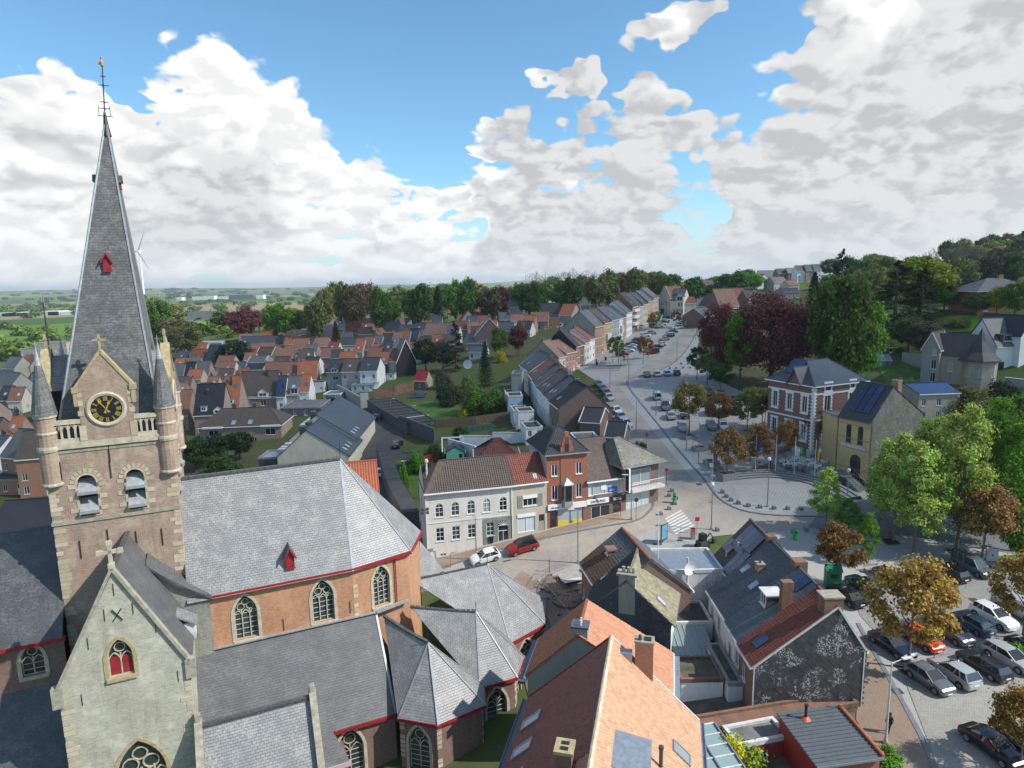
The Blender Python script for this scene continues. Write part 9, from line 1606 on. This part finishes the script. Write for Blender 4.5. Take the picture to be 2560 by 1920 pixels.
def roadsign(label,px,py,h,mat,shape='disc',r=.32,az=0,pole='red_sign',back=None):
 t_=thing('road_sign',label,'road sign',at(px,py),rad(az),'road signs');mb=MB();mb.cyl((0,0,0),(0,0,h),.04,n=8);mb.build('post',MT[pole],t_);mb=MB()
 if shape=='disc':mb.cyl((0,-.05,h-.1),(0,-.08,h-.1),r,n=18)
 else:mb.box(-r,-.08,h-.1-r,r,-.05,h-.1+r)
 mb.build('sign_plate',MT[mat],t_)
roadsign('red round sign on a grey post at the corner shop kerb',1666,1213,2.6,'red_sign',pole='dark_grey');roadsign('red round sign seen over the corner shop roof',1616,1125,3.0,'red_sign',pole='dark_grey');roadsign('dark round sign on a pole by the shop corner',1590,1302,3.2,'dark_grey',pole='black_iron');roadsign('blue and white parking sign at the square',1731,1122,2.6,'blue_sign','rect',.28,pole='yellow');roadsign('white square sign beside the long bench',1777,1200,2.6,'white','rect',.32,pole='white');roadsign('pink direction sign at the road works',1742,1335,2.2,'flag_red','rect',.3,pole='steel');roadsign('red sign post before the villa',2114,1128,3.0,'red_sign','disc',.25,pole='steel')
roadsign('tall orange banner post by the red hatchback',2333,1672,2.4,'orange_sign','rect',.22,pole='orange_sign');roadsign('orange striped post at the shop corner',1552,1290,2.2,'orange_sign','rect',.12,pole='orange_sign');roadsign('orange marker post on the dug pavement',1374,1430,1.6,'orange_sign','rect',.14,pole='orange_sign');roadsign('orange slim post before the white school house',1127,1418,1.8,'orange_sign','rect',.08,pole='orange_sign')
t_=thing('information_board','blue information board at the road works','information board',at(1660,1358),rad(40));MB().box(-.7,-.06,.4,.7,.06,2.6).build('board',MT['dark_grey'],t_);MB().box(-.6,-.08,.6,.6,-.06,2.5).build('board_face',MT['skyblue'],t_);MB().box(-.7,-.08,-.1,-.6,.08,2.7).build('post',MT['dark_grey'],t_)
t_=thing('ticket_machine','grey ticket machine with orange top at the road works','ticket machine',at(1732,1348),0);MB().box(-.25,-.2,0,.25,.2,1.5).build('machine_body',MT['stonegrey'],t_);MB().box(-.27,-.22,1.0,.27,.22,1.5).build('machine_top',MT['orange_sign'],t_)
def barrier(label,a,b,n=1):
 A,B=Vector(at(*a)),Vector(at(*b));t_=thing('construction_fence',label,'fence',tuple(A),0,'site fences');d=B-A;
 mb=MB();[mb.cyl(d*q,d*q+Vector((0,0,1.9)),.025,n=6)for q in(0,1)];[mb.cyl(Vector((0,0,z)),d+Vector((0,0,z)),.022,n=6)for z in(.15,1.9)];mb.build('fence_frame',MT['steel'],t_)
 mb=MB();L=d.length;[mb.bar(d*(i/14)+Vector((0,0,.15)),d*(i/14)+Vector((0,0,1.9)),.012)for i in range(1,14)];mb.build('fence_mesh',MT['steel'],t_);MB().obox(-Vector((.3,.12,0)),(.6,0,0),(0,.24,0),(0,0,.12)).build('fence_foot',MT['black_plastic'],t_)
barrier('site fence along the lower street by the dug pavement',(1375,1440),(1430,1415));barrier('site fence at the left end of the dug pavement',(1355,1475),(1375,1440));barrier('site fence bordering the church square',(1368,1500),(1400,1540));barrier('site fence nearest the orange pantile house',(1400,1540),(1432,1585));barrier('site fence behind the brown pantile house',(1640,1362),(1700,1352));barrier('site fence near the zebra crossing',(1700,1352),(1745,1372))
A=Vector(at(1430,1448));t_=thing('plywood_sheets','stack of pale plywood sheets on the dug pavement','building material',tuple(A),rad(20))
for i,(x,y,z,w,d_,r,m_)in enumerate(((0,0,.5,3.6,1.3,.12,'timber_grey'),(.3,-.9,.35,4.2,1.2,-.05,'white_dirty'),(0,.2,.25,3.2,1.3,.1,'timber'))):o=MB().box(-w/2,-d_/2,0,w/2,d_/2,.06).build('sheet',MT[m_],t_);o.location=(x,y,z);o.rotation_euler=(r,.05,.1*i)
mb=MB();[mb.box(x,-.9,-.1,x+.2,.9,.26)for x in(-1.2,1.0)];mb.build('bearer',MT['timber'],t_)
for lb,x,y,n in(('heap of rubble and soil beside the brown pantile house',1425,1490,60),('heap of dug soil behind the row houses',1700,1390,50),('heap of dark rubble by the plywood',1395,1455,26)):
 t_=thing('rubble_heap',lb,'rubble heap',at(x,y),0,'rubble heaps');mb=MB();
 for _ in range(n):a=random.uniform(0,6.28);r=abs(random.gauss(0,1.1));s_=random.uniform(.12,.4);mb.obox((math.cos(a)*r*1.5,math.sin(a)*r,max(0,.5-r*.3)*random.random()),Vector((s_,random.uniform(-.1,.1),random.uniform(-.1,.1))),Vector((random.uniform(-.1,.1),s_*.8,random.uniform(-.1,.1))),Vector((random.uniform(-.1,.1),random.uniform(-.1,.1),s_*.6)))
 tag(mb.build('rubble',MT['rubble'],t_),kind='stuff');mb=MB();mb.lathe((0,0,-.3),[(2.4,0),(1.6,.45),(.5,.75),(.02,.8)],14);mb.build('soil_mound',MT['rubble'],t_)
t_=thing('mini_excavator','small dark excavator parked at the road works','excavator',at(1755,1370),rad(30));MB().box(-.8,-.6,0,.8,-.25,.45).build('track',MT['rubber'],t_);MB().box(-.8,.25,0,.8,.6,.45).build('track',MT['rubber'],t_);MB().box(-.7,-.5,.45,.5,.5,1.0).build('chassis',MT['dark_grey'],t_);MB().box(-.3,-.4,1.0,.45,.4,1.9).build('cab',MT['black_plastic'],t_);mb=MB();mb.bar((.5,0,.9),(1.4,0,1.7),.14);mb.bar((1.4,0,1.7),(2.1,0,.8),.12);mb.build('boom',MT['dark_grey'],t_);MB().box(2.0,-.25,.3,2.4,.25,.8).build('bucket',MT['dark_grey'],t_)
for(lb,x,y,w)in(('stack of grey kerb stones by the site fence',1402,1485,.9),('pallet of paving stones behind the site fence',1460,1430,.9),('low stack of kerbs by the zebra crossing',1690,1375,1.4)):
 t_=thing('stone_stack',lb,'stone stack',at(x,y),rad(25),'stone stacks')
 for i in range(5):MB().box(-w/2,-.4+i*.17,0,w/2,-.25+i*.17,.3+.05*(i%2)).build('kerb_stone',MT['stonegrey'],t_)
for lb,x,y in(('dark iron gully cover in the near car park',2435,1502),('dark gully cover in the carriageway',1748,1212),('square manhole in the brick pavement',2243,1730)):p=G(x,y);o=drape('gully_cover',[(p.x-.45,p.y-.4),(p.x+.45,p.y-.35),(p.x+.4,p.y+.4),(p.x-.45,p.y+.35)],.105,MT['dark_grey'],3);tag(o,lb,'gully cover','gully covers')
t_=thing('rusty_sculpture','dark red pointed sculpture in a frame at the street parking start','sculpture',at(1560,912),0);mb=MB();mb.ring([[Vector((r*math.cos(a),r*math.sin(a),z))for a in(0,1.57,3.14,4.71)]for r,z in((.02,1.0),(.45,3.0),(.3,4.2),(.05,4.6))]);mb.build('figure',MT['wood_red'],t_);mb=MB();[mb.bar((x,0,0),(x,0,2.6),.1)for x in(-1,1)];mb.bar((-1,0,2.6),(1,0,2.6),.1);mb.build('frame',MT['wood_red'],t_)
ss=thing('street_steps','shallow terraced steps at the lower end of the street parking','steps',(0,0,0));
for k in range(4):
 a,b=G(1452+k*10,925-k*3.0),G(1548+k*2,927-k*4.0);mb=MB();d=b-a;n_=Vector((-d.y,d.x,0)).normalized();mb.obox(a+Zv*.02,d,n_*.6,Zv*(.12+.07*k));mb.build('step',MT['stonegrey'],ss)
t_=thing('radio_mast','thin lattice mast behind the left turret','mast',tuple(AY(124,880,150).xy)+(tz(*AY(124,880,150).xy),));zt=AY(124,755,150).z-t_.location.z;mb=MB();mb.cyl((0,0,0),(0,0,zt),.22,.14,8);mb.build('mast_tube',MT['dark_grey'],t_);MB().lathe((0,0,zt*.72),[(.5,0),(.5,.3)],8).build('mast_platform',MT['steel'],t_);mb=MB();[mb.bar((x,0,zt-1),(x,0,zt+1.6),.08)for x in(-.25,.25)];mb.build('antenna',MT['white_dirty'],t_)
p=G(1700,1410);t_=thing('flag_staff','tall white staff rising between the rows','pole',(15.9,67.5,-2));mb=MB();mb.cyl((0,0,0),(0,0,13),.05,n=8);mb.build('pole',MT['white'],t_)
t_=thing('white_drain_pipe','white drain pipe standing against the plastered link house','pipe',(18.8,65.95,-2.0));mb=MB();mb.cyl((0,0,3.0),(0,0,8.0),.12,n=10);mb.cyl((0,-.05,2.8),(.35,-.1,2.7),.12,n=10);mb.build('pipe',MT['white_dirty'],t_)
# people
def person(label,px,py,az,h=1.72,top='cloth_dark',leg='cloth_dark',stride=.25,seated=False,loc=None):
 t_=thing('person',label,'person',at(px,py)if loc is None else loc,rad(az),'people');s_=h/1.72
 V=[(0,0,.95),(0,0,1.15),(0,-.01,1.38),(0,0,1.5),(0,.0,1.6),(0,.0,1.70),(.10,0,.90),(.10,-stride*.45,.5),(.10,-stride*.8,.08),(.10,-stride*.8-.14,.05),(-.10,0,.90),(-.10,stride*.25,.5),(-.10,stride*.9,.10),(-.10,stride*.9-.13,.05),(.19,0,1.42),(.25,.05,1.15),(.22,-.08,.92),(.21,-.12,.82),(-.19,0,1.42),(-.25,-.03,1.15),(-.22,-.2,.98),(-.21,-.26,.90)]
 E=[(0,1),(1,2),(2,3),(3,4),(4,5),(0,6),(6,7),(7,8),(8,9),(0,10),(10,11),(11,12),(12,13),(2,14),(14,15),(15,16),(16,17),(2,18),(18,19),(19,20),(20,21)]
 Rr=[.15,.14,.16,.06,.095,.08,.09,.065,.05,.04,.09,.065,.05,.04,.065,.05,.04,.04,.065,.05,.04,.04]
 mb=MB();me=bpy.data.meshes.new('body');me.from_pydata([Vector(v)*s_ for v in V],E,[]);me.materials.append(MT[top]);o=link('body',me,t_);o.modifiers.new('s','SKIN')
 for i,r in enumerate(Rr):me.skin_vertices[0].data[i].radius=(r*s_,r*s_*.8)
 me.skin_vertices[0].data[0].use_root=True;o.modifiers.new('d','SUBSURF').levels=1
 MB().lathe((0,0,1.52*s_),[(.05,0),(.085,.06),(.1,.14),(.09,.2),(.04,.25),(.01,.26)],12).build('head',MT['skin'],t_,True);mb=MB();mb.lathe((0,.012,1.60*s_),[(.108,0),(.112,.08),(.1,.14),(.05,.19),(.01,.2)],12);mb.build('hair',MT['cloth_dark'],t_,True)
 mb=MB();mb.lathe((0,0,.78*s_),[(.19,0),(.17,.2),(.19,.45),(.2,.6),(.1,.72)],12);mb.build('coat',MT[top],t_,True);return t_
person('person in dark coat walking past the lamp post by the car park',2222,1832,-60);person('person in dark clothes standing near the café terrace',2075,1200,30);person('person walking by the café chairs',1990,1150,80,top='cloth_pale');person('person among the street parking cars',1735,792,0,1.75,'flag_red');person('person on the left back street',25,1010,0,1.7,'flag_red')
# ------------------------------------------------------------------ air
m=bpy.data.materials.new('haze');m.use_nodes=True;t=NT(m.node_tree);t.n.clear();pv=t.new('ShaderNodeVolumePrincipled');pv.inputs['Color'].default_value=(.80,.87,.95,1);pv.inputs['Density'].default_value=.00009;pv.inputs['Anisotropy'].default_value=.2;t.l.new(pv.outputs[0],t.new('ShaderNodeOutputMaterial').inputs[1])
mb=MB();zt=max(130,ZZ.max()+40);mb.box(-13500,-400,-40,13500,15500,zt);tag(mb.build('haze',m),'thin pale haze over town and valley','haze',kind='stuff')
# a drifting cumulus between the sun and the middle distance: the town beyond the church lies in its thin shade
m,t,p,o=newmat('cloud');p.inputs['Base Color'].default_value=(.9,.9,.92,1);p.inputs['Roughness'].default_value=1.0;tr=t.new('ShaderNodeBsdfTransparent');mx=t.new('ShaderNodeMixShader',i_0=.33);t.l.new(tr.outputs[0],mx.inputs[1]);t.l.new(p.outputs[0],mx.inputs[2]);t.l.new(mx.outputs[0],o.inputs[0])
n1,n2=48,24;cc=np.array([20+800*sd.x/sd.z*1.0,262+800*sd.y/sd.z,800.0]);rs=[]
for j in range(n2+1):
 la=-math.pi/2+math.pi*j/n2;ring_=[]
 for i in range(n1):
  lo_=2*math.pi*i/n1;b=1+.10*math.sin(5*lo_+1+2*la)+.07*math.sin(9*lo_+3*la)+.05*math.sin(17*lo_+7*la);ring_.append(Vector(cc+np.array([250*math.cos(la)*math.cos(lo_)*b,170*math.cos(la)*math.sin(lo_)*b,55*math.sin(la)*(1+.2*math.sin(6*lo_+la*4))])))
 rs.append(ring_)
mb=MB();mb.ring(rs,0,False,False);tag(mb.build('cloud',m,None,True),'thin white cumulus passing in front of the sun','cloud',kind='structure')
